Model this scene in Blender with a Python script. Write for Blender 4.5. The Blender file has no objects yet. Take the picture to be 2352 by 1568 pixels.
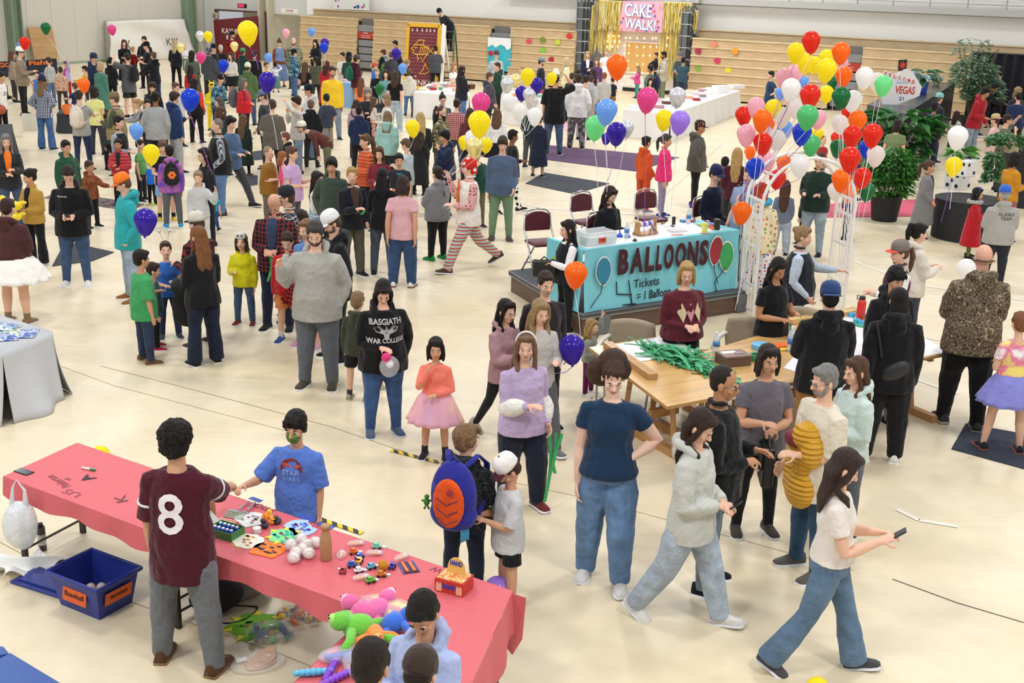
import bpy,bmesh,math,random
from mathutils import Vector,Matrix
import numpy as np
R=math.radians
sc=bpy.context.scene
COL=sc.collection
random.seed(7)
# ------------------------------------------------------------------ camera
F,TH,H,RO=2750.0,R(17.3),4.48,R(1.7)
cam=bpy.data.cameras.new('camera');cam.sensor_width=36;cam.lens=36*F/2352
cam.clip_start=.1;cam.clip_end=300
co=bpy.data.objects.new('camera',cam);COL.objects.link(co)
co.location=(0,0,H);co.rotation_euler=(Matrix.Rotation(R(90)-TH,3,'X')@Matrix.Rotation(RO,3,'Z')).to_euler();sc.camera=co
# ------------------------------------------------------------------ light and exposure
w=bpy.data.worlds.new('world');sc.world=w;w.use_nodes=True
w.node_tree.nodes['Background'].inputs[0].default_value=(.93,.96,1,1)
w.node_tree.nodes['Background'].inputs[1].default_value=.46
def area(x,y,z,sx,sy,p,col=(1,.985,.965)):
 l=bpy.data.lights.new('high_bay_lamp','AREA');l.shape='RECTANGLE';l.size=sx;l.size_y=sy
 l.energy=p;l.color=col
 o=bpy.data.objects.new('high_bay_lamp',l);COL.objects.link(o);o.location=(x,y,z)
for ix in(-15,-5,5,15):
 for iy in(2,12,22,32,43,54):
  area(ix,iy,10.5,1.6,1.6,520 if iy==2 else 330)
area(2,40,9.5,6,3,500)
vs=sc.view_settings
vs.view_transform='Standard';vs.look='None';vs.exposure=0.08;vs.gamma=1;vs.use_curve_mapping=False
# ------------------------------------------------------------------ measuring helpers (where a sight line meets the floor, a height or a wall)
CT,ST,CR,SR=math.cos(TH),math.sin(TH),math.cos(RO),math.sin(RO)
def ray(x,y):
 u,v=x-1176,y-784;u,v=CR*u+SR*v,-SR*u+CR*v
 return Vector((u,F*CT-v*ST,-F*ST-v*CT))
def W(x,y,z=0.0):
 d=ray(x,y);return Vector((0,0,H))+d*((z-H)/d.z)
def DP(x,y,dist):
 d=ray(x,y);return Vector((0,0,H))+d*(dist/d.y)
def PX(p):
 X,Y,Z=p[0],p[1],p[2]-H
 a=Y*CT-Z*ST;b=Y*ST+Z*CT
 u,v=F*X/a,-F*b/a
 return 1176+CR*u-SR*v,784+SR*u+CR*v
 # ------------------------------------------------------------------ mesh helpers
class MB:
 def __init__(s):s.v=[];s.f=[];s.m=[];s.mi=0
 def add(s,vs,fs):
  n=len(s.v);s.v+=[tuple(v)for v in vs];s.f+=[tuple(i+n for i in f)for f in fs];s.m+=[s.mi]*len(fs)
 def box(s,c,d,rz=0,rot=None):
  M=(rot or Matrix.Rotation(rz,3,'Z'));c=Vector(c)
  vs=[c+M@Vector((x*d[0]/2,y*d[1]/2,z*d[2]/2))for x in(-1,1)for y in(-1,1)for z in(-1,1)]
  s.add(vs,[(0,1,3,2),(4,6,7,5),(0,4,5,1),(2,3,7,6),(0,2,6,4),(1,5,7,3)])
 def tube(s,pts,rad,n=10,cap=True,up=None):
  P=[Vector(p)for p in pts];k=len(P)
  rr=[(r,r)if not hasattr(r,'__len__')else r for r in(rad if hasattr(rad,'__len__')else[rad]*k)]
  if len(rr)==2 and k!=2:rr=[rr[0]]*k
  T=[((P[min(i+1,k-1)]-P[max(i-1,0)]).normalized()or Vector((0,0,1)))for i in range(k)]
  a=Vector(up)if up else(Vector((1,0,0))if abs(T[0].x)<.9 else Vector((0,1,0)))
  rings=[]
  if cap is True:
   t0=T[0];rings.append((P[0]-t0*min(rr[0])*.8,t0,(rr[0][0]*.55,rr[0][1]*.55)))
  for i in range(k):rings.append((P[i],T[i],rr[i]))
  if cap in(True,'end'):rings.append((P[-1]+T[-1]*min(rr[-1])*.8,T[-1],(rr[-1][0]*.55,rr[-1][1]*.55)))
  vs=[]
  for p,t,r in rings:
   u=(a-t*a.dot(t));u=u.normalized()if u.length>1e-5 else t.orthogonal().normalized();v=t.cross(u)
   if not up:a=u
   for j in range(n):
    an=2*math.pi*j/n;vs.append(p+u*(r[0]*math.cos(an))+v*(r[1]*math.sin(an)))
  m=len(rings);fs=[]
  for i in range(m-1):
   for j in range(n):
    j2=(j+1)%n;fs.append((i*n+j,i*n+j2,(i+1)*n+j2,(i+1)*n+j))
  fs.append(tuple(range(n-1,-1,-1)));fs.append(tuple(range((m-1)*n,m*n)))
  s.add(vs,fs)
 def ell(s,c,r,n=12,k=8,M=None):
  c=Vector(c);vs=[];M=M or Matrix.Identity(3)
  r=(r,r,r)if not hasattr(r,'__len__')else r
  vs.append(c+M@Vector((0,0,r[2])))
  for i in range(1,k):
   t=math.pi*i/k
   for j in range(n):
    p=2*math.pi*j/n
    vs.append(c+M@Vector((r[0]*math.sin(t)*math.cos(p),r[1]*math.sin(t)*math.sin(p),r[2]*math.cos(t))))
  vs.append(c+M@Vector((0,0,-r[2])))
  fs=[(0,1+j,1+(j+1)%n)for j in range(n)]
  for i in range(k-2):
   for j in range(n):
    a=1+i*n+j;b=1+i*n+(j+1)%n;fs.append((a,a+n,b+n,b))
  e=len(vs)-1;o=1+(k-2)*n
  fs+=[(o+j,e,o+(j+1)%n)for j in range(n)]
  s.add(vs,fs)
 def lathe(s,prof,n=16,c=(0,0,0)):
  vs=[];c=Vector(c)
  for r,z in prof:
   for j in range(n):
    a=2*math.pi*j/n;vs.append(c+Vector((r*math.cos(a),r*math.sin(a),z)))
  m=len(prof);fs=[]
  for i in range(m-1):
   for j in range(n):
    j2=(j+1)%n;fs.append((i*n+j,i*n+j2,(i+1)*n+j2,(i+1)*n+j))
  fs.append(tuple(range(n-1,-1,-1)));fs.append(tuple(range((m-1)*n,m*n)))
  s.add(vs,fs)
 def prism(s,poly,z0,z1,M=None):
  n=len(poly);M=M or Matrix.Identity(4)
  vs=[M@Vector((x,y,z0))for x,y in poly]+[M@Vector((x,y,z1))for x,y in poly]
  fs=[tuple(range(n-1,-1,-1)),tuple(range(n,2*n))]+[(i,(i+1)%n,n+(i+1)%n,n+i)for i in range(n)]
  s.add(vs,fs)
 def grid(s,fn,nu,nv):
  vs=[fn(i/nu,j/nv)for j in range(nv+1)for i in range(nu+1)]
  fs=[(j*(nu+1)+i,j*(nu+1)+i+1,(j+1)*(nu+1)+i+1,(j+1)*(nu+1)+i)for j in range(nv)for i in range(nu)]
  s.add(vs,fs)
 def mesh(s,name,smooth=True,fixn=True):
  me=bpy.data.meshes.new(name);me.from_pydata(s.v,[],s.f)
  if fixn:
   b=bmesh.new();b.from_mesh(me);bmesh.ops.recalc_face_normals(b,faces=b.faces);b.to_mesh(me);b.free()
  if any(s.m):
   me.polygons.foreach_set('material_index',s.m)
  if smooth:me.polygons.foreach_set('use_smooth',[True]*len(me.polygons))
  me.update();return me
 def obj(s,name,mat,parent=None,smooth=False,vox=0,sm=0,disp=0,bevel=0,thick=0,dtex=None,fixn=True):
  me=s.mesh(name,smooth or vox>0,fixn)
  o=link(name,me,mat,parent)
  if vox:
   m=o.modifiers.new('r','REMESH');m.mode='VOXEL';m.voxel_size=vox;m.use_smooth_shade=True
   if sm:m=o.modifiers.new('s','SMOOTH');m.factor=.5;m.iterations=sm
  if disp:
   m=o.modifiers.new('d','DISPLACE');m.texture=dtex or TEX;m.texture_coords='LOCAL';m.strength=disp;m.mid_level=.5
  if thick:m=o.modifiers.new('t','SOLIDIFY');m.thickness=thick;m.offset=0
  if bevel:m=o.modifiers.new('b','BEVEL');m.width=bevel;m.segments=2;m.limit_method='ANGLE'
  return o
def link(name,me,mat=None,parent=None):
 o=bpy.data.objects.new(name,me);COL.objects.link(o)
 if mat is not None and not len(me.materials):
  for m in(mat if isinstance(mat,(list,tuple))else[mat]):me.materials.append(m)
 if parent is not None:o.parent=parent
 return o
def clouds(name,s,kind='CLOUDS'):
 t=bpy.data.textures.new(name,kind);t.noise_scale=s;return t
TEX=clouds('folds',.11);TEXF=clouds('curls',.028);TEXB=clouds('drape',.3);TEXW=clouds('wrinkles',.055)
def tag(o,label,cat,group=None,kind=None):
 if kind:o['kind']=kind
 if label:o['label']=label
 if cat:o['category']=cat
 if group:o['group']=group
 return o
def empty(name,loc,rz,label,cat,group=None):
 o=bpy.data.objects.new(name,None);COL.objects.link(o);o.location=loc;o.rotation_euler=(0,0,rz)
 o.empty_display_size=.1
 return tag(o,label,cat,group)
def struct(o):o['kind']='structure';return o
def dup(o,loc=None,rz=None,label=None,group=None,parent=None):
 c=o.copy();COL.objects.link(c)
 if parent is not None:c.parent=parent
 if loc is not None:c.location=loc
 if rz is not None:c.rotation_euler=(0,0,rz)if not hasattr(rz,'__len__')else rz
 if label:c['label']=label
 if group:c['group']=group
 for ch in o.children:dup(ch,parent=c)
 return c
 # ------------------------------------------------------------------ materials
_M={}
def srgb(c):
 if isinstance(c,str):
  c=c.lstrip('#');c=[int(c[i:i+2],16)/255 for i in(0,2,4)]
 return tuple(((x/12.92)if x<=.04045 else((x+.055)/1.055)**2.4)for x in c)+(1,)
def nodes(m):return m.node_tree.nodes,m.node_tree.links
def mat(c,rough=.6,metal=0,bump=0,bscale=30,alpha=1,emit=0,spec=.5,trans=0,sheen=0,var=0,vscale=8,coat=0,aniso=None,transl=0):
 key=('m',str(c),rough,metal,bump,bscale,alpha,emit,spec,trans,sheen,var,vscale,coat,str(aniso),transl)
 if key in _M:return _M[key]
 m=bpy.data.materials.new('mat');m.use_nodes=True;N,L=nodes(m);b=N['Principled BSDF']
 C=srgb(c);b.inputs['Base Color'].default_value=C;b.inputs['Roughness'].default_value=rough
 b.inputs['Metallic'].default_value=metal;b.inputs['Alpha'].default_value=alpha
 b.inputs['Specular IOR Level'].default_value=spec;b.inputs['Transmission Weight'].default_value=trans
 b.inputs['Sheen Weight'].default_value=sheen;b.inputs['Coat Weight'].default_value=coat
 if emit:b.inputs['Emission Color'].default_value=C;b.inputs['Emission Strength'].default_value=emit
 if bump or var or aniso:
  tc=N.new('ShaderNodeTexCoord');mp=N.new('ShaderNodeMapping');L.new(tc.outputs['Object'],mp.inputs[0])
  if aniso:mp.inputs['Scale'].default_value=aniso
 if bump:
  t=N.new('ShaderNodeTexNoise');t.inputs['Scale'].default_value=bscale;t.inputs['Detail'].default_value=3
  L.new(mp.outputs[0],t.inputs[0]);bm=N.new('ShaderNodeBump');bm.inputs['Strength'].default_value=min(1,bump)
  bm.inputs['Distance'].default_value=.02 if bscale>12 else .045;L.new(t.outputs[0],bm.inputs['Height']);L.new(bm.outputs[0],b.inputs['Normal'])
 if var:
  t=N.new('ShaderNodeTexNoise');t.inputs['Scale'].default_value=vscale;t.inputs['Detail'].default_value=4
  L.new(mp.outputs[0],t.inputs[0]);r=N.new('ShaderNodeValToRGB')
  r.color_ramp.elements[0].position=.3;r.color_ramp.elements[1].position=.7
  r.color_ramp.elements[0].color=tuple(x*(1-var)for x in C[:3])+(1,);r.color_ramp.elements[1].color=tuple(min(1,x*(1+var))for x in C[:3])+(1,)
  L.new(t.outputs[0],r.inputs[0]);L.new(r.outputs[0],b.inputs['Base Color'])
 if transl:
  tr=N.new('ShaderNodeBsdfTranslucent');tr.inputs[0].default_value=C;mx=N.new('ShaderNodeMixShader')
  mx.inputs[0].default_value=transl;L.new(b.outputs[0],mx.inputs[1]);L.new(tr.outputs[0],mx.inputs[2])
  L.new(mx.outputs[0],N['Material Output'].inputs[0])
 _M[key]=m;return m
def pat(kind,cols,scale=12,rough=.85,bump=.25):
 """patterned cloth: plaid, stripe (across), vstripe, dots, camo, speckle, check"""
 key=('p',kind,tuple(cols),scale)
 if key in _M:return _M[key]
 m=bpy.data.materials.new('mat');m.use_nodes=True;N,L=nodes(m);b=N['Principled BSDF']
 b.inputs['Roughness'].default_value=rough;b.inputs['Specular IOR Level'].default_value=.2
 tc=N.new('ShaderNodeTexCoord');out=None
 C=[srgb(c)for c in cols]
 def wave(direction,sc_,prof='SIN'):
  t=N.new('ShaderNodeTexWave');t.bands_direction=direction;t.wave_profile=prof;t.inputs['Scale'].default_value=sc_
  L.new(tc.outputs['Object'],t.inputs[0]);return t.outputs[0 if prof=='X' else 1]
 def step(sock,th,a,c2):
  r=N.new('ShaderNodeValToRGB');r.color_ramp.interpolation='CONSTANT'
  r.color_ramp.elements[0].color=a;r.color_ramp.elements[1].color=c2;r.color_ramp.elements[1].position=th
  L.new(sock,r.inputs[0]);return r.outputs[0]
 def mix(f,a,c2,mode='MIX'):
  x=N.new('ShaderNodeMix');x.data_type='RGBA';x.blend_type=mode
  if isinstance(f,float):x.inputs[0].default_value=f
  else:L.new(f,x.inputs[0])
  for i,q in((6,a),(7,c2)):
   if isinstance(q,tuple):x.inputs[i].default_value=q
   else:L.new(q,x.inputs[i])
  return x.outputs[2]
 W0,B0=(1,1,1,1),(0,0,0,1)
 if kind in('stripe','vstripe'):
  out=step(wave('Z' if kind=='stripe' else 'X',scale),.5,C[0],C[1])
  if len(C)>2:out=mix(step(wave('Z' if kind=='stripe' else 'X',scale*.37),.6,B0,W0),out,C[2])
 elif kind in('plaid','check'):
  h=step(wave('Z',scale),.5,B0,W0);v=step(wave('X',scale),.5,B0,W0)
  h2=step(wave('Z',scale),.93,B0,W0);v2=step(wave('X',scale),.93,B0,W0)
  if kind=='check':
   a1=mix(h,C[0],C[1]);out=mix(v,a1,mix(h,C[1],C[-1]))
  else:
   q=mix(.5,h,v);base=mix(q,C[0],C[1]);out=mix(h2,base,C[-1]);out=mix(v2,out,C[-1])
 elif kind=='dots':
  t=N.new('ShaderNodeTexVoronoi');t.inputs['Scale'].default_value=scale;t.inputs['Randomness'].default_value=.55
  L.new(tc.outputs['Object'],t.inputs[0]);out=step(t.outputs['Distance'],.33,C[1],C[0])
  if len(C)>2:
   n2=N.new('ShaderNodeTexNoise');n2.inputs['Scale'].default_value=scale*.7;L.new(tc.outputs['Object'],n2.inputs[0])
   alt=step(t.outputs['Distance'],.33,C[2],C[0]);out=mix(step(n2.outputs[0],.5,B0,W0),out,alt)
 else:
  t=N.new('ShaderNodeTexNoise');t.inputs['Scale'].default_value=scale;t.inputs['Detail'].default_value=3
  if kind=='tree':t.inputs['Distortion'].default_value=2.5
  L.new(tc.outputs['Object'],t.inputs[0]);r=N.new('ShaderNodeValToRGB');r.color_ramp.interpolation='CONSTANT' if kind!='blend' else 'LINEAR'
  for i,c in enumerate(C):
   p=.36+.3*i/len(C)if i else 0
   e=r.color_ramp.elements[i]if i<2 else r.color_ramp.elements.new(p)
   e.position=p;e.color=c
  L.new(t.outputs[0],r.inputs[0]);out=r.outputs[0]
 L.new(out,b.inputs['Base Color'])
 _M[key]=m;return m
def fab(c,rough=.9):
 if isinstance(c,tuple):return pat(*c)
 if c.startswith('d'):
  return mat(c[1:],.85,bump=.9,bscale=9,spec=.2,var=.22,vscale=9,sheen=.1)
 return mat(c,rough,bump=.9,bscale=7,spec=.18,sheen=.15)
def gloss(c):return mat(c,.25,spec=.5,coat=.3)
def latex(c,t=.32):return mat(c,.16,spec=.5,transl=t)
def text_mesh(s,size,depth=.002,bold=0,cut=0,sx=1,align='CENTER'):
 cu=bpy.data.curves.new('t','FONT');cu.body=s;cu.size=size;cu.extrude=depth;cu.align_x=align;cu.align_y='CENTER'
 cu.offset=bold;cu.space_line=.9;cu.resolution_u=3
 o=bpy.data.objects.new('t',cu);COL.objects.link(o);bpy.context.view_layer.update()
 me=bpy.data.meshes.new_from_object(o.evaluated_get(bpy.context.evaluated_depsgraph_get()));bpy.data.objects.remove(o)
 if sx!=1:me.transform(Matrix.Diagonal((sx,1,1,1)))
 if cut:
  b=bmesh.new();b.from_mesh(me)
  xs=[v.co.x for v in b.verts];ys=[v.co.y for v in b.verts]
  for ax,lo,hi in((0,min(xs),max(xs)),(1,min(ys),max(ys))):
   q=lo+cut
   while q<hi:
    pc=Vector((0,0,0));pc[ax]=q;no=Vector((0,0,0));no[ax]=1
    bmesh.ops.bisect_plane(b,geom=b.verts[:]+b.edges[:]+b.faces[:],plane_co=pc,plane_no=no);q+=cut
  b.to_mesh(me);b.free()
 return me
def text(s,size,m,loc,rot,parent,name='lettering',**k):
 me=text_mesh(s,size,**k);o=link(name,me,m,parent);o.location=loc;o.rotation_euler=rot;return o
 # ------------------------------------------------------------------ people
PATS=dict(
bplaid=('plaid',('#20304f','#3b4f78','#e8e8ee'),9),yplaid=('check',('#f2efe6','#5b87b8','#e0b838'),5),
rplaid=('check',('#c01f1f','#5d0f12','#16110f'),7),kplaid=('plaid',('#14161f','#232838','#d8d4cc'),6),
dplaid=('plaid',('#181a20','#2a2a32','#8e2a2a'),6),pplaid=('plaid',('#d99a95','#a85a5c','#4a2f38'),7),gplaid=('plaid',('#dad7cf','#b8b6ae','#8d8c86'),9),
gingham=('check',('#eef0f4','#5a6070','#15181f'),16),camo=('camo',('#5d5a40','#8d8763','#3a3a2a','#a9a083'),9),tree=('tree',('#3f3428','#8d7c66','#5d5040','#2b2620','#a8977d'),13),
bcamo=('camo',('#23405c','#5f93a8','#16293c','#8fb6c2'),9),grcamo=('camo',('#6c6f5c','#8c8f78','#3f4438'),10),cow=('dots',('#f4f2ee','#17171a'),9),
kitty=('dots',('#ece6d6','#c8573c','#2f7fb0'),26),clown=('stripe',('#e8ece8','#3c8f8d','#c4574f'),16),pinkp=('dots',('#dba9a6','#b06a62','#7a3f3f'),20),
orangep=('dots',('#d9501f','#6f5a50'),22),leg=('stripe',('#3b3f78','#d0567f','#86c0d8'),24),tie=('blend',('#bfe8e4','#f4f0ee','#e26fa0','#f0dc7c'),4),
star=('dots',('#f1eef0','#3556b5','#cf4256'),20),flor=('dots',('#e9dcb8','#cf6a4a','#7c9a6a'),16),stripes=('stripe',('#23304a','#6d7fa6'),12),peach=('stripe',('#d8c7a4','#d8c7a4','#de8f68'),14),
thermal=('speckle',('#c3cddb','#aab8cb'),60),heather=('speckle',('#17191c','#3a3d42'),70),purp=('blend',('#3e3fa8','#7a50b8','#b56aa8'),5),marb=('blend',('#e6e4e0','#8d8c8a','#4a4a4c'),11),
tutu=('blend',('#c6a6d8','#e0a6b4','#e9b7ae'),3),knit=('speckle',('#d8b49a','#a87c62'),30),fur=('speckle',('#cfc9c0','#8d867c'),26),lace=('dots',('#3b2838','#d8d4dc'),22),
gold=('blend',('#8d6f10','#f0d048','#c09a20'),30),brnpat=('speckle',('#8a4f33','#6b3a26'),20),velv=('speckle',('#3a3340','#55505f'),22),rdot=('dots',('#cf2f22','#f4f0ea'),11),capd=('dots',('#17181a','#e8dcd0','#c8485a'),38))
def colr(t):
 if t in PATS:return pat(*PATS[t])
 if t[0]=='~':return fab('d#'+t[1:])
 return fab('#'+t)
def quilt(c,sc_=5.5):
 k=('quilt',c,sc_)
 if k in _M:return _M[k]
 m=bpy.data.materials.new('mat');m.use_nodes=True;N,L=nodes(m);b=N['Principled BSDF']
 b.inputs['Base Color'].default_value=srgb(c);b.inputs['Roughness'].default_value=.5
 tc=N.new('ShaderNodeTexCoord');t=N.new('ShaderNodeTexWave');t.bands_direction='Z';t.inputs['Scale'].default_value=sc_;t.inputs['Distortion'].default_value=1.2
 L.new(tc.outputs['Object'],t.inputs[0]);bm=N.new('ShaderNodeBump');bm.inputs['Strength'].default_value=.8;bm.inputs['Distance'].default_value=.018
 L.new(t.outputs[1],bm.inputs['Height']);L.new(bm.outputs[0],b.inputs['Normal']);_M[k]=m;return m
SK={'l':'#e2b49a','m':'#cd9a7a','t':'#b98562','d':'#8a5a3e','b':'#6b4632','p':'#ebc3ad'}
ARM={'d':((.13,.0,-1),(.02,.18,-1)),'b':((.16,-.12,-1),(-.1,.75,-.7)),'f':((.2,.08,-1),(-.62,.72,.0)),'p':((.15,.32,-1),(-.5,.85,.28)),
'k':((.34,-.22,-1),(-.3,.42,-.9)),'u':((.32,.35,.85),(.0,.1,1)),'w':((.5,.35,-.6),(.15,.35,1)),'a':((.12,.75,-.75),(-.5,-.0,1)),
'r':((.12,.75,-.55),(-.05,1,.0)),'h':((.62,-.25,-.8),(-.62,.4,-.35)),'c':((.12,.12,-1),(-.35,1,.12)),'z':((.15,-.35,-1),(.0,-.1,-1)),
's':((.2,.7,-.6),(.1,.9,-.6)),'o':((.5,.0,-.85),(.25,.2,-.9)),'x':((.12,.25,-1),(-.85,.45,.12)),'e':((.55,.5,.3),(-.5,.3,.6)),'q':((.45,.3,-.85),(-.05,.6,.85))}
HANDS={}
_sh={}
def eyes_mesh():
 if 'eye' not in _sh:
  m=MB();m.ell((0,0,0),(.0125,.0105,.0065),12,8);m.mi=1;m.ell((0,.0062,0),(.0062,.0062,.0058),10,6)
  _sh['eye']=m.mesh('eye');_sh['eye'].materials.append(mat('#e8e2dc',.3));_sh['eye'].materials.append(mat('#1a120e',.2))
 return _sh['eye']
def brow_mesh(c):
 k='brow'+c
 if k not in _sh:
  m=MB();m.tube([(-.017,-.002,-.002),(-.005,.002,.002),(.008,.0,.001),(.016,-.006,-.004)],[.002,.004,.0035,.0015],6)
  _sh[k]=m.mesh('eyebrow');_sh[k].materials.append(mat(c,.9))
 return _sh[k]
def lip_mesh(c,open_=0):
 k='lip'+c+str(open_)
 if k not in _sh:
  m=MB();m.tube([(-.021,-.009,0),(-.01,-.001,.002),(0,.001,.001),(.01,-.001,.002),(.021,-.009,0)],[.002,.005,.0055,.005,.002],7)
  if open_:m.ell((0,-.002,-.006),(.012,.006,.008))
  _sh[k]=m.mesh('lips');_sh[k].materials.append(mat(c,.5))
 return _sh[k]
def ears_brim(m,O,M,s,a0,a1,r0,r1,z,droop=.02,n=12,th=.004):
 """a brim swept from angle a0 to a1 (0 = front)"""
 vs=[];
 for i in range(n+1):
  a=a0+(a1-a0)*i/n;ed=math.sin(math.pi*i/n)**.45 if abs(a1-a0)<6 else 1
  rr=r0+(r1-r0)*ed
  for r,dz in((r0*.97,0),(rr,-droop*(1-math.cos(a))-.25*droop)):
   q=Vector((math.sin(a)*r*.86,math.cos(a)*r,z+dz))
   vs+=[O+M@(q*s),O+M@((q+Vector((0,0,-th)))*s)]
 fs=[]
 for i in range(n):
  b=i*4;fs+=[(b,b+4,b+6,b+2),(b+1,b+3,b+7,b+5),(b+2,b+6,b+7,b+3),(b,b+1,b+5,b+4)]
 fs+=[(0,2,3,1),(n*4,n*4+1,n*4+3,n*4+2)]
 m.add(vs,fs)
def person(label,hx,hy,p=1.7,a=0,top='tee:888888',bot='pants:222222',hair='short:2a1d16',arms='dd',skin='l',legs='s',lean=0,head=(0,8),fy=None,z0=0,
shoes='222222',build=1.0,fem=0,soles='dddddd',sock=None,cap=None,glasses=None,beard=None,curl=.5,group=None,name=None,mouth=0,tilt=0,look=None,key=None,loc=None,spread=None,beltz=None,paint=None,thickness=1.0,dst=None,by=None):
 build=build*1.07
 rz=R(a+180);hs0=lambda q:.1405*q*(1+max(0,1.75-q)*.45)
 hipf=.515
 # leg joints
 def legj(q):
  sp={'s':5,'w':3,'W':4,'n':1.5,'v':10,'c':8,'i':9,'t':4}[legs]if spread is None else spread
  ang={'s':((0,0),(0,0)),'n':((0,0),(0,0)),'v':((3,0),(-3,0)),'w':((20,6),(-16,16)),'W':((30,8),(-26,26)),'t':((14,14),(-4,2)),
  'c':((70,110),(55,100)),'i':((84,84),(84,84))}[legs]
  J=[]
  for si,sg in enumerate((-1,1)):
   th,kb=ang[si];hp=Vector((sg*.05*q,0,0));u=Vector((sg*math.sin(R(sp)),math.sin(R(th)),-math.cos(R(th)))).normalized()
   kn=hp+u*.235*q;l=Vector((sg*math.sin(R(sp))*.6,math.sin(R(th-kb)),-math.cos(R(th-kb)))).normalized();an=kn+l*.235*q
   J.append((hp,kn,an))
  return J
 def skel(q):
  J=legj(q);low=min(j[2].z for j in J);hz=-low+.042*q
  J=[tuple(v+Vector((0,0,hz))for v in j)for j in J]
  hh=hs0(q);s=hh/.248
  Ml=Matrix.Rotation(-R(lean),3,'X')@Matrix.Rotation(R(tilt),3,'Y')
  base=Vector((0,0,hz))
  def tp(x,y,zf):
   return base+Ml@Vector((x,y,zf))
  L=q-hh*1.115-hipf*q 
  nb=tp(0,0,L)
  hy_,hp_=head
  Mh=Matrix.Rotation(-R(hy_),3,'Z')@Matrix.Rotation(-R(lean*.55+hp_),3,'X')@Matrix.Rotation(R(tilt*.5),3,'Y')
  O=nb+Matrix.Rotation(-R(lean*.8),3,'X')@Vector((0,.018*q/1.75,hh*.55))
  return J,hz,hh,s,Ml,tp,L,nb,Mh,O
 def top_of(q):
  sk=skel(q);O,Mh,s=sk[9],sk[8],sk[3]
  cs=[O+Mh@(Vector(v)*s)for v in((0,-.01,.145),(0,.06,.11),(0,-.08,.11))]
  return max(cs,key=lambda v:v.z)
 Rz=Matrix.Rotation(rz,3,'Z')
 def locate(q):
  T=top_of(q);wp=W(hx,hy,T.z+z0);t=Rz@T;return Vector((wp.x-t.x,wp.y-t.y,z0))
 if by is not None:
  c_=HANDS[by[0]];q0=c_['loc']+c_['Rz']@Vector((by[1],by[2],0));dst=q0.y
 if loc is not None:LOC=Vector(loc)
 elif dst:
  T=top_of(p);t=Rz@T;d_=ray(hx,hy);wp=Vector((0,0,H))+d_*((dst+t.y)/d_.y);LOC=Vector((wp.x-t.x,dst,wp.z-t.z));z0=LOC.z
 else:
  if fy:
   lo,hi=.5,2.4
   for _ in range(24):
    q=(lo+hi)/2
    if PX(locate(q))[1]+.0*q<fy-6:lo=q
    else:hi=q
   p=(lo+hi)/2
  LOC=locate(p)
 dist=(LOC-Vector((0,0,H))).length
 near=dist<11.5;mid=dist<19
 vx=.0065 if near else(.011 if mid else .016)
 J,hz,hh,s,Ml,tp,L,nb,Mh,O=skel(p)
 k=p;bw=build
 def hd(v):return O+Mh@(Vector(v)*s)
 skinm=mat(SK.get(skin,skin),.55,spec=.35,bump=.08,bscale=120)
 # arms
 def armj(side):
  sg=1 if side else-1 
  spec=arms[side]
  sh=tp(sg*(.094-.005*fem)*k*(.55+.45*bw),-.004*k,L-.072*k)
  ua,fa=.165*k,.15*k
  if isinstance(spec,str):
   u,f=ARM[spec];Mr=Matrix.Rotation(-R(lean*(.9 if spec in 'fpcax' else .35)),3,'X')
   u=(Mr@Vector((u[0]*sg,u[1],u[2]))).normalized();f=(Mr@Vector((f[0]*sg,f[1],f[2]))).normalized()
   el=sh+u*ua;wr=el+f*fa
  else:
   t=Vector(spec);t=Rz.inverted()@(t-LOC)
   d=(t-sh);dl=min(d.length,(ua+fa)*.985);dn=d.normalized();t=sh+dn*dl
   x=(ua*ua-fa*fa+dl*dl)/(2*dl);h_=math.sqrt(max(1e-6,ua*ua-x*x));hint=Vector((sg*.5,-.3,-1));hint=(hint-dn*hint.dot(dn)).normalized()
   el=sh+dn*x+hint*h_;wr=t;f=(wr-el).normalized()
  return sg,sh,el,wr
 A=[armj(0),armj(1)]
 # ---------------- body
 b=MB();N_=12 if near else 9
 kk=k/1.75
 rings=[(.0,.088,.066),(.05,.078,.058),(.12,.072,.055),(.2,.082,.058),(.26,.082,.052),(.3,.04,.035)]
 sc_=L/(.325*k)
 b.tube([tp(0,0,z*k*sc_)for z,_,_ in rings],[(rx*k*.82*bw,ry*k*.82*bw)for _,rx,ry in rings],N_,up=(1,0,0))
 b.tube([nb+Ml@Vector((0,-.012*k,-.045*k)),nb,hd((0,-.012,-.05))],[.036*k,.032*k*(.9 if fem else 1),.03*k*(.88 if fem else 1)],N_)
 # head
 for c,r in(((0,-.012,.034),(.076,.095,.1)),((0,.022,-.028),(.061,.068,.084)),((0,.046,-.08),(.034,.036,.03)),((0,.084,.012),(.046,.013,.009)),
 ((.036,.058,-.03),(.026,.026,.022)),((-.036,.058,-.03),(.026,.026,.022)),((0,.073,-.066),(.027,.02,.018)),
 ((.077,-.004,-.012),(.01,.019,.031)),((-.077,-.004,-.012),(.01,.019,.031))):
  b.ell(hd(c),[q*s for q in r],12,8,Mh)
 b.tube([hd((0,.082,.012)),hd((0,.1,-.018)),hd((0,.109,-.032))],[.008*s,.012*s,.015*s],7)
 b.ell(hd((.012,.096,-.035)),(.009*s,.01*s,.008*s),8,6);b.ell(hd((-.012,.096,-.035)),(.009*s,.01*s,.008*s),8,6)
 hands=[]
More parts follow.
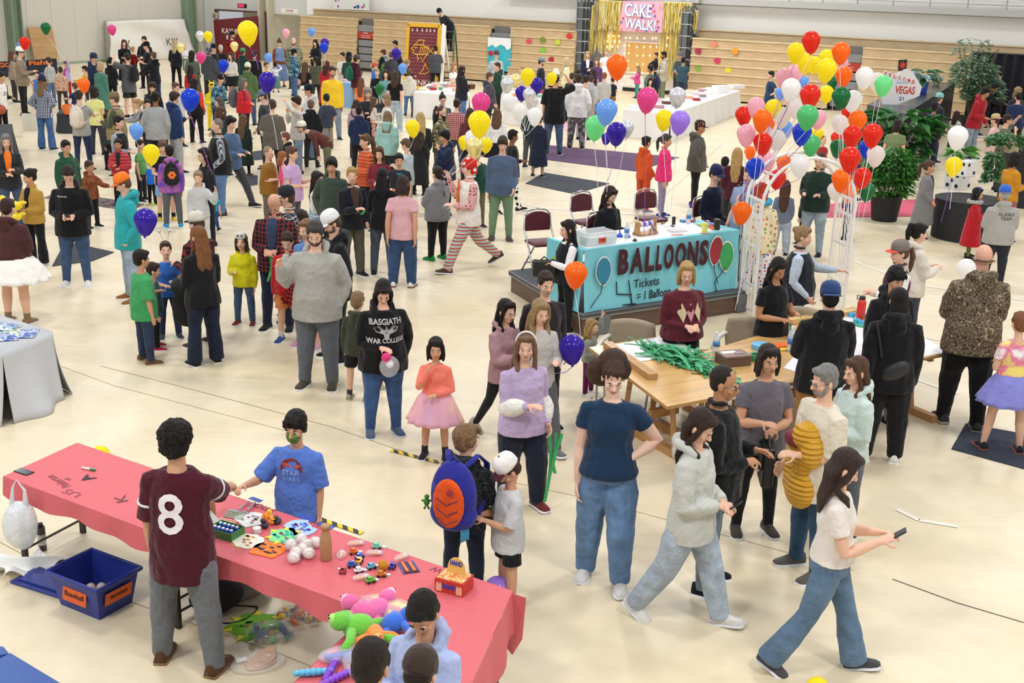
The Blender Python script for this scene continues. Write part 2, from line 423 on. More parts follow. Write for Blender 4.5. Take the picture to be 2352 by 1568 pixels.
 for sg,sh,el,wr in A:
  m1=(sh+el)/2;m2=el+(wr-el)*.3;f=(wr-el).normalized();th=bw*.5+.5
  b.tube([sh,m1,el,m2,wr],[.029*k*th,.0265*k*th,.0225*k,.024*k*th,.0155*k],N_)
  # hand: palm plus four fingers and a thumb
  inn=Vector((-sg,.25,0));inn=(inn-f*inn.dot(f))
  if f.z>-.4:inn=Vector((-sg*.5,0,-1));inn=inn-f*inn.dot(f)
  inn=inn.normalized();wd=f.cross(inn).normalized()
  if wd.dot(Vector((0,1,.6)))<0:wd=-wd
  hw=.021*k;pl=.052*k;pe=wr+f*pl
  b.tube([wr-f*.01*k,wr+f*.018*k,wr+f*pl*.9],[(.014*k,.011*k),(hw,.011*k),(hw*1.02,.0095*k)],10,up=wd)
  fr=max(.0048*k,vx*.55)
  for fi in range(4):
   off=(fi-1.5)*.0112*k;ln=(.041,.047,.044,.034)[3-fi]*k if True else 0
   c0=wr+f*pl*.85+wd*off;cu_=curl*1.1
   d1=(f*math.cos(cu_*.5)+inn*math.sin(cu_*.5));d2=(f*math.cos(cu_*1.3)+inn*math.sin(cu_*1.3));d3=(f*math.cos(cu_*2)+inn*math.sin(cu_*2))
   c1=c0+d1*ln*.45;c2=c1+d2*ln*.33;c3=c2+d3*ln*.25
   b.tube([c0,c1,c2,c3],[fr*1.05,fr,fr*.93,fr*.82],7)
  t0=wr+f*.016*k+wd*hw*.7;t1=t0+(f*.6+wd*.75+inn*.4).normalized()*.028*k;t2=t1+(f*.9+wd*.1+inn*.5).normalized()*.024*k
  b.tube([t0,t1,t2],[fr*1.35,fr*1.15,fr*.9],7)
  hands.append(LOC+Rz@(wr+f*.06*k+inn*.008*k))
 for hp,kn,an in J:
  b.tube([hp+Vector((0,0,.02*k)),hp.lerp(kn,.35),kn,kn.lerp(an,.3),an,an+Vector((0,.004,-.02*k))],
  [x_*(1 if bot[:5]in('short','skirt','tutu:')else .82)for x_ in(.046*k*bw,.045*k*bw,.032*k*(.5+.5*bw),.033*k*(.5+.5*bw),.021*k,.021*k)],N_)
 body=b.obj(name or 'person',skinm,vox=vx,sm=2);body.location=LOC;body.rotation_euler=(0,0,rz)
 tag(body,label,'person',group)
 # ---------------- face
 hc,_,hcol=hair.partition(':');hcol='#'+(hcol or '2a1d16')
 bc=beard or(hcol if hc not in('none',)else '#5a4638')
 if dist<30:
  for sg in(-1,1):
   o=link('eye',eyes_mesh(),None,body);o.location=hd((sg*.031,.078,-.004));o.rotation_euler=Mh.to_euler();o.scale=(s,s,s)
   o=link('eyebrow',brow_mesh(bc),None,body);o.location=hd((sg*.033,.089,.018));o.rotation_euler=Mh.to_euler();o.scale=(s*sg,s,s)
  o=link('lips',lip_mesh('#a85a50' if fem else '#a8705f',mouth),None,body);o.location=hd((0,.093,-.064));o.rotation_euler=Mh.to_euler();o.scale=(s,s,s)
 if beard:
  m=MB();m.ell(hd((0,.038,-.075)),(.055*s,.054*s,.04*s),12,8,Mh)
  for sg in(-1,1):m.tube([hd((sg*.068,.01,-.01)),hd((sg*.06,.03,-.06))],[.012*s,.02*s],8)
  m.ell(hd((0,.084,-.05)),(.028*s,.013*s,.008*s),10,6,Mh)
  if len(beard)>7:m.ell(hd((0,.055,-.12)),(.04*s,.035*s,.06*s),10,6,Mh)
  m.obj('beard',mat(beard[:7],.95,bump=.8,bscale=90),body,vox=vx,sm=1)
 if glasses:
  m=MB()
  for sg in(-1,1):
   q=[hd((sg*.032+.021*math.cos(t_),.1,-.004+.015*math.sin(t_)))for t_ in[i*math.pi/5 for i in range(11)]]
   m.tube(q,[.0016*s]*11,5);m.tube([hd((sg*.053,.098,0)),hd((sg*.078,.0,.002))],[.0016*s]*2,5)
  m.tube([hd((-.011,.101,0)),hd((.011,.101,0))],[.0016*s]*2,5);m.obj('glasses',mat(glasses,.3,metal=.5),body,smooth=True)
  # ---------------- hair
 HM=mat(hcol,.5,bump=.9,bscale=26,spec=.35,aniso=(9,9,1.1),var=.35,vscale=9)
 if hc not in('none',):
  m=MB();dis=0;tx=None
  def E(c,r):m.ell(hd(c),[q*s for q in r],14,9,Mh)
  if hc=='bald':
   m.tube([hd((-.078,.015,-.015)),hd((-.07,-.05,-.01)),hd((0,-.095,-.015)),hd((.07,-.05,-.01)),hd((.078,.015,-.015))],[(.008*s,.032*s)]*5,10,up=(0,0,1))
  elif hc=='buzz':
   E((0,-.022,.045),(.079,.094,.096));E((0,-.045,.0),(.07,.062,.07))
  elif hc in('curly','afro'):
   E((0,-.03,.05),(.112,.118,.105));E((0,-.05,-.01),(.1,.085,.09));E((0,.045,.1),(.07,.05,.035));dis=.03;tx=TEXF
   if hc=='curly':
    m.tube([hd((0,-.05,0)),hd((0,-.08,-.1)),hd((0,-.085,-.19))],[(.1*s,.08*s),(.115*s,.07*s),(.09*s,.05*s)],12,up=Mh@Vector((1,0,0)))
  else:
   big=1.05 if hc in('shag','mop')else 1
   E((0,-.022,.048),(.084*big,.1*big,.094*big));E((0,-.045,-.002),(.078,.066,.08))
   E((0,.048,.094),(.062,.045,.03 if hc not in('back','frizz')else(.018 if hc=='back' else .024)))
   for sg in(-1,1):E((sg*.07,.012,.035),(.016,.028,.04))
   if hc=='short':dis=.008;tx=TEXF
   if hc in('mop','shag'):
    dis=.016;tx=TEXF
    for dx in(-.045,-.015,.02,.048):m.tube([hd((dx*.7,.05,.115)),hd((dx,.088,.085)),hd((dx*1.15,.094,.045))],[.016*s,.02*s,.008*s],7)
    for sg in(-1,1):E((sg*.076,-.005,.01),(.018,.04,.05))
   if hc in('long','bob','wavy','vlong'):
    ln={'long':.3,'bob':.15,'wavy':.3,'vlong':.46}[hc]
    wd_=1.2 if hc=='wavy' else 1
    bk=-.062-.1*math.sin(R(max(0,lean)))
    m.tube([hd((0,-.04,.03)),hd((0,-.06,-.05)),nb+Ml@Vector((0,-.075*kk,-.0*s))if ln>.2 else hd((0,-.055,-.12))]+([nb+Ml@Vector((0,-.11*kk,-(ln-.15)*s*.55)),nb+Ml@Vector((0,-.115*kk,-(ln-.12)*s))]if ln>.2 else[]),
    [(.08*s,.06*s),(.087*s*wd_,.056*s),(.096*s*wd_,.045*s)]+([(.098*s*wd_,.032*s),(.062*s,.018*s)]if ln>.2 else[]),14,up=Ml@Vector((1,0,0)))
    for sg in(-1,1):
     P3=[hd((sg*.05,.045,.1)),hd((sg*.079,.032,.04)),hd((sg*.084,.02,-.05)),hd((sg*.084,.005,-.13))]
     r3=[.02*s,.02*s,.024*s*wd_,.018*s]
     if ln>.2:P3+=[nb+Ml@Vector((sg*.085*kk,.045*kk,-.05*s)),nb+Ml@Vector((sg*.075*kk,.08*kk*bw,-(ln-.1)*s))];r3=r3[:3]+[.024*s*wd_,.026*s*wd_,.012*s]
     m.tube(P3,r3,8)
    dis=.012
   if hc in('pony','highpony'):
    zt=.1 if hc=='highpony' else .03
    m.tube([hd((0,-.1,zt)),hd((0,-.15,zt-.0)),hd((0,-.165,zt-.09)),hd((0,-.14,zt-.2)),hd((0,-.125,zt-.28))],[.018*s,.03*s,.036*s,.03*s,.012*s],9);dis=.01
   if hc=='frizz':
    E((0,-.1,.06),(.11,.1,.1));E((.07,-.11,-.04),(.12,.09,.12));E((-.05,-.1,-.01),(.09,.08,.1));dis=.014;tx=TEXF
   if hc=='bun':E((0,-.11,.07),(.04,.04,.04));dis=.008;tx=TEXF
   if hc=='tbun':E((0,-.06,.155),(.036,.036,.032));dis=.006
   if hc=='pig':
    for sg in(-1,1):m.tube([hd((sg*.07,-.03,.08)),hd((sg*.12,-.03,.06)),hd((sg*.12,-.02,-.02))],[.015*s,.03*s,.012*s],8)
  if cap and hc in('short','mop','shag'):pass
  m.obj('hair',HM,body,vox=max(vx,.007),sm=2,disp=dis,dtex=tx)
  # ---------------- headwear
 if cap:
  ck,c1,c2=(cap.split(':')+[None,None])[:3];c2=c2 or c1
  m=MB()
  if ck in('cap','rcap'):
   fl=-1 if ck=='rcap' else 1
   prof=[(.0,.052),(.5,.048),(.8,.03),(.96,.0),(1.0,-.035),(1.0,-.065)]
   vs=[];n=18
   for r,z in prof:
    for j in range(n):
     t=2*math.pi*j/n;vs.append(hd((math.cos(t)*r*.09,math.sin(t)*r*.108-.012,.108+z*1.05)))
   fs=[(i*n+j,i*n+(j+1)%n,(i+1)*n+(j+1)%n,(i+1)*n+j)for i in range(len(prof)-1)for j in range(n)]
   m.add(vs,fs);o=m.obj('cap',colr(c1),body,smooth=True,thick=.004)
   m=MB();ears_brim(m,hd((0,-.012,0)),Mh@Matrix.Rotation(0 if fl>0 else math.pi,3,'Z'),s,-R(52),R(52),.104,.18,.052,.03)
   m.obj('brim',colr(c2),o,smooth=True)
   m=MB();m.ell(hd((0,-.012,.165)),.008*s,8,6);m.obj('cap_button',colr(c2),o,smooth=True)
  elif ck=='hat':
   m.tube([hd((0,-.012,.06)),hd((0,-.012,.12)),hd((0,-.012,.17))],[(.09*s,.105*s),(.085*s,.1*s),(.07*s,.085*s)],16,up=Mh@Vector((1,0,0)))
   o=m.obj('hat',colr(c1),body,smooth=True)
   m=MB();ears_brim(m,hd((0,-.012,0)),Mh,s,-math.pi,math.pi,.1,.18,.07,0,24);m.obj('brim',colr(c1),o,smooth=True)
   m=MB();m.tube([hd((0,-.012,.075)),hd((0,-.012,.095))],[(.093*s,.108*s)]*2,16,up=Mh@Vector((1,0,0)),cap=False);m.obj('hat_band',colr(c2),o,smooth=True)
  elif ck in('beanie','head'):
   m.ell(hd((0,-.018,.06)),(.092*s,.11*s,.1*s),16,10,Mh);m.tube([hd((0,-.018,.035)),hd((0,-.018,.065))],[(.094*s,.112*s)]*2,16,up=Mh@Vector((1,0,0)))
   m.obj('beanie',colr(c1),body,vox=max(vx,.007),sm=2)
  elif ck=='band':
   m.tube([hd((math.cos(t_)*.088,.02,.045+math.sin(t_)*.105))for t_ in[i*math.pi/8 for i in range(9)]],[.009*s]*9,8);m.obj('headband',colr(c1),body,smooth=True)
  elif ck=='wig':
   m.ell(hd((0,-.02,.05)),(.115*s,.12*s,.115*s),16,10,Mh);m.ell(hd((0,-.06,-.06)),(.09*s,.07*s,.07*s),12,8,Mh);m.obj('clown_cap',colr(c1),body,vox=.012,sm=3)
  elif ck=='hood':
   m.ell(hd((0,-.025,.035)),(.105*s,.115*s,.118*s),16,10,Mh);m.tube([hd((0,-.03,-.04)),nb],[.1*s,.075*s],12)
   for sg in(-1,1):m.tube([hd((sg*.05,-.02,.13)),hd((sg*.08,-.03,.21))],[.025*s,.012*s],8)
   m.obj('hood',colr(c1),body,vox=.012,sm=2)
  elif ck=='shades':
   for sg in(-1,1):m.ell(hd((sg*.032,.075,.12)),(.026*s,.012*s,.018*s),10,6,Mh)
   m.tube([hd((-.075,.0,.11)),hd((-.05,.075,.12)),hd((.05,.075,.12)),hd((.075,0,.11))],[.003*s]*4,6);m.obj('sunglasses',mat('#'+c1,.15),body,smooth=True)
 if paint:
  m=MB()
  m.ell(hd((0,.052,-.05)),(.06*s,.05*s,.062*s),14,9,Mh);m.ell(hd((0,.1,-.03)),(.017*s,.019*s,.02*s),8,6,Mh)
  m.obj('face_paint',pat('blend',('#3c5a2c','#6b8f4a','#4f7a3a'),30),body,vox=vx,sm=2)
  # ---------------- clothes
 parts={}
 def torso(mm,m0,z_lo,z_hi,loose,flare=0):
  zs=[z_lo,(z_lo+.0)/2+.02,.06,.12,.2,.255,z_hi]
  def rad(z):
   T=[(-.3,.085,.075),(-.1,.09,.076),(0.,.095,.076),(.05,.088,.066),(.12,.083,.062),(.2,.092,.068),(.25,.088,.056),(.28,.074,.047),(.31,.038,.034)]
   if fem:T=[(-.3,.088,.078),(-.1,.092,.074),(0,.095,.074),(.05,.08,.062),(.12,.072,.056),(.2,.082,.068),(.25,.077,.052),(.28,.066,.044),(.31,.035,.032)]
   for(a0,x0,y0),(a1,x1,y1)in zip(T,T[1:]):
    if z<=a1:t=max(0,(z-a0)/(a1-a0));return x0+(x1-x0)*t,y0+(y1-y0)*t
   return T[-1][1:]
  pts,rr=[],[]
  zz=sorted(set([z_lo,z_lo*.5+.01,.05,.12,.2,.25,.28,z_hi]))if z_lo<.04 else[z_lo,.12,.2,.25,.28,z_hi]
  for z in zz:
   rx,ry=rad(z)
   if z<.2:rx=rx*(1-loose)+.094*loose;ry=ry*(1-loose)+.074*loose
   if z<.07:rx+=.008;ry+=.01
   if z<.03:rx+=flare*(-z+.03);ry+=flare*(-z+.03)*.8
   g=bw if z<.27 else(bw*.5+.5)
   if bw>1.1 and .0<z<.2:ry*=1+(bw-1)*.5
   pts.append(tp(0,.004*k,z*k*sc_)if z>0 else base_pt(z));rr.append((rx*k*g+m0,ry*k*g+m0))
  mm.tube(pts,rr,16 if near else 12,up=(1,0,0),cap=False)
 def base_pt(z):return Vector((0,.004*k+(-z*k)*.0,hz+z*k))if legs!='i' else Vector((0,(-z)*k,hz))
 def sleeves(mm,m0,frac,wide=1.0):
  for sg,sh,el,wr in A:
   inn=tp(sg*.04*k,0,L-.055*k)
   P1=[inn,sh,sh.lerp(el,.5),el,el.lerp(wr,.35),wr]
   r1=[.03*k,.03*k*th_+m0,.03*k*th_*wide+m0,.0265*k*wide+m0,.026*k*wide+m0,.018*k+m0*.75]
   if frac<2:
    P1=[inn,sh,sh.lerp(el,frac*.5),sh.lerp(el,frac)];r1=[.03*k,.03*k*th_+m0,.0315*k*th_*wide+m0,.033*k*th_*wide+m0]
   mm.tube(P1,r1,12 if near else 9,cap=False);mm.ell(sh-Vector((0,0,.006*k)),[.0285*k*th_+m0*.8]*3,12,8)
 th_=bw*.5+.5
 MG=dict(tee=(.009,-.075,.24,.55),long=(.012,-.07,.33,2),hoodie=(.02,-.085,.4,2),jacket=(.022,-.07,.4,2),puffer=(.036,-.06,.35,2),vest=(.03,-.07,.3,0),tank=(.012,-.1,.3,0),
 coat=(.028,-.33,.4,2),dress=(.01,-.25,.2,.5),crop=(.008,-.0,.05,.45),polo=(.011,-.075,.25,.65),cardi=(.014,-.03,.3,2),baggy=(.022,-.12,.5,.95),jersey=(.016,-.12,.45,.95),robe=(.02,-.4,.4,2),apron=(.012,-.08,.2,.3))
 NM=dict(tee='t_shirt',long='long_sleeved_top',hoodie='hoodie',jacket='jacket',puffer='puffer_jacket',vest='vest',tank='tank_top',coat='coat',dress='dress',crop='cropped_top',polo='polo_shirt',cardi='cardigan',baggy='t_shirt',jersey='jersey',robe='gown',apron='t_shirt')
 for gi,g in enumerate(top.split('+')):
  kd,col,*rest=g.split(':');m0,zl,loose,sl=MG[kd];m0=m0*kk+gi*.002
  if beltz is not None:zl=beltz
  m=MB();torso(m,m0,zl,.30 if kd!='vest' else .29,loose,flare=.12 if kd in('coat','dress','robe')else(.05 if kd in('hoodie','long')and bw>1.15 else 0))
  if sl:sleeves(m,m0,sl,1.15 if kd in('hoodie','puffer','baggy','robe')else 1)
  if kd=='hoodie':
   m.tube([nb+Ml@Vector((-.062*k,.02*k,-.02*k)),nb+Ml@Vector((-.048*k,-.045*k,.005*k)),nb+Ml@Vector((0,-.075*k,.0)),nb+Ml@Vector((.048*k,-.045*k,.005*k)),nb+Ml@Vector((.062*k,.02*k,-.02*k))],[.014*k,.026*k,.036*k,.026*k,.014*k],10)
   m.ell(nb+Ml@Vector((0,-.07*k,-.045*k)),(.05*k,.028*k,.05*k),12,8,Ml)
   m.ell(tp(0,(.06*bw+.008)*k,.02*k),(.055*k,.022*k,.035*k),10,8,Ml)
  if kd in('jacket','vest','coat','polo','puffer'):
   m.tube([nb+Ml@Vector((math.sin(t_)*.036*k,-math.cos(t_)*.036*k,.004*k))for t_ in[R(x)for x in range(-140,141,40)]],[(.008*k,.02*k)if kd!='polo' else(.005*k,.01*k)]*8,8,up=(0,0,1))
  o=m.obj(NM[kd],quilt('#'+col)if kd=='puffer' else colr(col),body,vox=max(vx,.008),sm=8 if near else 4,disp=.014*kk if kd not in('tee','crop')else .008*kk)
  if near:md=o.modifiers.new('w','DISPLACE');md.texture=TEXW;md.texture_coords='LOCAL';md.strength=.009;md.mid_level=.5
  parts[kd]=o;parts.setdefault('top',o)
  if rest:
   q=MB();zs=[0,.05,.12,.2,.255,.3]
   for i_ in range(5):
    pass
   ry=(.072*bw*(1 if bw<1.1 else 1+(bw-1)*.5))*k+m0
   q.tube([tp(0,ry*f_-.012*k,z*k*sc_)for z,f_ in((zl*.4,1.02),(.06,1.0),(.13,.98),(.2,.98),(.26,.86),(.3,.66))],[(w_*k,.018*k)for w_ in(.03,.028,.03,.036,.042,.035)],10,up=(1,0,0))
   parts['inner']=q.obj('undershirt',colr(rest[0]),body,vox=max(vx,.009),sm=2)
 if beltz is None:pass
 bk_,bcol=bot.split(':')
 m=MB();wf=dict(pants=1.14,slim=1.0,wide=1.5,flare=1.15,shorts=1.3,skirt=1,leggings=.93,jeans=1.16,cargo=1.32,tutu=1,lskirt=1)[bk_]
 hipr=[(-.03,.085,.07),(.0,.094,.072),(.04,.09,.068)]
 if bk_ in('skirt','tutu','lskirt'):
  ln={'skirt':.2,'tutu':.25,'lskirt':.42}[bk_];fl={'skirt':.45,'tutu':.5,'lskirt':.2}[bk_]
  vs=[];n=48;rows=7
  for i in range(rows+1):
   t=i/rows;z=hz+.05*k-ln*k*t
   for j in range(n):
    an=2*math.pi*j/n;rr_=(.085+.02*min(1,t*4)+fl*.2*t)*k*(1+.07*t*math.cos(an*12))
    vs.append((rr_*math.cos(an)*bw,rr_*.86*math.sin(an)*bw,z))
  m.add(vs,[(i*n+j,i*n+(j+1)%n,(i+1)*n+(j+1)%n,(i+1)*n+j)for i in range(rows)for j in range(n)])
  parts['bot']=m.obj('skirt',colr(bcol),body,smooth=True,thick=.006)
 else:
  m.tube([Vector((0,0,hz+z*k))for z,_,_ in hipr],[(x*k*bw+.002,y*k*bw*(1+(fem*.04))+.002)for _,x,y in hipr],14,up=(1,0,0),cap=False)
  for hp,kn,an in J:
   if bk_=='shorts':
    e=hp.lerp(kn,.86);m.tube([hp+Vector((0,0,.01*k)),hp.lerp(kn,.4),e],[.05*k*bw,.053*k*bw,.054*k*bw+.004],12,cap=False)
   else:
    lo=an+(an-kn).normalized()*.012*k
    wl={'flare':2.2,'wide':1.75,'slim':1.05,'leggings':.95,'cargo':1.5}.get(bk_,1.3)
    m.tube([hp+Vector((0,0,.01*k)),hp.lerp(kn,.4),kn.lerp(hp,.06),kn.lerp(an,.12),kn.lerp(an,.55),lo],
    [.05*k*bw,.05*k*bw*(wf*.5+.5),.036*k*wf*(.5+.5*bw),.0365*k*wf*(.5+.5*bw),.031*k*(wf+wl)/2,.0245*k*wl],14 if near else 10,cap=False)
  parts['bot']=m.obj({'shorts':'shorts','leggings':'leggings','jeans':'jeans'}.get(bk_,'trousers'),colr(bcol),body,vox=max(vx,.008),sm=3,disp=.012*kk if bk_!='leggings' else .003)
  # ---------------- shoes
 if shoes!='none':
  for ji,(hp,kn,an)in enumerate(J):
   sg=-1 if ji==0 else 1;yaw=Matrix.Rotation(-sg*R(9),3,'Z')
   pit=0
   if legs in('w','W')and ji==0:pit=-(35 if legs=='W' else 22)
   if legs in('w','W')and ji==1:pit=0
   if legs=='w' or legs=='W':
    pit=(8,-28)[ji]
   Mx=yaw@Matrix.Rotation(R(pit),3,'X')
   m=MB();fl=.15*k*thickness;ww=.029*k
   def fp(x,y,z):return an+Mx@Vector((x,y,z))
   zt=-.042*k
   for mi,prof in((0,[(-.3,.75,.05),(-.22,.9,.052),(.0,.95,.055),(.2,.95,.045),(.42,1.1,.03),(.6,1.0,.022),(.7,.62,.014)]),(1,None)):
    m.mi=mi;vs=[];n=12
    pr=[(-.3,.75,.05),(-.22,.9,.055),(.0,.95,.058),(.2,.95,.046),(.42,1.1,.03),(.6,1.0,.022),(.7,.62,.014)]
    for y,w_,h_ in pr:
     for j in range(n):
      an_=2*math.pi*j/n;c_,s_=math.cos(an_),math.sin(an_)
      if mi==0:vs.append(fp(ww*w_*c_,y*fl,zt+.006*k+max(0,s_)*h_*k*.95))
      else:vs.append(fp(ww*w_*1.08*(1 if c_>.3 else(-1 if c_<-.3 else c_*3)),y*fl*1.02,zt+(.011*k if s_>0 else .0)))
    fs=[(i*n+j,i*n+(j+1)%n,(i+1)*n+(j+1)%n,(i+1)*n+j)for i in range(len(pr)-1)for j in range(n)]+[tuple(range(n)),tuple(range((len(pr)-1)*n,len(pr)*n))]
    m.add(vs,fs)
   m.obj('shoe',[colr(shoes),colr(soles)],body,smooth=True)
   if sock:
    m=MB();m.tube([an+Vector((0,0,-.012*k)),an.lerp(kn,.22)],[.025*k,.0265*k],10);m.obj('sock',colr(sock),body,smooth=True)
 info=dict(o=body,parts=parts,hands=hands,loc=LOC,rz=rz,k=k,O=O,Mh=Mh,Rz=Rz,tp=tp,L=L,s=s,nb=nb,bw=bw,hz=hz,p=p,A=A,Ml=Ml,label=label,hd=hd,dist=dist,J=J)
 LOG.append((round(p,2),round(dist,1),round(PX(LOC)[1]),label[:48]))
 if key:HANDS[key]=info
 return info
LOG=[]
def wpt(i,v):return i['loc']+i['Rz']@Vector(v)
def decal(i,s,size,x,z,side='front',color='#e8e8e8',on='top',cut=.014,bold=.0,sx=1,depth=0,dy=.4,name='printed_lettering',me=None,rot=0):
 """lettering or a print laid on the cloth of a garment"""
 me=me or text_mesh(s,size,depth,bold,cut,sx)
 g=i['parts'][on];f=1 if side=='front' else-1
 o=link(name,me,mat(color,.8),g)
 c=i['tp'](0,0,z*i['k']);Mx=Matrix.Rotation(R(90),3,'X')
 # x axis to the viewer's right: the local frame looks along +y for the front
 B=i['Ml']@(Matrix(((-1,0,0),(0,0,1),(0,1,0)))if f>0 else Matrix(((1,0,0),(0,0,-1),(0,1,0))))
 o.matrix_basis=Matrix.Translation(c+i['Ml']@Vector((-x*f*i['k'],f*dy*.55,0)))@(B@Matrix.Rotation(R(rot),3,'Z')).to_4x4()
 m=o.modifiers.new('w','SHRINKWRAP');m.target=g;m.wrap_method='PROJECT';m.use_project_z=True;m.use_negative_direction=True;m.use_positive_direction=False;m.offset=.007;m.project_limit=dy*1.2
 return o
 # ------------------------------------------------------------------ the hall
WA=R(60)
WD=Vector((math.sin(WA),-math.cos(WA),0))
WN=Vector((-math.cos(WA),-math.sin(WA),0))
B0=W(1703,236)
RW=math.atan2(WD.y,WD.x)
def WP(x,y,off=0):
 """sight line against the vertical plane `off` metres in front of the bleacher faces"""
 d=ray(x,y);q=B0+WN*off;c=Vector((0,0,H));t=(q-c).dot(WN)/d.dot(WN);return c+d*t
def WT(p):return(p-B0).dot(WD)
def WQ(t,z,off=0):v=B0+WD*t+WN*off;return Vector((v.x,v.y,z))
def wallbox(m,t0,t1,z0,z1,o0,o1):
 m.box(WQ((t0+t1)/2,(z0+z1)/2,(o0+o1)/2),(abs(t1-t0),abs(o1-o0),abs(z1-z0)),RW)
def floor_mat():
 m=bpy.data.materials.new('tarp');m.use_nodes=True;N,L=nodes(m);b=N['Principled BSDF']
 b.inputs['Roughness'].default_value=.36;b.inputs['Specular IOR Level'].default_value=.5
 tc=N.new('ShaderNodeTexCoord');n1=N.new('ShaderNodeTexNoise');n1.inputs['Scale'].default_value=.55;n1.inputs['Detail'].default_value=5
 L.new(tc.outputs['Object'],n1.inputs[0]);r=N.new('ShaderNodeValToRGB');r.color_ramp.elements[0].position=.3;r.color_ramp.elements[1].position=.75
 r.color_ramp.elements[0].color=srgb('#e2d0ac');r.color_ramp.elements[1].color=srgb('#eee2c8')
 L.new(n1.outputs[0],r.inputs[0]);n3=N.new('ShaderNodeTexNoise');n3.inputs['Scale'].default_value=6;n3.inputs['Detail'].default_value=6;L.new(tc.outputs['Object'],n3.inputs[0])
 mx=N.new('ShaderNodeMix');mx.data_type='RGBA';mx.blend_type='MULTIPLY';mx.inputs[0].default_value=.16
 L.new(r.outputs[0],mx.inputs[6]);L.new(n3.outputs[0],mx.inputs[7]);L.new(mx.outputs[2],b.inputs['Base Color'])
 # weave of the tarp and long soft creases
 mp=N.new('ShaderNodeMapping');mp.inputs['Rotation'].default_value=(0,0,R(-30));L.new(tc.outputs['Object'],mp.inputs[0])
 mp2=N.new('ShaderNodeMapping');mp2.inputs['Rotation'].default_value=(0,0,R(38));mp2.inputs['Scale'].default_value=(.35,2.2,1);L.new(tc.outputs['Object'],mp2.inputs[0])
 n2=N.new('ShaderNodeTexNoise');n2.inputs['Scale'].default_value=.9;n2.inputs['Detail'].default_value=3;n2.inputs['Distortion'].default_value=.8;L.new(mp2.outputs[0],n2.inputs[0])
 b1=N.new('ShaderNodeBump');b1.inputs['Strength'].default_value=.16;b1.inputs['Distance'].default_value=.12;L.new(n2.outputs[0],b1.inputs['Height'])
 w1=N.new('ShaderNodeTexWave');w1.inputs['Scale'].default_value=22;w1.bands_direction='X';L.new(mp.outputs[0],w1.inputs[0])
 w2=N.new('ShaderNodeTexWave');w2.inputs['Scale'].default_value=22;w2.bands_direction='Y';L.new(mp.outputs[0],w2.inputs[0])
 ad=N.new('ShaderNodeMath');L.new(w1.outputs[1],ad.inputs[0]);L.new(w2.outputs[1],ad.inputs[1])
 b2=N.new('ShaderNodeBump');b2.inputs['Strength'].default_value=.1;b2.inputs['Distance'].default_value=.003;L.new(ad.outputs[0],b2.inputs['Height']);L.new(b1.outputs[0],b2.inputs['Normal'])
 L.new(b2.outputs[0],b.inputs['Normal']);return m
m=MB();m.add([(-40,-2,0),(34,-2,0),(34,84,0),(-40,84,0)],[(0,1,2,3)]);struct(m.obj('floor',floor_mat()))
# seams and taped joins of the floor covering
def strip(name,pts,wd,mt,z=.004,label=None,cat=None,st=None):
 m=MB();P=[W(*p)for p in pts]
 for p,q in zip(P,P[1:]):
  d=(q-p).normalized();n=Vector((-d.y,d.x,0))*wd/2
  m.add([p-n+Vector((0,0,z)),q-n+Vector((0,0,z)),q+n+Vector((0,0,z)),p+n+Vector((0,0,z))],[(0,1,2,3)])
 o=m.obj(name,mt)
 if st:o['kind']='structure'
 else:tag(o,label,cat)
 return o
SM=mat('#a58f6a',.8);SW=mat('#efe9dc',.5)
for i,(pts,wd,mt)in enumerate((([(0,1245),(160,1330),(400,1418),(640,1500),(860,1590)],.006,SM),([(230,840),(520,915),(760,980),(1000,1062)],.008,SM),([(0,790),(260,885),(450,935),(660,990)],.006,SM),
([(1120,1095),(1350,1145),(1600,1212),(1960,1310)],.006,SM),([(2050,1330),(2200,1385),(2352,1430)],.01,mat('#4a4034')),([(1020,560),(1190,585)],.006,SM),([(700,590),(900,630),(1020,650)],.006,SM),
([(1960,600),(2110,655),(2352,690)],.05,SW),([(2050,760),(2200,790)],.05,SW),([(2040,850),(2200,905)],.05,SW),([(1660,330),(1560,420),(1440,520)],.006,SM),([(1210,470),(1260,480),(1560,500)],.05,SW),
([(1180,375),(1240,382)],.05,SW),([(860,540),(1010,580)],.006,SM),([(520,515),(640,545)],.006,SM),([(2060,1170),(2110,1195),(2200,1210)],.05,SW))):
 struct(strip('trim_%d'%(i+1),pts,wd,mt,.003+.0002*i,st=1))
HZ=pat('vstripe',('#e8c318','#1c1a18'),4.2)
def hazard(px,lab):
 P=W(*px[0]);Q=W(*px[1]);d=Q-P;m=MB();m.box((d.length/2,0,0),(d.length,.055,.002))
 mt=hazm();o=m.obj('hazard_tape',mt);o.location=P+Vector((0,0,.007));o.rotation_euler=(0,0,math.atan2(d.y,d.x));tag(o,lab,'tape')
def hazm():
 if 'hz' in _M:return _M['hz']
 m=bpy.data.materials.new('mat');m.use_nodes=True;N,L=nodes(m);tc=N.new('ShaderNodeTexCoord');w_=N.new('ShaderNodeTexWave');w_.bands_direction='DIAGONAL';w_.inputs['Scale'].default_value=5.5
 mp=N.new('ShaderNodeMapping');mp.inputs['Scale'].default_value=(1,1,0);L.new(tc.outputs['Object'],mp.inputs[0]);L.new(mp.outputs[0],w_.inputs[0]);r=N.new('ShaderNodeValToRGB');r.color_ramp.interpolation='CONSTANT'
 r.color_ramp.elements[0].color=srgb('#e6c41a');r.color_ramp.elements[1].color=srgb('#1a1816');r.color_ramp.elements[1].position=.5;L.new(w_.outputs[1],r.inputs[0]);L.new(r.outputs[0],N['Principled BSDF'].inputs[0]);_M['hz']=m;return m
hazard(((898,1035),(1010,1063)),'yellow and black hazard tape on the floor by the girl in coral')
hazard(((733,1192),(832,1226)),'yellow and black hazard tape on the floor behind the pink prize table')
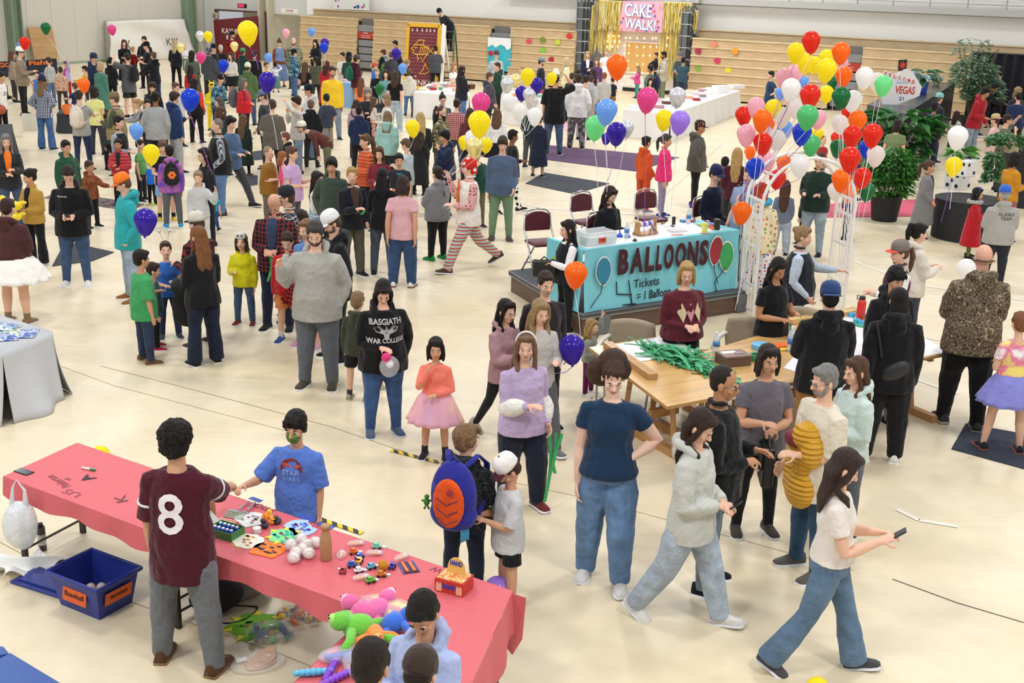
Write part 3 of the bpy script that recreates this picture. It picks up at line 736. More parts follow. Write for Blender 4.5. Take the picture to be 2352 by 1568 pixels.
# walls
WALLM=mat('#d6d7d3',.85,bump=.05,bscale=60);UPW=mat('#f5f4ef',.8)
m=MB();wallbox(m,-60,16,2.6,12,-2.2,-2.0);wallbox(m,-60,-40,0,2.6,-2.2,-2)
tL=WT(WP(430,150));tDoor0=WT(WP(500,100,-1.6));tDoor1=WT(WP(612,100,-1.6));tD2=WT(WP(628,100,-1.6));tB0=WT(WP(692,100))
m=MB()
zt=3.2
def wseg(a,b_,z0,z1):wallbox(m,a,b_,z0,z1,-1.8,-1.6)
wseg(tL-2,tDoor0,0,9);zdoor=WP(560,28,-1.6).z
wseg(tDoor0,tDoor1,zdoor,9);wseg(tDoor1,tD2,0,9)
wseg(tD2,16,zdoor+.0,9)
wseg(tD2+2.4,16,0,zdoor)
struct(m.obj('wall_back',WALLM))
m=MB();wallbox(m,tDoor0-.5,tD2+3,0,3.4,-4.2,-4.0);wallbox(m,tD2+.0,tD2+.1,0,3.2,-4,-1.2);wallbox(m,tDoor1-.15,tDoor1,0,3.2,-4,-1.2)
struct(m.obj('wall_hallway',mat('#cfc7ae',.9)))
m=MB()
for a,b_ in((tDoor0,tDoor1),):
 wallbox(m,a-.06,a+.04,0,zdoor+.06,-1.62,-1.54);wallbox(m,b_-.04,b_+.06,0,zdoor+.06,-1.62,-1.54);wallbox(m,a-.06,b_+.06,zdoor,zdoor+.08,-1.62,-1.54)
struct(m.obj('door_1',mat('#6b4a44',.6)))
# left wall runs towards the camera from the corner
CN=WQ(tL,0,-.9)
LM=mat('#cbc7bb',.85,bump=.04,bscale=50)
def lwall(m,s0,s1,z0,z1,o0,o1):
 m.box(CN+WN*((s0+s1)/2)+WD*((o0+o1)/2)+Vector((0,0,(z0+z1)/2)),(abs(o1-o0),abs(s1-s0),z1-z0),RW)
m=MB();lwall(m,-.3,40,0,9,-.3,0)
for k_ in range(1,30):lwall(m,k_*1.22,k_*1.22+.02,0,9,0,.012)
struct(m.obj('wall_left',LM))
def LPt(x,y,off=0):
 d=ray(x,y);q=CN+WD*off;c=Vector((0,0,H));t=(q-c).dot(WD)/d.dot(WD);return c+d*t
def LS(p):return(p-CN).dot(WN)
GRN=mat('#7d9079',.6)
for i,(x,wd)in enumerate(((428,.55),(25,.5))):
 s_=LS(LPt(x,60));m=MB();lwall(m,s_-wd/2,s_-wd/2+.06,0,9,0,.45);lwall(m,s_+wd/2-.06,s_+wd/2,0,9,0,.45);lwall(m,s_-wd/2,s_+wd/2,0,9,.18,.24)
 struct(m.obj('trim_column_%d'%(i+1),GRN))
m=MB();lwall(m,-.3,40,0,.1,0,.02);struct(m.obj('baseboard_left',mat('#8fa38c',.7)))
# ------------------------------------------------------------------ bleachers and everything against the walls
def wood(c,sc_=1.6,v=.12):return mat(c,.5,var=v,vscale=sc_,aniso=(1.4,1.4,9),coat=.1)
BW=wood('#cbb088');BWN=wood('#dbc59c');GREYC=mat('#8b8b8c',.95,bump=.3,bscale=80)
rz_=[WP(1586,85.8).z];RH=(WP(1586,85.8).z-WP(1586,203).z)/6
ZT=WP(1586,85.8).z
SECT=((692,821,'left end of the hall by the doorway'),(859,1126,'behind the tall maroon peg board'),(1172,1323,'left of the gold fringed entrance'),(1590,1917,'right of the gold fringed entrance'),(1984,2240,'behind the welcome sign and tall plants'))
def row_mesh(L,h,last=False):
 m=MB();m.box((0,-.05,-h/2-.02),(L,.1,h-.03));m.mi=1
 m.box((0,-.02,-.025),(L,.12,.05));m.mi=2;m.box((0,-.06,-h+.01),(L-.02,.08,.02))
 n=max(2,int(L/.46))
 m.mi=0
 for i in range(1,n):m.box((-L/2+L*i/n,.0005,-h/2-.02),(.012,.004,h-.06))
 return m
DK=mat('#2b2620',.9)
def wall_empty(name,t,z,off,label,cat,group=None):return empty(name,WQ(t,z,off),RW+math.pi,label,cat,group)
for x0,x1,wh in SECT:
 t0,t1=WT(WP(x0,100)),WT(WP(x1,100));L=t1-t0
 e=wall_empty('bleacher',(t0+t1)/2,0,0,'folded wooden bleacher section '+wh,'bleacher')
 rows=int(ZT/RH)+1
 me=row_mesh(L,RH).mesh('seat_row',False)
 for q in(BW,BWN,DK):me.materials.append(q)
 for i in range(rows):
  if ZT-i*RH<.12:break
  o=link('seat_row',me,None,e);o.location=(0,.03*i,ZT-i*RH)
 m=MB();m.box((0,-.35,ZT/2-.05),(L-.1,.5,ZT-.15));m.obj('frame',DK,e)
for i,(x0,x1)in enumerate(((821,859),(1126,1172),(1917,1984))):
 t0,t1=WT(WP(x0,100)),WT(WP(x1,100));L=t1-t0
 e=wall_empty('bleacher_aisle',(t0+t1)/2,0,-.15,('grey carpeted bleacher aisle with a red caution sign, left of the peg board','grey carpeted bleacher aisle behind the teal mountain poster','grey carpeted bleacher aisle with a red sign behind the balloon cluster')[i],'bleacher aisle')
 for k_ in range(int(ZT/RH)+1):
  z=ZT-.25-k_*RH
  if z<.2:break
  m=MB();m.box((0,0,z-RH/2),(L-.06,.25,RH-.04));m.obj('step',GREYC,e)
 m=MB();m.box((0,-.2,ZT/2),(L,.1,ZT));m.obj('frame',mat('#77736c',.9),e)
 if i!=1:
  m=MB();m.box((0,.135,ZT-.25-RH*1.45),(L*.92,.012,RH*.95));s_=m.obj('sign',mat('#b5382a',.5),e)
  for zz,tx,hh_ in((.1,'CAUTION',.09),(-.01,'DO NOT SIT OR STAND ON STEPS',.05),(-.09,'USE HANDRAILS WHEN WALKING',.05)):
   text(tx,hh_,mat('#f2e8e0'),(0,.145,ZT-.25-RH*1.45+zz),(R(90),0,R(180)),s_,sx=.62)
t0,t1=WT(WP(720,28,-.9)),WT(WP(1331,55,-.9));zt=WP(1280,49,-.9).z
for(xa,xb,lb)in((720,1331,'long upper bleacher bench board across the left half of the hall'),(1606,2440,'long upper bleacher bench board right of the gold entrance')):
 t0,t1=WT(WP(xa,50,-.9)),WT(WP(xb,50,-.9));L=t1-t0
 e=wall_empty('bench_board',(t0+t1)/2,0,-.9,lb,'bleacher');me=row_mesh(L,.46).mesh('seat_row',False)
 for q in(BW,BWN,DK):me.materials.append(q)
 o=link('seat_row',me,None,e);o.location=(0,0,zt)
 m=MB();m.box((0,-.02,(zt-.5)/2),(L,.04,zt-.5));m.obj('kick_panel',mat('#6d655a',.9),e)
 # upper wall face above the bleachers, balcony edge and rail at the top right
m=MB();wallbox(m,WT(WP(705,20,-1.3)),WT(WP(2700,50,-1.3)),zt-.3,9,-1.5,-1.3);
struct(m.obj('wall_upper',UPW))
m=MB();ta=WT(WP(1590,20,-.9));tb=WT(WP(2700,20,-.9));zl=WP(1990,25,-.9).z
BALC=mat('#b9b9b6',.6)
wallbox(m,ta-8.2,tb,zl,zl+.22,-1.05,-.75);wallbox(m,ta-8.2,tb,zl-.04,zl,-1.05,-.85);struct(m.obj('trim_balcony_edge',BALC))
e=wall_empty('balcony_railing',(ta+tb)/2,zl+.22,-.9,'pale metal balcony railing along the top right of the hall','railing');L=tb-ta
for zz in(.14,.34,.54):
 m=MB();m.tube([(-L/2,0,zz),(L/2,0,zz)],.022,8);m.obj('rail',mat('#c4c6c8',.3,metal=.6),e,smooth=True)
for i in range(14):
 m=MB();m.tube([(-L/2+L*i/13,0,0),(-L/2+L*i/13,0,.75)],.028,8);m.obj('post',mat('#c4c6c8',.3,metal=.6),e,smooth=True)
 # spirit poster, home sign, exit sign, horn
def wpanel(name,label,cat,px,off,m_,th=.015):
 """flat panel on the wall; px = (x0,y0,x1,y1)"""
 a=WP(px[0],px[1],off);b_=WP(px[2],px[3],off);ta,tb=WT(a),WT(b_)
 e=wall_empty(name,(ta+tb)/2,b_.z,off,label,cat);w_,h_=abs(tb-ta),a.z-b_.z
 m=MB();m.box((0,0,h_/2),(w_,th,h_));o=m.obj('panel',m_,e);return e,w_,h_,o
e,w_,h_,o=wpanel('poster','white poster with colourful handprints high on the wall at top left','poster',(766,-34,848,24),-.95,mat('#eeeeea'))
random.seed(3)
for i in range(26):
 m=MB();c_=(random.uniform(-w_*.45,w_*.45),.012,random.uniform(.08,h_*.95));m.ell(c_,(random.uniform(.03,.09),.004,random.uniform(.03,.09)),10,5)
 m.obj('paint_print',mat(random.choice(['#3a58c8','#d8508a','#e8a03a','#4a9a58','#222226','#8a4ab0']),.7),o)
e,w_,h_,o=wpanel('sign','small white home sign above the hallway opening','sign',(646,19,684,31),-.9,mat('#efece6'));text('HOME',h_*.8,mat('#c87868'),(0,.02,h_/2),(R(90),0,R(180)),o,sx=1.0)
e=wall_empty('exit_sign',WT(WP(558,13,-.95)),WP(558,16,-.95).z,-.9,'black exit sign with a glowing red face above the doorway','sign')
m=MB();m.box((0,0,.05),(.5,.1,.2));o=m.obj('housing',mat('#1d1d1f'),e,bevel=.01);text('EXIT',.17,mat('#ff2040',emit=4),(0,.06,.05),(R(90),0,R(180)),o,bold=.004)
e=wall_empty('speaker',WT(WP(498,33,-.95)),WP(498,36,-.95).z,-.88,'small cream wall speaker beside the doorway','speaker');m=MB();m.box((0,0,0),(.3,.2,.28));o=m.obj('case',mat('#b8a99a'),e,bevel=.02)
m=MB();m.ell((0,.1,0),(.09,.03,.09));m.obj('cone',mat('#7d7168'),o,smooth=True)
# maroon cover standing in the doorway
def apanel(name,label,cat,quad,off0,off1,m_,**k):
 """solid slab through four sight points (bottom-left, bottom-right, top-right, top-left), off0 at the foot, off1 at the head"""
 P_=[WP(*quad[0],off0),WP(*quad[1],off0),WP(*quad[2],off1),WP(*quad[3],off1)]
 c_=sum(P_,Vector())/4;n_=(P_[1]-P_[0]).cross(P_[3]-P_[0]).normalized()*.03
 m=MB();m.add([p-c_-n_ for p in P_]+[p-c_+n_ for p in P_],[(0,1,2,3),(4,5,6,7),(0,1,5,4),(1,2,6,5),(2,3,7,6),(3,0,4,7)])
 o=m.obj(name,m_,**k);o.location=c_;tag(o,label,cat);return o
MAR=mat('#6a1a22',.45,bump=.6,bscale=3)
e=apanel('equipment_cover','maroon vinyl equipment cover with white lettering in the doorway','cover',((500,150),(597,150),(592,37),(491,46)),-.7,-.5,MAR)
f_=Vector(WN)*.06
def wtext(s_,px,py,off,size,c,par=None,sx=1,nm='lettering',**k):
 me=text_mesh(s_,size,.004,sx=sx,**k);q=WP(px,py,off);o=link(nm,me,mat(c,.8));o.rotation_euler=(R(90),0,RW)
 if par is not None:o.parent=par;bpy.context.view_layer.update();o.matrix_basis=par.matrix_basis.inverted()@(Matrix.Translation(q)@Matrix.Rotation(RW,4,'Z')@Matrix.Rotation(R(90),4,'X'))
 else:o.location=q
 return o
wtext('KAYHI',527,72,-.38,.34,'#eee6e0',e);wtext('8',522,86,-.38,.3,'#eee6e0',e)
# gold fringe entrance
GOLD=mat('#dcc04e',.35,metal=.2,bump=.5,bscale=40);GOLD2=mat('#f6ecb0',.3,metal=.1,bump=.5,bscale=40)
m=MB();wallbox(m,WT(WP(1395,100,-.8)),WT(WP(1560,100,-.8)),0,4.6,-1.0,-.85);struct(m.obj('wall_entrance',mat('#e6e4e2',.7)))
m=MB();wallbox(m,WT(WP(1332,5,-.5)),WT(WP(1606,5,-.5)),WP(1470,3,-.5).z+.02,WP(1470,3,-.5).z+.3,-1,-.42);struct(m.obj('trim_entrance_beam',BALC))
e,w_,h_,o=wpanel('notice_board','tan notice board with white frame behind the string lights','board',(1438,95,1530,172),-.8,mat('#c9a767',.8,bump=.2),.03)
for(c_,d_)in(((0,.02,0),(w_+.1,.04,.06)),((0,.02,h_),(w_+.1,.04,.06)),((-w_/2,.02,h_/2),(.06,.04,h_)),((w_/2,.02,h_/2),(.06,.04,h_))):
 m=MB();m.box(c_,d_);m.obj('frame',mat('#dcdcdc'),e)
m=MB();wallbox(m,WT(WP(1428,230,-.8)),WT(WP(1560,230,-.8)),0,.14,-.85,-.82);struct(m.obj('baseboard_entrance',mat('#1d1c1b')))
def fringe(label,xa,xb,ya,yb,off,n,seed,two=True,mt=None):
 rd=random.Random(seed);a=WP(xa,ya,off);b_=WP(xb,ya,off);zb=WP((xa+xb)/2,yb,off).z;ta,tb=WT(a),WT(b_);z1=a.z
 e=wall_empty('foil_fringe',(ta+tb)/2,zb,off,label,'curtain');L=tb-ta;hh_=z1-zb
 m=MB()
 for i in range(n):
  x=-L/2+L*(i+rd.random())/n;w_=.028;ph=rd.random()*6;zl_=rd.uniform(0,.25)*hh_;dy=rd.uniform(-.06,.06);m.mi=rd.randint(0,1)
  pts=[]
  for j in range(7):
   z=hh_-(hh_-zl_)*j/6;xx=x+.03*math.sin(ph+j*.9);pts.append((xx,dy+.03*math.cos(ph+j*1.3),z,.8*math.sin(ph+j)))
  vs=[]
  for(xx,yy,zz,tw)in pts:vs+=[(xx-w_/2*math.cos(tw),yy-w_/2*math.sin(tw),zz),(xx+w_/2*math.cos(tw),yy+w_/2*math.sin(tw),zz)]
  m.add(vs,[(2*j,2*j+1,2*j+3,2*j+2)for j in range(6)])
 m.obj('strands',[GOLD,GOLD2],e);m=MB();m.box((0,0,hh_),(L,.03,.04));m.obj('header_tape',GOLD2,e);return e
fringe('gold foil fringe curtain left of the pink cake walk banner, long layer',1372,1426,1,128,-.6,95,1)
fringe('gold foil fringe, short bright upper layer left of the banner',1378,1430,1,70,-.36,110,2)
fringe('gold foil fringe curtain right of the pink banner, long layer',1522,1580,6,195,-.6,100,3)
fringe('gold foil fringe, short bright upper layer right of the banner',1524,1590,5,78,-.36,120,4)
fringe('thin gold foil strip hanging beside the grey ladder',1360,1366,14,130,-.4,12,5)
fringe('thin gold foil strands at the far right of the entrance',1596,1604,25,80,-.4,10,6)
def onwall(px,py,off,e):q=WP(px,py,off);return e.matrix_basis.inverted()@q
pb=apanel('banner','pink cake walk banner with white bubble letters and candy drawings','banner',((1421,71),(1520,75),(1525,4),(1432,2)),-.35,-.35,mat('#eeb2c6',.8))
def fit(s_,w_,h_,depth=.004,bold=0):
 me=text_mesh(s_,1,depth,bold);xs=[v.co.x for v in me.vertices];ys=[v.co.y for v in me.vertices]
 me.transform(Matrix.Diagonal((w_/(max(xs)-min(xs)),h_/(max(ys)-min(ys)),1,1))@Matrix.Translation((-(max(xs)+min(xs))/2,-(max(ys)+min(ys))/2,0)));return me
def place(me,name,c,par,q,rz,tilt=90,roll=0):
 o=link(name,me,c if not isinstance(c,str)else mat(c,.8),par);M=Matrix.Translation(q)@Matrix.Rotation(rz,4,'Z')@Matrix.Rotation(R(tilt),4,'X')@Matrix.Rotation(R(roll),4,'Z')
 o.matrix_basis=(par.matrix_basis.inverted()@M)if par is not None else M;return o
pxm=(WP(1525,30,-.3)-WP(1425,30,-.3)).length/100
for tx,cx,cy,ww,hh_ in(('CAKE',1466,24,62,27),('WALK!',1470,56,72,22)):
 for bd,cc,dd in((.045,'#9fc0e8',.0),(.012,'#f6f6fa',.02)):place(fit(tx,ww*pxm,hh_*pxm,.004,bd),'lettering',cc,pb,WP(cx,cy,-.29+dd),RW,roll=-2)
random.seed(5)
for i,(cx,cy)in enumerate(((1450,9),(1500,12),(1517,17),(1494,20),(1503,26),(1504,37),(1431,42),(1457,41),(1474,40),(1481,39),(1427,51),(1511,49),(1427,67),(1512,63),(1464,70),(1484,70),(1445,52),(1480,55),(1508,71),(1465,37))):
 m=MB();n=10;r_=3.1*pxm;m.prism([((r_ if j%2 else r_*.5)*math.cos(j*math.pi/5),(r_ if j%2 else r_*.5)*math.sin(j*math.pi/5))for j in range(n)],0,.01)
 place(m.mesh('s',False),'candy_drawing',['#3a66d0','#c83248','#e88a3a','#7a3aa8','#d84a5a'][i%5],pb,WP(cx,cy,-.28),RW,roll=i*20)
 # string lights: hanging strands with separate bulbs
bulb=MB();bulb.ell((0,0,0),(.028,.028,.035),10,6);bme=bulb.mesh('bulb');bme.materials.append(mat('#ffc163',emit=9))
rd=random.Random(9)
for i,x in enumerate((1396,1410,1423,1437,1448,1466,1480,1498,1510,1532)):
 yb=200 if x in(1437,1448,1532)else(175 if x>1430 else 112)
 a=WP(x,76,-.5);zb=WP(x,yb,-.5).z;e=wall_empty('string_light_strand',WT(a),zb,-.5,None,'string lights','string lights over the cake walk entrance')
 e['label']='hanging strand of small warm white lights below the pink banner'
 hh_=a.z-zb;m=MB();m.tube([(0,0,0),(.01,0,hh_/2),(0,0,hh_)],.006,5);m.obj('wire',mat('#d8d4cc'),e)
 n=max(3,int(hh_/.27))
 for j in range(n):o=link('bulb',bme,None,e);o.location=(rd.uniform(-.05,.05),.02,hh_*(j+.4)/n)
 # folded steel stair frames on both sides of the entrance
STL=mat('#7b8083',.4,metal=.5)
for lab,xs,side in(('grey folded steel guard rail frame left of the entrance',(1332,1340,1348,1356),0),('grey folded steel guard rail frame right of the entrance',(1572,1579,1586,1592),1)):
 q0=WP(xs[0],200,-.2);e=wall_empty('guard_rail',WT(q0),0,-.2,lab,'railing')
 for k_,x in enumerate(xs):
  o0=-.05-.18*k_;a=WP(x,150,o0);ztop=WP(x,(-8,14)[side],o0).z
  loc=onwall(x,150,o0,e);m=MB()
  for dx in(0,.22):m.tube([(loc.x+dx,loc.y,0),(loc.x+dx,loc.y,ztop-.1),(loc.x+.11,loc.y,ztop)],.028,6)
  m.box((loc.x+.11,loc.y-.04,ztop/2-.1),(.2,.02,ztop-.2))
  m.obj('frame',STL,e,smooth=False)
  if k_==0 or side==0 and k_<2:
   for j in range(9):
    m=MB();z=.5+j*.42;m.tube([(loc.x-.24,loc.y+.12,z),(loc.x-.24,loc.y+.14,z+.08),(loc.x+.24,loc.y+.14,z+.08)],.02,6);m.obj('rung',mat('#a9adb0',.3,metal=.6),e,smooth=True)
    # paper fruit stuck to the bleachers
def fruit(px,py,kind,c1,c2,label):
 q=WP(px,py,.12);e=wall_empty('paper_fruit',WT(q),q.z,.1,label,'decoration',None);m=MB();s_=.13
 n=20
 if kind=='banana':m.prism([(-s_,s_*.8),(-s_*.6,-.3*s_),(.2*s_,-s_),(s_,-s_*.9),(s_*.9,-.5*s_),(0,-.3*s_),(-.4*s_,s_*.2),(-.7*s_,s_)],0,.01)
 else:m.prism([(s_*math.cos(t)*(1+.12*math.cos(3*t)),s_*math.sin(t)*(.85 if kind!='avocado' else 1.15))for t in[2*math.pi*i/n for i in range(n)]],0,.01)
 o=m.obj('cutout',mat(c1,.7),e);o.rotation_euler=(R(90),0,0)
 m=MB()
 if kind=='cherry':m.prism([(-.02,.05),(.1,.16),(.02,.14)],.011,.014)
 else:m.prism([(s_*.42*math.cos(t),s_*.42*math.sin(t)-.01)for t in[2*math.pi*i/10 for i in range(10)]],.011,.016)
 p_=m.obj('detail',mat(c2,.7),o)
for a_ in((1214,95,'r','#d8525a','#f0b0b0','paper strawberry slice on the bleachers left of the entrance'),(1246,91,'r','#7a8c3a','#c84434','paper guava on the bleachers left of the entrance'),(1280,97,'pear','#bcd042','#8aa02a','paper lime slice stuck below the top bench'),(1307,83,'cherry','#d23434','#4a8a3a','paper red flower on the bleachers near the grey ladder'),
(1246,116,'pear','#86c43c','#a8d860','paper green pear on the bleachers'),(1266,137,'r','#b0242a','#e05048','paper cherries on the bleachers beside the grey cap'),(1217,148,'r','#d8442c','#f0c03a','paper mango on the bleachers behind the yellow balloon'),(1273,154,'r','#2f62b0','#5a8ad0','paper blueberry on the bleachers'),
(1639,102,'r','#e58a6a','#f6c8b4','paper peach pieces on the right bleachers, top row'),(1603,117,'r','#a8304a','#d05a70','paper raspberries on the right bleachers by the gold fringe'),(1688,118,'r','#f09a28','#f4b650','paper orange bell pepper on the right bleachers'),(1647,139,'r','#d23a5a','#4a9a4a','paper radishes on the right bleachers'),(1603,157,'avocado','#8fae4a','#7a4a2a','paper avocado half on the right bleachers'),
(1672,160,'r','#e6d834','#4a9a3a','paper lemon with leaf on the right bleachers'),(1632,180,'r','#c9cf2c','#dbe04a','paper yellow-green pomelo on the right bleachers'),(1661,181,'r','#e8a84a','#8a3a4a','paper passion fruit on the right bleachers'),(1593,193,'banana','#f0dc2a','#d8c020','paper banana on the right bleachers near the cake table')):
 fruit(*a_)
 # teal mountain poster
e,w_,h_,o=wpanel('poster','tall teal paper poster with white snow peaks on the grey aisle','poster',(1121,85,1172,165),.14,mat('#3fb5c6',.8,var=.15,vscale=3))
m=MB();m.prism([(-w_/2,h_),(w_/2,h_),(w_/2,h_*.72),(w_*.35,h_*.64),(w_*.22,h_*.76),(w_*.05,h_*.8),(-w_*.15,h_*.7),(-w_*.3,h_*.78),(-w_/2,h_*.7)],.01,.014,Matrix.Rotation(R(90),4,'X')@Matrix.Rotation(R(180),4,'Y'));m.obj('snow_cloud',mat('#f2f4f4'),o)
m=MB();m.ell((w_*.36,.012,h_*.52),(.12,.005,.11));m.obj('red_shape',mat('#c02838'),o)
# tall peg board game
BL,BR=W(931,203),W(1004,207);wd=(BR-BL).length;rzp=math.atan2((BR-BL).y,(BR-BL).x);mid_=(BL+BR)/2
hB=1.0
for _ in range(40):
 tp_=mid_+Vector((math.sin(rzp)*-.0,0,0))+Vector((-math.sin(rzp),math.cos(rzp),0))*hB*math.sin(R(8))+Vector((.1,0,hB*math.cos(R(8))))
 if PX(tp_)[1]<59:break
 hB+=.06
e=empty('peg_board_game',mid_,rzp,'tall maroon peg board game with yellow frame and fish skeleton drawing','game')
Mt=Matrix.Rotation(-R(8),4,'X')@Matrix.Rotation(R(90),4,'X')
def flat(par,polys,z0,z1,m_,nm,Mx=Mt):
 m=MB();[m.prism(p,z0,z1,Mx)for p in polys];return m.obj(nm,m_,par)
flat(e,[[(-wd/2,0),(wd/2,0),(wd/2+.02,hB),(-wd/2+.02,hB)]],0,.05,mat('#6f2430',.6),'panel')
YF=mat('#d9a522',.5)
for pl in([(-wd/2-.04,0),(-wd/2+.08,0),(-wd/2+.1,hB),(-wd/2-.02,hB)],[(wd/2-.08,0),(wd/2+.04,0),(wd/2+.06,hB),(wd/2-.06,hB)],[(-wd/2,hB-.1),(wd/2,hB-.1),(wd/2,hB+.04),(-wd/2,hB+.04)],[(-wd/2,-.0),(wd/2,-.0),(wd/2,.12),(-wd/2,.12)]):
 flat(e,[pl],.03,.12,YF,'frame_rail')
flat(e,[[(wd/2+.05,.25),(wd/2+.22,.25),(wd/2+.22,hB),(wd/2+.07,hB+.06)]],-.05,.04,mat('#e8e6e0'),'side_panel')
m=MB();m.tube([(wd/2+.1,.35,hB),(wd/2+.22,1.1,0)],.05,8);m.tube([(-wd/2+.1,.35,hB),(-wd/2+.1,1.1,0)],.05,8);m.obj('rear_leg',mat('#dcdad2'),e)
pegs=MB()
for i in range(14):
 for j in range(9):pegs.tube([Mt@Vector((-wd/2+.18+j*(wd-.36)/8+(.05 if i%2 else 0)-.02,.35+i*(hB-.7)/13,.05)),Mt@Vector((-wd/2+.18+j*(wd-.36)/8+(.05 if i%2 else 0)-.02,.35+i*(hB-.7)/13,.1))],.013,6)
o=pegs.obj('pegs',mat('#cdbfb4'),e);o['kind']='stuff'
FS=MB();u=wd/1.2
def ln(pts,r_=.02):FS.tube([Mt@Vector((x*u,y*hB,.062))for x,y in pts],r_*1.2,6)
ln([(-.42,.62),(-.3,.68),(0,.69),(.2,.63),(.3,.6),(.2,.55),(0,.54),(-.25,.54),(-.4,.57),(-.3,.59),(-.42,.62)]);ln([(-.3,.68),(-.15,.76),(.05,.76),(.0,.69)]);ln([(.3,.6),(.5,.7),(.55,.62),(.5,.52),(.3,.6)])
ln([(-.2,.54),(-.15,.44),(-.05,.5),(.02,.42),(.1,.5),(.2,.54)]);ln([(.12,.4),(.05,.3),(-.1,.24),(.15,.24),(.35,.3),(.2,.33),(.12,.4)]);FS.tube([Mt@Vector((-.28*u,.635*hB,.06)),Mt@Vector((-.24*u,.64*hB,.06))],.03,8)
for k_ in range(5):ln([(-.1+k_*.07,.56),(-.06+k_*.07,.67)],.015)
FS.obj('fish_drawing',mat('#e0a93a',.6),e,smooth=True)
o=place(fit('PLINKO',wd*.78,.2),'lettering','#efe6dc',None,Vector((0,0,0)),0);o.parent=e;o.matrix_basis=Mt@Matrix.Translation((0,.24,.056))
for j,sx_ in enumerate((-.42,-.24,-.05,.12,.25,.4)):
 o=link('lettering',text_mesh('$',.16),mat('#efe6dc'),e);o.matrix_basis=Mt@Matrix.Translation((sx_*u,hB-.2,.056))
e2=empty('step_ladder',mid_+Vector((.95,1.05,0)),rzp,'green and brown step ladder behind the tall peg board','ladder')
LH=2.2
for sx_ in(-.25,.25):
 m=MB();m.tube([(sx_*1.2,-.45,0),(sx_,0,LH)],.035,6);m.obj('rail',mat('#3f6a4a'),e2);m=MB();m.tube([(sx_*1.2,.5,0),(sx_,.05,LH)],.03,6);m.obj('rail',mat('#5a3f30'),e2)
for k_ in range(7):m=MB();m.box((0,-.42+k_*.06,.3+k_*.3),(.5,.1,.03));m.obj('step',mat('#5a4a3a'),e2)
# far left: white sheet backdrop, plywood sheet and fishing banner on the left wall
def LQ(s_,z,o_=0):v=CN+WN*s_+WD*o_;return Vector((v.x,v.y,z))
s0,s1=LS(LPt(215,50)),LS(LPt(420,50));zt0=LPt(300,44).z;zb0=0.0
lw=s0-s1
e=empty('backdrop',LQ((s0+s1)/2,0,.5),RW+math.pi/2,'white canvas sheet backdrop with painted letters against the left wall','backdrop')
def sheet(u_,v_):
 x=(u_-.5)*lw*(.86+.14*abs(v_-.75));z=zt0*v_*(1-.05*abs(u_-.5));y=.35*(1-v_)*-1+.06*math.sin(u_*17+v_*3)+.05*math.sin(v_*9+u_*5);return(x,y,z)
m=MB();m.grid(sheet,40,16);sh_=m.obj('sheet',mat('#dfdcd3',.85,bump=.5,bscale=2),e,smooth=True,thick=.01)
m=MB();m.box((0,.25,zt0/2),(lw*.8,.4,zt0*.96));m.obj('support',mat('#b8b4aa'),e)
for tx,u_ in(('K',-.3),('KJK',.2)):
 o=place(fit(tx,.26*len(tx),.42),'painted_lettering','#5c3c3c',None,Vector((0,0,0)),0);o.parent=sh_;o.matrix_basis=Matrix.Translation((u_*lw,-.42,zt0*.42))@Matrix.Rotation(R(84),4,'X')
a,b_=LPt(63,61,.3),LPt(121,65,.3)
m=MB();P_=[LPt(80,140,.6),LPt(133,133,.6),LPt(121,65,.15),LPt(63,61,.15)];c_=sum(P_,Vector())/4
m.add([p-c_ for p in P_]+[p-c_+WD*.02 for p in P_],[(0,1,2,3),(4,5,6,7),(0,1,5,4),(1,2,6,5),(2,3,7,6),(3,0,4,7)]);o=m.obj('plywood_sheet',wood('#b08a55',.8,.2));o.location=c_;tag(o,'leaning plywood sheet against the left wall above the fishing banner','board')
P_=[LPt(-30,215,3.2),LPt(134,196,3.2),LPt(134,134,3.2),LPt(-30,147,3.2)];c_=(P_[0]+P_[1])/2;c_.z=0;d_=P_[1]-P_[0];L_=d_.length;hh_=P_[2].z
e=empty('fishing_booth',c_,math.atan2(d_.y,d_.x),'dark blue fishing booth banner with orange hand-painted letters','booth')
m=MB();m.box((0,0,hh_/2),(L_,.06,hh_));pn=m.obj('panel',mat('#1f2638',.8),e)
o=place(fit('GONE',L_*.3,hh_*.3,.006,.03),'lettering','#e8732a',None,Vector(),0);o.parent=pn;o.matrix_basis=Matrix.Translation((-L_*.17,-.05,hh_*.78))@Matrix.Rotation(R(90),4,'X')
o=place(fit('Fishin',L_*.33,hh_*.3,.006,.03),'lettering','#e8732a',None,Vector(),0);o.parent=pn;o.matrix_basis=Matrix.Translation((L_*.26,-.05,hh_*.8))@Matrix.Rotation(R(90),4,'X')
# black curtain, right
ta,tb=WT(WP(2232,150,.1)),WT(WP(2460,150,.1));zc=WP(2280,122,.1).z
e=wall_empty('stage_curtain',(ta+tb)/2,0,.12,'tall black pipe and drape curtain at the right end of the bleachers','curtain')
m=MB();L=tb-ta;m.grid(lambda u_,v_:((u_-.5)*L,.07*math.sin(u_*60),v_*zc),160,2);m.obj('drape',mat('#121320',.95),e,smooth=True,thick=.01)
m=MB();m.tube([(-L/2,0,zc),(L/2,0,zc)],.03,8);m.obj('pole',mat('#3a3a3c'),e)
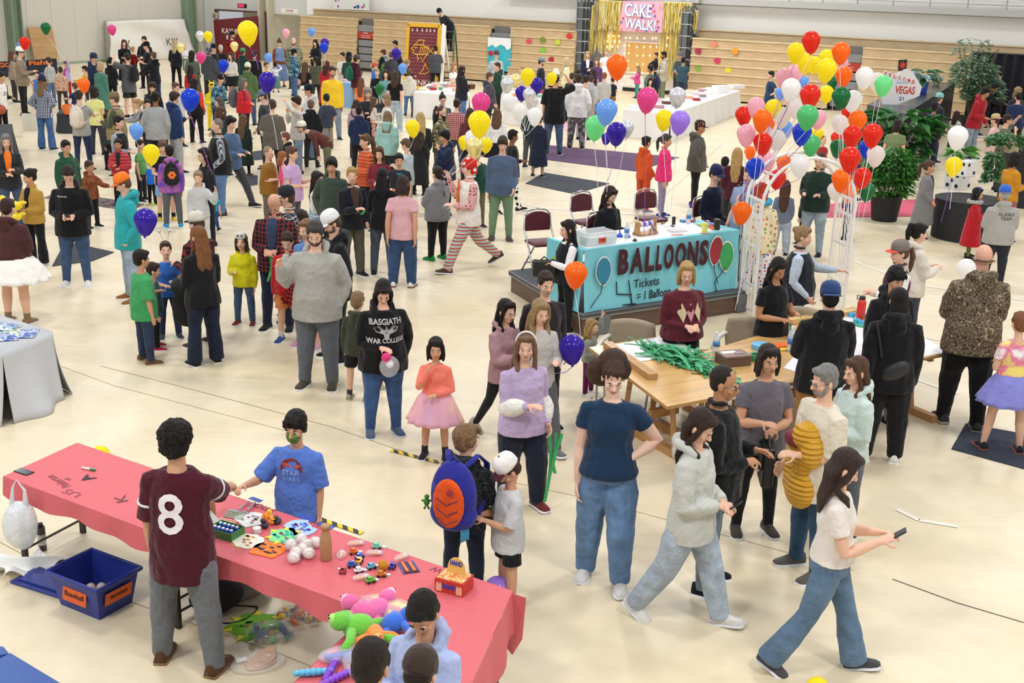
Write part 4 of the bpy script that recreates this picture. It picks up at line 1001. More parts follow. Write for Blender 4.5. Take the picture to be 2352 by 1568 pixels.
# floor mats
def mat_on_floor(name,px,label,c,z=.012,th=.012,cat='mat',par=None):
 P_=[W(*q)for q in px];c_=sum(P_,Vector())/len(P_);m=MB();n=len(P_)
 m.prism([((p-c_).x,(p-c_).y)for p in P_],.001,th);o=m.obj(name,c);o.location=c_;tag(o,label,cat);return o
RUG=mat('#3f434b',.95,bump=.5,bscale=200)
mat_on_floor('floor_mat',[(1207,422),(1250,397),(1400,422),(1320,446)],'dark grey floor mat in the open floor behind the balloon table',RUG)
mat_on_floor('floor_mat',[(1215,362),(1240,332),(1560,362),(1462,394)],'purple floor mat in front of the white hoodie crowd',mat('#5d4362',.95,bump=.4,bscale=150))
mat_on_floor('floor_mat',[(120,612),(150,555),(262,580),(212,600)],'charcoal floor mat at the feet of the phone user',RUG)
mat_on_floor('floor_mat',[(2185,1032),(2218,974),(2420,1010),(2420,1096)],'dark blue floor mat under the girl in tie-dye',mat('#2f3644',.95,bump=.4,bscale=150))
mat_on_floor('floor_mat',[(540,405),(560,400),(592,404),(592,424),(560,430)],'grey floor mat behind the striding person in blue',RUG)
mat_on_floor('floor_mat',[(570,350),(610,345),(622,365),(585,368)],'grey floor mat in the middle of the left crowd',RUG)
mat_on_floor('floor_mat',[(100,455),(140,440),(330,470),(300,485)],'brown patterned rug behind the black hoodie',pat('camo',('#6a6068','#8a7a6a','#4a4a58'),6))
mat_on_floor('carpet',[(1870,500),(1880,470),(2180,455),(2190,485),(2100,497)],'pink red carpet strip behind the arch and planter',mat('#cf5a72',.9))
mat_on_floor('carpet',[(1235,298),(1240,272),(1330,268),(1330,300)],'pink paper strip on the floor at the bake sale',mat('#e8a8bc',.9))
BLU=mat('#35589c',.45,bump=.2,bscale=12)
for px,lb in((([(-60,1490),(10,1500),(22,1515),(-60,1530)]),'small corner of a blue gym mat at the bottom left edge'),(([(-60,1560),(25,1514),(150,1590),(60,1660)]),'blue vinyl gym mat at the bottom left corner')):
 mat_on_floor('gym_mat',px,lb,BLU,th=.05)
 # ------------------------------------------------------------------ the crowd, by the place of each head and height
P=person
# far left corner
P('person in brown sweater and white and maroon cap, by the dark fishing banner',46,108,a=100,top='long:8a7a66',bot='slim:1b1b1e',hair='short:3a2b22',cap='cap:f2f0ee:6a2233',arms='bp',fy=272,key='brownsw')
P('person half hidden behind the man in the brown sweater',27,116,1.6,120,'long:9a8a78','pants:33302e','long:6b4a38','dd',fem=1)
P('person in white basketball jersey over black sleeves holding a basketball',4,164,a=75,top='long:16171a+tank:eceae4',bot='pants:141416',hair='short:1c1715',arms='cd',skin='m',fy=318,shoes='b9b4ad',key='bball',lean=8)
P('person in blue plaid shirt, flared jeans and navy cowboy hat seen from behind',96,176,a=170,top='long:bplaid',bot='flare:~47679a',hair='long:8a6a4a',cap='hat:22305a:4a2a20',arms='hh',fem=1,fy=350)
P('person in yellow, blue and white checked shirt facing the fishing banner',110,130,a=-110,top='long:yplaid',bot='jeans:~5d7493',hair='short:4a382b',arms='pb',fy=243)
P('small child with brown hair in blue beside the fishing booth',83,162,1.15,20,'tee:4a78b8','pants:3a4358','short:4a3528','dd')
P('child in lilac jacket and red trousers raising a long wooden pole',150,139,a=-30,top='jacket:b7a2d6:c8408c',bot='pants:a81e28',hair='short:6b4a38',arms='uf',fy=232,fem=1,key='pole')
P('child with brown hair and patterned coat behind the lilac jacket',138,152,1.3,-160,'jacket:knit','pants:3b3838','short:4a3326','dd')
P('child in mustard top and reindeer antlers reaching left',193,150,1.25,-80,'long:d8a23c','pants:2c2c34','short:2a1d18','rd')
P('person in navy hoodie and navy cap standing left of the green cardigan',215,122,1.82,70,'hoodie:1f2b49','pants:2a2c33','short:3a2c24','pp',cap='cap:27364a',build=1.1)
P('person in long green cardigan beside the navy hooded person',231,140,1.66,150,'coat:4c7d6c','pants:2f3338','bob:c8ac82','dd',fem=1)
P('person in black jacket with a low dark ponytail, before the white sheet',254,130,1.55,160,'jacket:17181b','slim:141416','pony:1b1614','ff',fem=1)
P('person with very long brown hair in a black dress at the white sheet',284,90,1.68,30,'long:141417','lskirt:141417','vlong:4a3226','xx',fem=1)
P('dark-haired person in black standing tallest in front of the white sheet',330,82,1.85,-10,'hoodie:1a1c22','pants:17181b','short:3a2a20','ff')
P('person in black cap and black t-shirt in front of the white sheet',335,96,1.8,-70,'baggy:17181a','pants:1f2024','short:221a16','pp',cap='cap:141416')
P('person in grey t-shirt with a black backpack, hand at the chin',290,120,1.86,-120,'baggy:55565c','shorts:222428','short:3a2a22','ea',key='greybp')
P('blond toddler in red checked shirt carried beside the white sheet',306,106,.95,150,'long:rplaid','pants:2a2c38','buzz:b08a52','pp',by=('greybp',.1,.3))
P('person in dark hoodie with white lettering and hair tied up, arms forward',351,118,1.68,-120,'hoodie:17181f','jeans:~2b3a5a','bun:6b4f3c','ss',fem=1)
P('person with curly dark brown hair and glasses in a black top',349,188,1.62,10,'long:1d1c22','pants:1d1d20','curly:3b2319','ff',fem=1,glasses='#222222')
P('person in grey sweatshirt with white collar seen from behind, left of a blue balloon',357,208,1.82,172,'long:9a9c9d','pants:20242e','short:15110f','kk',build=1.2,skin='d')
P('teenager in navy hoodie and grey sweatpants behind the royal blue balloon',401,209,1.76,130,'hoodie:243a66','cargo:a9abab','mop:3b2a1f','pd',key='bluehold')
P('blond person in black jacket seen from behind by the gold balloon',402,92,1.7,170,'jacket:1a1c24','slim:15151a','long:c9b183','bb',fem=1,key='goldb')
P('small child in pale outfit held beside the gold balloon',424,102,.9,20,'long:dfe3e8','pants:6b8a6b','buzz:b99b6a','pp',by=('goldb',.22,.1))
P('curly-haired person in long sage green cardigan seen from behind',441,116,1.66,175,'coat:5c6a58','pants:2b2b30','curly:2a1e1a','bb',fem=1)
P('child with long black hair in a red top seen from behind',437,147,1.42,175,'long:b0262d','pants:222228','vlong:2c1f1f','dd',fem=1)
P('person with glasses in pale grey hoodie at the left of the royal blue balloon',404,188,1.6,60,'hoodie:b9bcc0','pants:2e3038','bun:6a4d38','dd',fem=1,glasses='#333333')
P('child with blond ponytail in grey top bending over the duck pond',312,226,1.385,-60,'long:8f9091','pants:2c2f3a','pony:b8955f','rr',fem=1,lean=15)
P('dark-haired child beside the blond ponytail at the pond',338,226,1.4,20,'tee:33363c','pants:22242a','short:2a1d16','dd')
P('person in olive cap and khaki vest facing left',260,212,1.76,-90,'long:4a4f3c+vest:8b7b52','pants:3c3d42','short:6a4c38','pp',cap='cap:7a6a4c',build=1.15)
P('person in pale yellow t-shirt with dark bob seen from behind',216,196,1.615,180,'tee:dfe08f','pants:3a3d48','bob:2a1c17','bb',fem=1)
P('person with a cream backpack and grey shirt seen from behind',181,205,a=180,top='tee:a6a49e',bot='slim:~263352',hair='short:3b2a22',arms='sr',fy=398,key='creambp')
P('child in navy dress between the plaid shirt and cream backpack',170,188,1.25,-120,'dress:27305c','leggings:27305c','short:6b4c36','rd',fem=1)
P('small brown-haired child leaning over the pond edge',233,247,1.1,-60,'tee:d9a1a8','pants:4a4c5a','short:4a3226','rr',lean=20)
P('person with glasses in dark grey jacket facing right, hair tied back',247,259,1.68,60,'puffer:2a2b30','pants:1c1c20','bun:1e1614','dd',skin='t',fem=1,glasses='#555555',fy=396)
P('person in black vest over grey sleeves looking right, hair in a bun',273,264,1.66,75,'long:9b9da3+vest:1b1c22','slim:1f2026','bun:1b1514','ff',fem=1)
P('person in red puffer jacket smiling at the camera',270,316,1.64,5,'puffer:b3202c:26262a','slim:1c1c20','back:1e1614','fp',skin='t',fem=1,fy=478,key='redpuf')
P('child in dark green hoodie looking right, behind the phone user',151,320,1.5,50,'hoodie:24513a','pants:24262c','short:1b1512','dd',skin='m')
P('person with grey curly hair in orange t-shirt and black jacket at the left edge',12,306,1.62,25,'jacket:2a2b2e:f07a28','jeans:~42536f','wavy:8d8580','pf',fem=1,key='orangetee')
P('child in green t-shirt reaching for a yellow balloon',322,318,1.2,80,'tee:5f9a5a','pants:2b2c33','short:3a281f','rd')
P('teenager in black t-shirt and light blue shorts with gold shoes',373,320,a=20,top='tee:1b1c1f',bot='shorts:7fb0e0',hair='mop:6b5340',arms='pf',fy=512,shoes='gold',sock='1a1a1a')
P('child in purple hoodie carrying a black flowered backpack',388,331,a=-160,top='hoodie:purp',bot='pants:5c5e63',hair='short:15110f',arms='dd',fy=528,shoes='2f9fd8',key='purpbp')
P('small child in bright blue t-shirt seen from behind',346,360,a=150,top='tee:2270d8',bot='pants:17181c',hair='short:3a281f',arms='dd',fy=478,shoes='c8d84a')
P('small child in black and gold top in front of the red puffer',205,367,a=60,top='hoodie:brnpat',bot='pants:1a1a1d',hair='short:4a3326',arms='rd',fy=528,skin='t',fem=1)
P('person in black hoodie and jeans looking down at a phone',155,379,a=10,top='hoodie:141416',bot='jeans:~3e5478',hair='short:2d2119',arms='ff',fy=660,build=1.18,head=(-5,42),shoes='d8d6d2',key='phoneman',skin='l')
P('person in mustard jacket and black overalls holding inflatable ducks',62,386,a=-25,top='jacket:b18a3e:17171b',bot='flare:17171b',hair='bun:1b1513',arms='fp',fy=614,fem=1,head=(30,15),skin='m',shoes='dddddd',key='duckw')
P('person in maroon hoodie and white skirt seen from behind at the left edge',17,452,a=170,top='hoodie:4a2a2c',bot='skirt:efece6',hair='short:3b2420',arms='ff',fy=748,build=1.35,fem=1,shoes='8a7258',sock='8a7258')
P('teenager in teal hoodie, light jeans and bright orange cap',272,400,a=-60,top='hoodie:2aa0a4',bot='jeans:~9aa9bd',hair='short:6b5038',arms='kk',fy=697,cap='cap:f07a28',head=(15,25),shoes='8a5a34',soles='e8e4da',key='tealcap')
# upper left centre
P('bearded person in red checked shirt and black cap by the maroon door cover',534,72,1.84,60,'long:rplaid','pants:1b1b1f','short:2a1f1a','bb',cap='cap:18181a:e08a20',beard='#3a2c26',key='rcheck')
P('grey-haired person in grey hoodie seen from behind at far left centre',480,110,1.78,175,'hoodie:44484d','pants:2b2d31','short:6e6a66','bb',cap='cap:3a4250')
P('person in black cap looking right behind the grey hoodie',491,101,1.76,60,'long:202125','pants:1c1c1f','short:2a2019','dd',cap='cap:19191b')
P('white-haired person in black seen from behind',507,102,1.62,175,'jacket:1b1b1f','pants:1b1b1f','bun:d6d0c4','bb',fem=1)
P('person with long brown hair in a cream sweater over black skirt',530,118,1.68,-40,'long:d3cfc6','skirt:17171a','vlong:4a362b','ff',fem=1,build=1.15)
P('child in green patterned cap and white-hooded dark coat',558,111,1.55,160,'hoodie:233a33','pants:1f2126','short:5a4636','dd',cap='cap:3f9a58')
P('person in black coat seen from behind below the big yellow balloon',584,116,1.66,170,'coat:1b1a20','pants:1a1a1d','short:2a201b','dd')
P('person in brown sweater and long denim dress with a bun',641,90,a=25,top='long:brnpat+tank:6f86ad',bot='lskirt:~6f86ad',hair='tbun:5a3c2c',arms='zd',fy=206,fem=1,build=1.15,shoes='6a4028',head=(0,30))
P('bearded person in camouflage jacket with blue sunglasses',674,86,1.86,0,'jacket:grcamo','pants:34363a','bald:4a3c34','fd',build=1.3,beard='#3a2c26')
P('person with wavy black hair in black vest behind the prize table',724,90,1.72,-25,'long:2b2c33+vest:16171a','pants:1d1d20','wavy:17120f','fp',fem=1)
P('person in blue camouflage hoodie, black cap and jeans',676,113,a=120,top='hoodie:bcamo',bot='jeans:~4d6b94',hair='short:3a2c24',arms='bb',fy=228,build=1.25,cap='cap:15171a')
P('child in yellow top below the pale blue balloon',612,141,1.3,60,'tee:e8dc7a','pants:3a3c48','short:7a5a40','dd',key='yelk')
P('small black-haired child in white lifted on shoulders',632,142,1.0,-170,'long:dcdce2','lskirt:5f7f80','short:17120f','ue',by=('yelk',0,.12),fem=1)
P('person with very long brown hair in black printed t-shirt seen from behind',701,141,1.62,165,'tee:17171a','lskirt:kitty','vlong:5b4232','bb',fem=1)
P('person in dark green camouflage top with a dark ponytail',724,128,1.62,-160,'long:4c5640','pants:2a2b2e','pony:241a17','bb',fem=1)
P('person with long auburn hair in a red dress',750,138,1.6,160,'coat:b02530','pants:7a1c24','vlong:4a221a','bb',fem=1)
P('bearded person in bright yellow sweatshirt and grey jeans',763,151,a=15,top='long:efc52e',bot='jeans:~8492a3',hair='short:3b2d24',arms='dd',fy=327,build=1.12,beard='#6a625c',skin='m')
P('person in white t-shirt behind the blue cloth table',786,119,1.68,-30,'tee:e8e6e4','pants:2c2c30','short:3b2820','ff')
P('person in dark green jacket and black cap at the toy table',802,120,1.75,150,'jacket:23452f','pants:1c1d20','bob:241a16','bb',cap='cap:1a1a1c',fy=245)
P('person in maroon hoodie with a green backpack and grey flat cap',820,126,1.76,125,'hoodie:4c1e2c','pants:8f9296','short:2a1e18','bb',cap='cap:4a4a4c',key='greenbp')
P('child in a bright yellow hooded animal costume',486,189,1.3,10,'hoodie:e8cf22','pants:e8cf22','short:2a1d17','ff',cap='hood:e8cf22',skin='m')
P('person in blue camouflage hoodie and black and yellow jester hat',508,170,1.62,60,'hoodie:bcamo','pants:2f3440','short:6b4c38','cb',cap='beanie:1a1a1c',lean=12)
P('grey-haired person in red sweater with a grey backpack',560,178,a=80,top='jacket:c2222e',bot='pants:202433',hair='long:77736f',arms='ff',fy=328,fem=1,build=1.25,skin='m',key='redbp')
P('person in green hoodie and white knitted cap seen from behind',569,143,1.76,175,'hoodie:50683f','jeans:~3f5372','short:4a382b','bb',cap='beanie:dcd8cc',build=1.15)
P('grey-haired person in dark shirt looking left beside the yellow costume',501,221,1.6,-50,'long:3a3c42','pants:2a2a2e','wavy:5d5955','bb',fem=1)
P('person in black vest with red sleeves seen from behind',447,180,1.72,170,'long:d8412c+vest:1b1b1e','pants:1b1b1f','curly:2c1c18','bb',fem=1,build=1.1,fy=335)
P('child with auburn hair in dark green jacket behind the grey-haired man',507,243,1.5,160,'jacket:23392f','pants:27282d','bob:5a3b2a','dd',fem=1)
P('grey-haired person in black vest over gingham sleeves and jeans',497,271,a=-75,top='long:gingham+vest:1a1b1f',bot='jeans:~5b7ba5',hair='buzz:8a7f76',arms='bb',fy=500,build=1.2,shoes='4a3528')
P('black-haired person in blue long-sleeved top striding right',530,265,a=60,top='long:4a6285',bot='pants:3f4047',hair='mop:17120f',arms='cf',legs='W',fy=478,shoes='222226',soles='b8b4b0')
P('person with very long light brown hair in a black coat seen from behind',558,261,a=165,top='coat:1d2a24',bot='leggings:17171a',hair='vlong:6b5138',arms='dd',fy=410,fem=1,shoes='6a4628')
P('teenager in taupe t-shirt with white print and white sleeves seen from behind',625,227,1.72,175,'long:e4e2de+baggy:5e5850','pants:1e1e22','mop:4b3528','bb',key='taupe',build=1.1)
P('person in blue-grey cap and dark top looking left beside the purple balloon',603,206,1.76,-85,'long:33353b','pants:26272b','short:5a4636','bb',cap='cap:6a7896')
P('dark-haired person in pale grey shirt and jeans, hand at chin',679,219,1.8,-70,'long:c9c5bf','jeans:~7b8fa6','mop:2e2019','ea',fy=405)
P('person in white hoodie and black cap looking down',708,194,1.76,-70,'hoodie:cfcfd3','jeans:~5a6f8c','short:2a1f19','ff',cap='cap:18202c',skin='m')
P('teenager in black hoodie with light brown hair seen from behind',714,227,1.55,178,'hoodie:1b1c20','pants:2b2c30','short:7a6048','kk')
P('teenager in navy t-shirt and khaki trousers with a dark bowl haircut',749,214,1.62,-150,'baggy:3b4150','pants:9a907c','mop:231914','kk',fy=348)
P('person in brown sweater and white cap bending forward, hands on knees',691,279,1.8,-80,'long:5a3029','cargo:66684f','short:6a6058','dd',cap='cap:e8e4d8:6a3038',lean=62,beard='#9a948c',head=(0,-25),fy=415)
P('child in black hoodie with painted hair beside the bending man',655,302,1.45,-100,'hoodie:18191c','pants:24252a','short:7a4a48','kk',fy=440)
P('person in mustard t-shirt and glasses carrying a toddler in pink',617,335,a=75,top='baggy:8f6626',bot='pants:6b6458',hair='buzz:a8906c',arms='cc',fy=520,build=1.15,glasses='#222222',key='mustard')
P('toddler in pink overalls with curly red hair, carried',650,347,.88,120,'long:e3b3bd+tank:e0557c','pants:e0557c','curly:a8683c','pp',by=('mustard',.1,.3),fem=1,shoes='e8c8cc')
P('person in lilac t-shirt behind the toddler in pink',672,334,1.68,75,'tee:c4a2cc','pants:5a5560','bun:6a4838','pf',fem=1,build=1.15,fy=560)
P('person in orange and yellow puffer jacket with sunglasses on the head',837,306,1.665,-60,'puffer:c8541f','slim:1d2438','pony:6b4f38','fb',fem=1,cap='shades:e07a30',key='orangepuf')
P('child with long brown hair in maroon top facing the camera',871,335,1.5,-5,'long:7c2636','pants:2a2a33','long:5a3e2e','ff',fem=1)
P('person in navy hoodie with a curly topknot seen from behind',825,241,1.68,175,'hoodie:1c2a4c','pants:1f2126','tbun:231a17','bb',fem=1,build=1.15,fy=405)
P('child in mauve hoodie with brown curly hair',818,227,1.415,170,'hoodie:b79aa8','pants:3a3640','wavy:4a3226','dd',fem=1)
P('person with ash blond curls and dark top holding an iced drink',845,201,1.66,10,'jacket:2b2e33','pants:222226','curly:9f9486','fp',fem=1,build=1.15,key='drink')
P('person with blond hair in white knit sweater carrying a child',886,214,1.68,-85,'long:dcd8cc','slim:1d1d21','bob:a58a64','cc',key='blondw',fem=1,build=1.1)
P('small child in tiger-striped trousers carried by a person in white',860,222,.95,110,'long:d9cfc8','pants:pinkp','wavy:6a4c34','pp',by=('blondw',0,.3),fem=1)
P('child with long red hair and orange top seen from behind',829,176,1.4,170,'tee:e8783c','pants:2c3040','vlong:7a4a30','dd',fem=1)
P('child in black top with fair hair tied back, facing the camera',866,156,1.5,5,'long:1c1d22','pants:24252a','back:b89468','pp',fem=1)
P('small child in blue coat and red beanie',861,144,1.2,90,'coat:2f70c8','pants:2a3a68','short:4a3226','dd',cap='beanie:e04a30')
P('person in black witch hat with green face and teal top',878,136,1.6,60,'long:2b4a48','pants:20262a','long:2a1e1a','dd',cap='hat:17171a',fem=1,skin='#6b9a4c')
P('black-haired person in black leaning over the game table',906,92,1.78,-80,'jacket:1c1d22','pants:1c1c20','short:15110f','cc',skin='m',lean=10)
P('person with red-brown hair in grey hooded jacket leaning left',878,113,1.62,-110,'hoodie:8e9298','pants:2c2d33','bun:5a2f26','rr',fem=1,lean=18)
P('person in black puffer behind the purple balloon',899,118,1.6,175,'puffer:20242e','pants:1f2024','short:6a4e3a','dd')
P('person in black crop t-shirt and wide pale jeans seen from behind',908,162,a=175,top='tee:16171a',bot='wide:~a9b8c6',hair='wavy:4a3628',arms='zz',fy=310,fem=1,beltz=.01,shoes='d8d6d2')
P('person with fringe and long brown hair in teal top facing the camera',886,159,1.58,5,'long:6e9c9c','pants:2c3038','long:3a261e','dd',fem=1)
P('teenager in cream sweatshirt and jeans looking up at a pale blue balloon',940,158,1.62,-170,'hoodie:d6d0c2','jeans:~5278a8','mop:6a5038','cb',fy=272)
P('blond person in black top and dark trousers bending towards the peg board',936,136,1.66,60,'long:1c2230','pants:3a3d36','wavy:a8875c','rr',fem=1,lean=55,fy=226)
P('person in grey oversized t-shirt facing the peg board',1000,104,a=-160,top='baggy:46484d',bot='pants:1b1b1f',hair='short:2e211a',arms='fb',fy=213,build=1.15,beard='#3a2a22')
P('person in black sweatshirt and cap leaning over the top of the peg board',1009,19,1.8,-55,'long:191c26','pants:1b1b20','short:201a17','sc',cap='beanie:1a1b20',lean=38,build=1.3,dst=W(985,200).y+1.0,key='toptop',head=(0,20))
P('person with orange headband in white t-shirt and orange skirt',1043,142,1.6,60,'tee:ece8e4','skirt:f0702a','long:b8946c','pp',fem=1,cap='band:f07a48')
P('person with long dark hair in navy jacket and tan crossbody bag',1062,150,1.77,130,'jacket:22252e','jeans:~5673a0','long:2e211d','pf',fem=1,key='crossb')
P('person in dark purple jacket looking right beside the bake table',1126,165,1.74,90,'hoodie:4a4452','pants:2b2b30','short:6a4c38','bb',build=1.15)
P('teenager in dark green hoodie behind the bake table',1142,142,1.68,-70,'hoodie:23402f','pants:26282b','short:4a3226','ff')
P('person in grey half-zip sweater and dark cap before the teal poster',1141,116,1.8,30,'long:b0b0ac','pants:3a3c40','short:5a4c44','kk',cap='cap:4a4a4e',build=1.2)
P('fair-haired child behind the bunch of white balloons',1199,150,1.4,-100,'long:c8b89a','pants:3a3d44','short:b09468','dd')
P('person in black printed t-shirt and grey and blue cap',1245,132,1.78,90,'long:1b1e26','pants:2a2b30','short:3a2a22','bb',cap='cap:8a8d94:2c4270',beard='#4a382e')
P('person in black t-shirt, jeans and white straw hat seen from behind',1277,166,a=178,top='baggy:17181b',bot='jeans:~4a5d78',hair='short:2a2019',arms='de',fy=362,build=1.15,cap='hat:efe8d4:4a5a48',skin='m',key='strawhat')
# middle
P('person with glasses and bun in green vest carrying a baby',1017,215,1.64,25,'long:26272c+vest:49604c','pants:24252a','tbun:2a1f1c','cc',key='babyw',fem=1,glasses='#222222',build=1.15)
P('baby in black with an orange collar, carried on the chest',1003,242,.75,160,'long:1b1b20','pants:1b1b20','buzz:4a3226','pp',by=('babyw',0,.28),skin='m')
P('bald bearded person in camouflage uniform and glasses',1017,242,1.78,60,'jacket:camo','pants:camo','buzz:5a4438','bb',beard='#2a1c16!',glasses='#333333',fy=440)
P('person in pink and red plaid shirt with dark hair tied back',1050,225,1.66,170,'long:pplaid','jeans:~3c4c6a','bun:3b2420','bb',fem=1,build=1.1)
P('person with long brown hair in a maroon hoodie',1080,246,1.6,170,'hoodie:6a3238','pants:2a2a2e','long:4b3126','dd',fem=1)
P('person with long straight blond hair and black leather jacket',966,256,1.64,-165,'jacket:26272a','slim:1f1f22','vlong:c8a86c','bb',fem=1)
P('person with dark hair and black puffer coat over an orange hood',964,300,1.62,165,'coat:1e1f22','slim:1c1c1f','wavy:3a2a22','pp',fem=1,fy=455)
P('person in sea green sweatshirt with a black bag strap, long hair',890,253,1.6,175,'hoodie:93bdb6','pants:2a2d33','vlong:8a6e54','bb',fem=1,build=1.1,key='seag')
P('boy in pale blue t-shirt and grey sweatpants looking down to the left',934,318,a=-115,top='baggy:b7c4cb',bot='pants:a8aaab',hair='short:6a5140',arms='pp',fy=500,head=(0,30),shoes='33363a',soles='dddddd',key='paleboy')
P('person in navy hoodie covering the face with one hand',1020,297,1.62,-60,'hoodie:1a2440','pants:1e1f24','mop:12100f','ad',build=1.25,skin='m')
P('person with long wavy hair in white sweatshirt and black skirt seen from behind',1142,248,1.62,175,'long:e2e0e0','skirt:17171a','wavy:6a4c3a','bb',fem=1,build=1.1,fy=425)
P('person in slate blue hooded top and sage trousers holding a green ticket',1155,312,a=0,top='long:4f617c',bot='pants:6f8a6c',hair='mop:3f2d22',arms='bd',fy=556,build=1.08,head=(0,15),shoes='4a443c',soles='6a6258',key='slate')
P('person in dark green jacket and grey trousers behind white balloons',1222,232,a=150,top='jacket:22332e',bot='pants:55565b',hair='short:2a201b',arms='bb',fy=392,shoes='33312e')
P('child in navy coat and bare legs behind the dark green jacket',1240,262,1.4,160,'coat:1f2738','leggings:c8a088','short:3a2a20','dd')
P('black-haired child in black cape and cow-spotted trousers walking',1180,296,a=110,top='long:1a1b20',bot='pants:cow',hair='short:17120f',arms='cd',legs='w',fy=494,skin='d')
P('person in dark green sweatshirt and khaki trousers behind the clown',1097,335,a=30,top='long:1f4a40',bot='cargo:6a6450',hair='short:3a2a20',arms='ca',fy=528,build=1.1,shoes='3a2f28',key='greensw')
P('clown in red spotted hat and patterned trousers walking left',1075,362,a=-70,top='long:pinkp+vest:eae4dc',bot='cargo:clown',hair='short:c8452f',arms='cw',legs='W',fy=626,cap='wig:rdot',shoes='4a3a30',skin='p',key='clown',name='person')
P('child with dark hair holding a paper by the clown, navy t-shirt with print',917,350,a=10,top='tee:22262e',bot='pants:2a2b30',hair='short:17120f',arms='bb',fy=545,build=1.15,skin='m',key='navykid')
P('person with straight black hair from behind holding an orange bouquet',879,383,1.62,175,'long:18181c','jeans:~47505e','long:121014','pf',fem=1,fy=638,key='bouq')
P('person in pink t-shirt and dark jeans with a shoulder-length bob, from behind',925,400,a=178,top='tee:d9a9b0',bot='wide:~334a70',hair='bob:3d2c25',arms='zz',fy=664,fem=1,build=1.12,skin='m',shoes='e8e4dc',soles='6a4a34')
P('boy in grey hoodie, black trousers and green clogs',1004,380,a=-140,top='hoodie:7e8084',bot='pants:1b1c1e',hair='short:2f221b',arms='pp',fy=602,build=1.2,shoes='1f8a44',soles='1f8a44',key='greycroc')
P('person with blond bun in open black jacket holding a green ticket',808,381,a=35,top='jacket:1a1c24:4a3630',bot='cargo:5b584b',hair='bun:c49a5e',arms='bp',fy=640,fem=1,head=(25,0),key='blondbun')
P('teenager in dark olive hoodie facing the camera',761,359,1.705,0,'hoodie:3d4a40','pants:26282c','mop:1a1513','kk',skin='m')
P('child with very long dark hair and glasses in denim dress over white sleeves',730,391,1.5,75,'long:e6e4e4+tank:~8fa8c4','lskirt:~8fa8c4','vlong:2d1e19','rf',fem=1,fy=600,key='denimg')
P('girl in pale grey hoodie waving one hand',454,390,a=5,top='hoodie:c1c3c4',bot='pants:cfcfce',hair='back:a58a68',arms='wb',fy=585,fem=1,shoes='b8b4b0')
P('person with long black hair and glasses in black, walking left',466,337,1.62,-50,'long:26252a','pants:24252b','vlong:1e1715','bb',fem=1,glasses='#888888')
P('small child running in blue trousers behind the waving girl',492,425,a=160,top='tee:2c9ac8',bot='pants:~284a82',hair='short:4a3226',arms='dd',legs='W',fy=540,shoes='4a2c20')
P('balding person in dark plaid jacket with hood holding green tickets',628,444,a=-5,top='jacket:dplaid:33405c',bot='pants:1f2740',hair='bald:6a5a4c',arms='ff',fy=762,build=1.15,head=(0,45),skin='#d19c84',key='plaidman',shoes='1b1b1d')
P('person in white and black cap behind the balding man in plaid',655,428,1.765,-80,'jacket:kplaid','pants:26262b','short:5a4030','dd',cap='cap:26282e:dcd8cc')
P('child with brown hair seen from behind between the plaid jacket and white cap',692,478,1.4,170,'tee:7a9ad0','pants:2c2f38','bob:3b2720','dd',fem=1)
P('girl in blue top and red checked skirt standing behind the grey hoodie',701,501,a=-30,top='tee:5c86c4',bot='skirt:rplaid',hair='bob:8d6a4c',arms='pd',fy=802,fem=1,shoes='d8a0b0')
P('boy in red zip jacket over grey shirt and orange shorts',657,533,a=-5,top='jacket:b01c24:bcbab6',bot='shorts:d9854e',hair='short:3d2a20',arms='dd',fy=790,shoes='2a4f86',soles='dddddd',sock='d8d4d0',head=(-5,25),key='redjkt')
P('child in bright yellow hoodie with a cow mask pushed up on the head',556,534,a=-5,top='hoodie:d6cf1c',bot='jeans:~47607f',hair='bob:4b382e',arms='dp',fy=750,shoes='7a2226',head=(0,-8),key='yellowkid')
P('person in light grey hoodie and grey trousers waving a hand',722,508,a=-5,top='hoodie:a5a39c',bot='cargo:5f646d',hair='short:44403d',arms='kq',fy=893,build=1.22,beard='#4a3a30',head=(-8,22),shoes='4a3e34',key='greyman')
P('person in black hoodie and white cap looking down to the left',765,485,a=-65,top='hoodie:15171c',bot='pants:17181c',hair='short:5a4636',arms='kk',fy=832,build=1.15,cap='cap:e6e6e8',beard='#6a503c',head=(0,30),key='whitecap')
P('small boy in dark olive hoodie, black shorts and beige clogs seen from behind',822,666,a=165,top='hoodie:373a2c',bot='shorts:1b1c20',hair='short:8f7452',arms='dd',fy=925,shoes='a39c86',soles='c8c2ae',sock='3a3c42',key='olive')
P('child in beige clogs partly hidden behind the black hoodie',866,690,1.2,140,'tee:3a3c42','shorts:2a2a2e','short:5a4232','dd',shoes='b5ae98',fy=898)
P('person in black printed hoodie and jeans with sunglasses on the head',880,640,a=18,top='hoodie:131315',bot='jeans:~3a5887',hair='long:201715',arms='kf',fy=1000,fem=1,build=1.3,head=(5,38),cap='shades:111111',shoes='4a5870',soles='c8ccd0',key='wcoll')
P('girl in coral sweater and lilac tulle skirt covering her mouth',1001,772,a=-5,top='long:ee7f6c',bot='tutu:tutu',hair='bob:1b1412',arms='fa',fy=1055,fem=1,skin='m',shoes='26242a',sock='2a282c',key='coral',head=(-10,5))
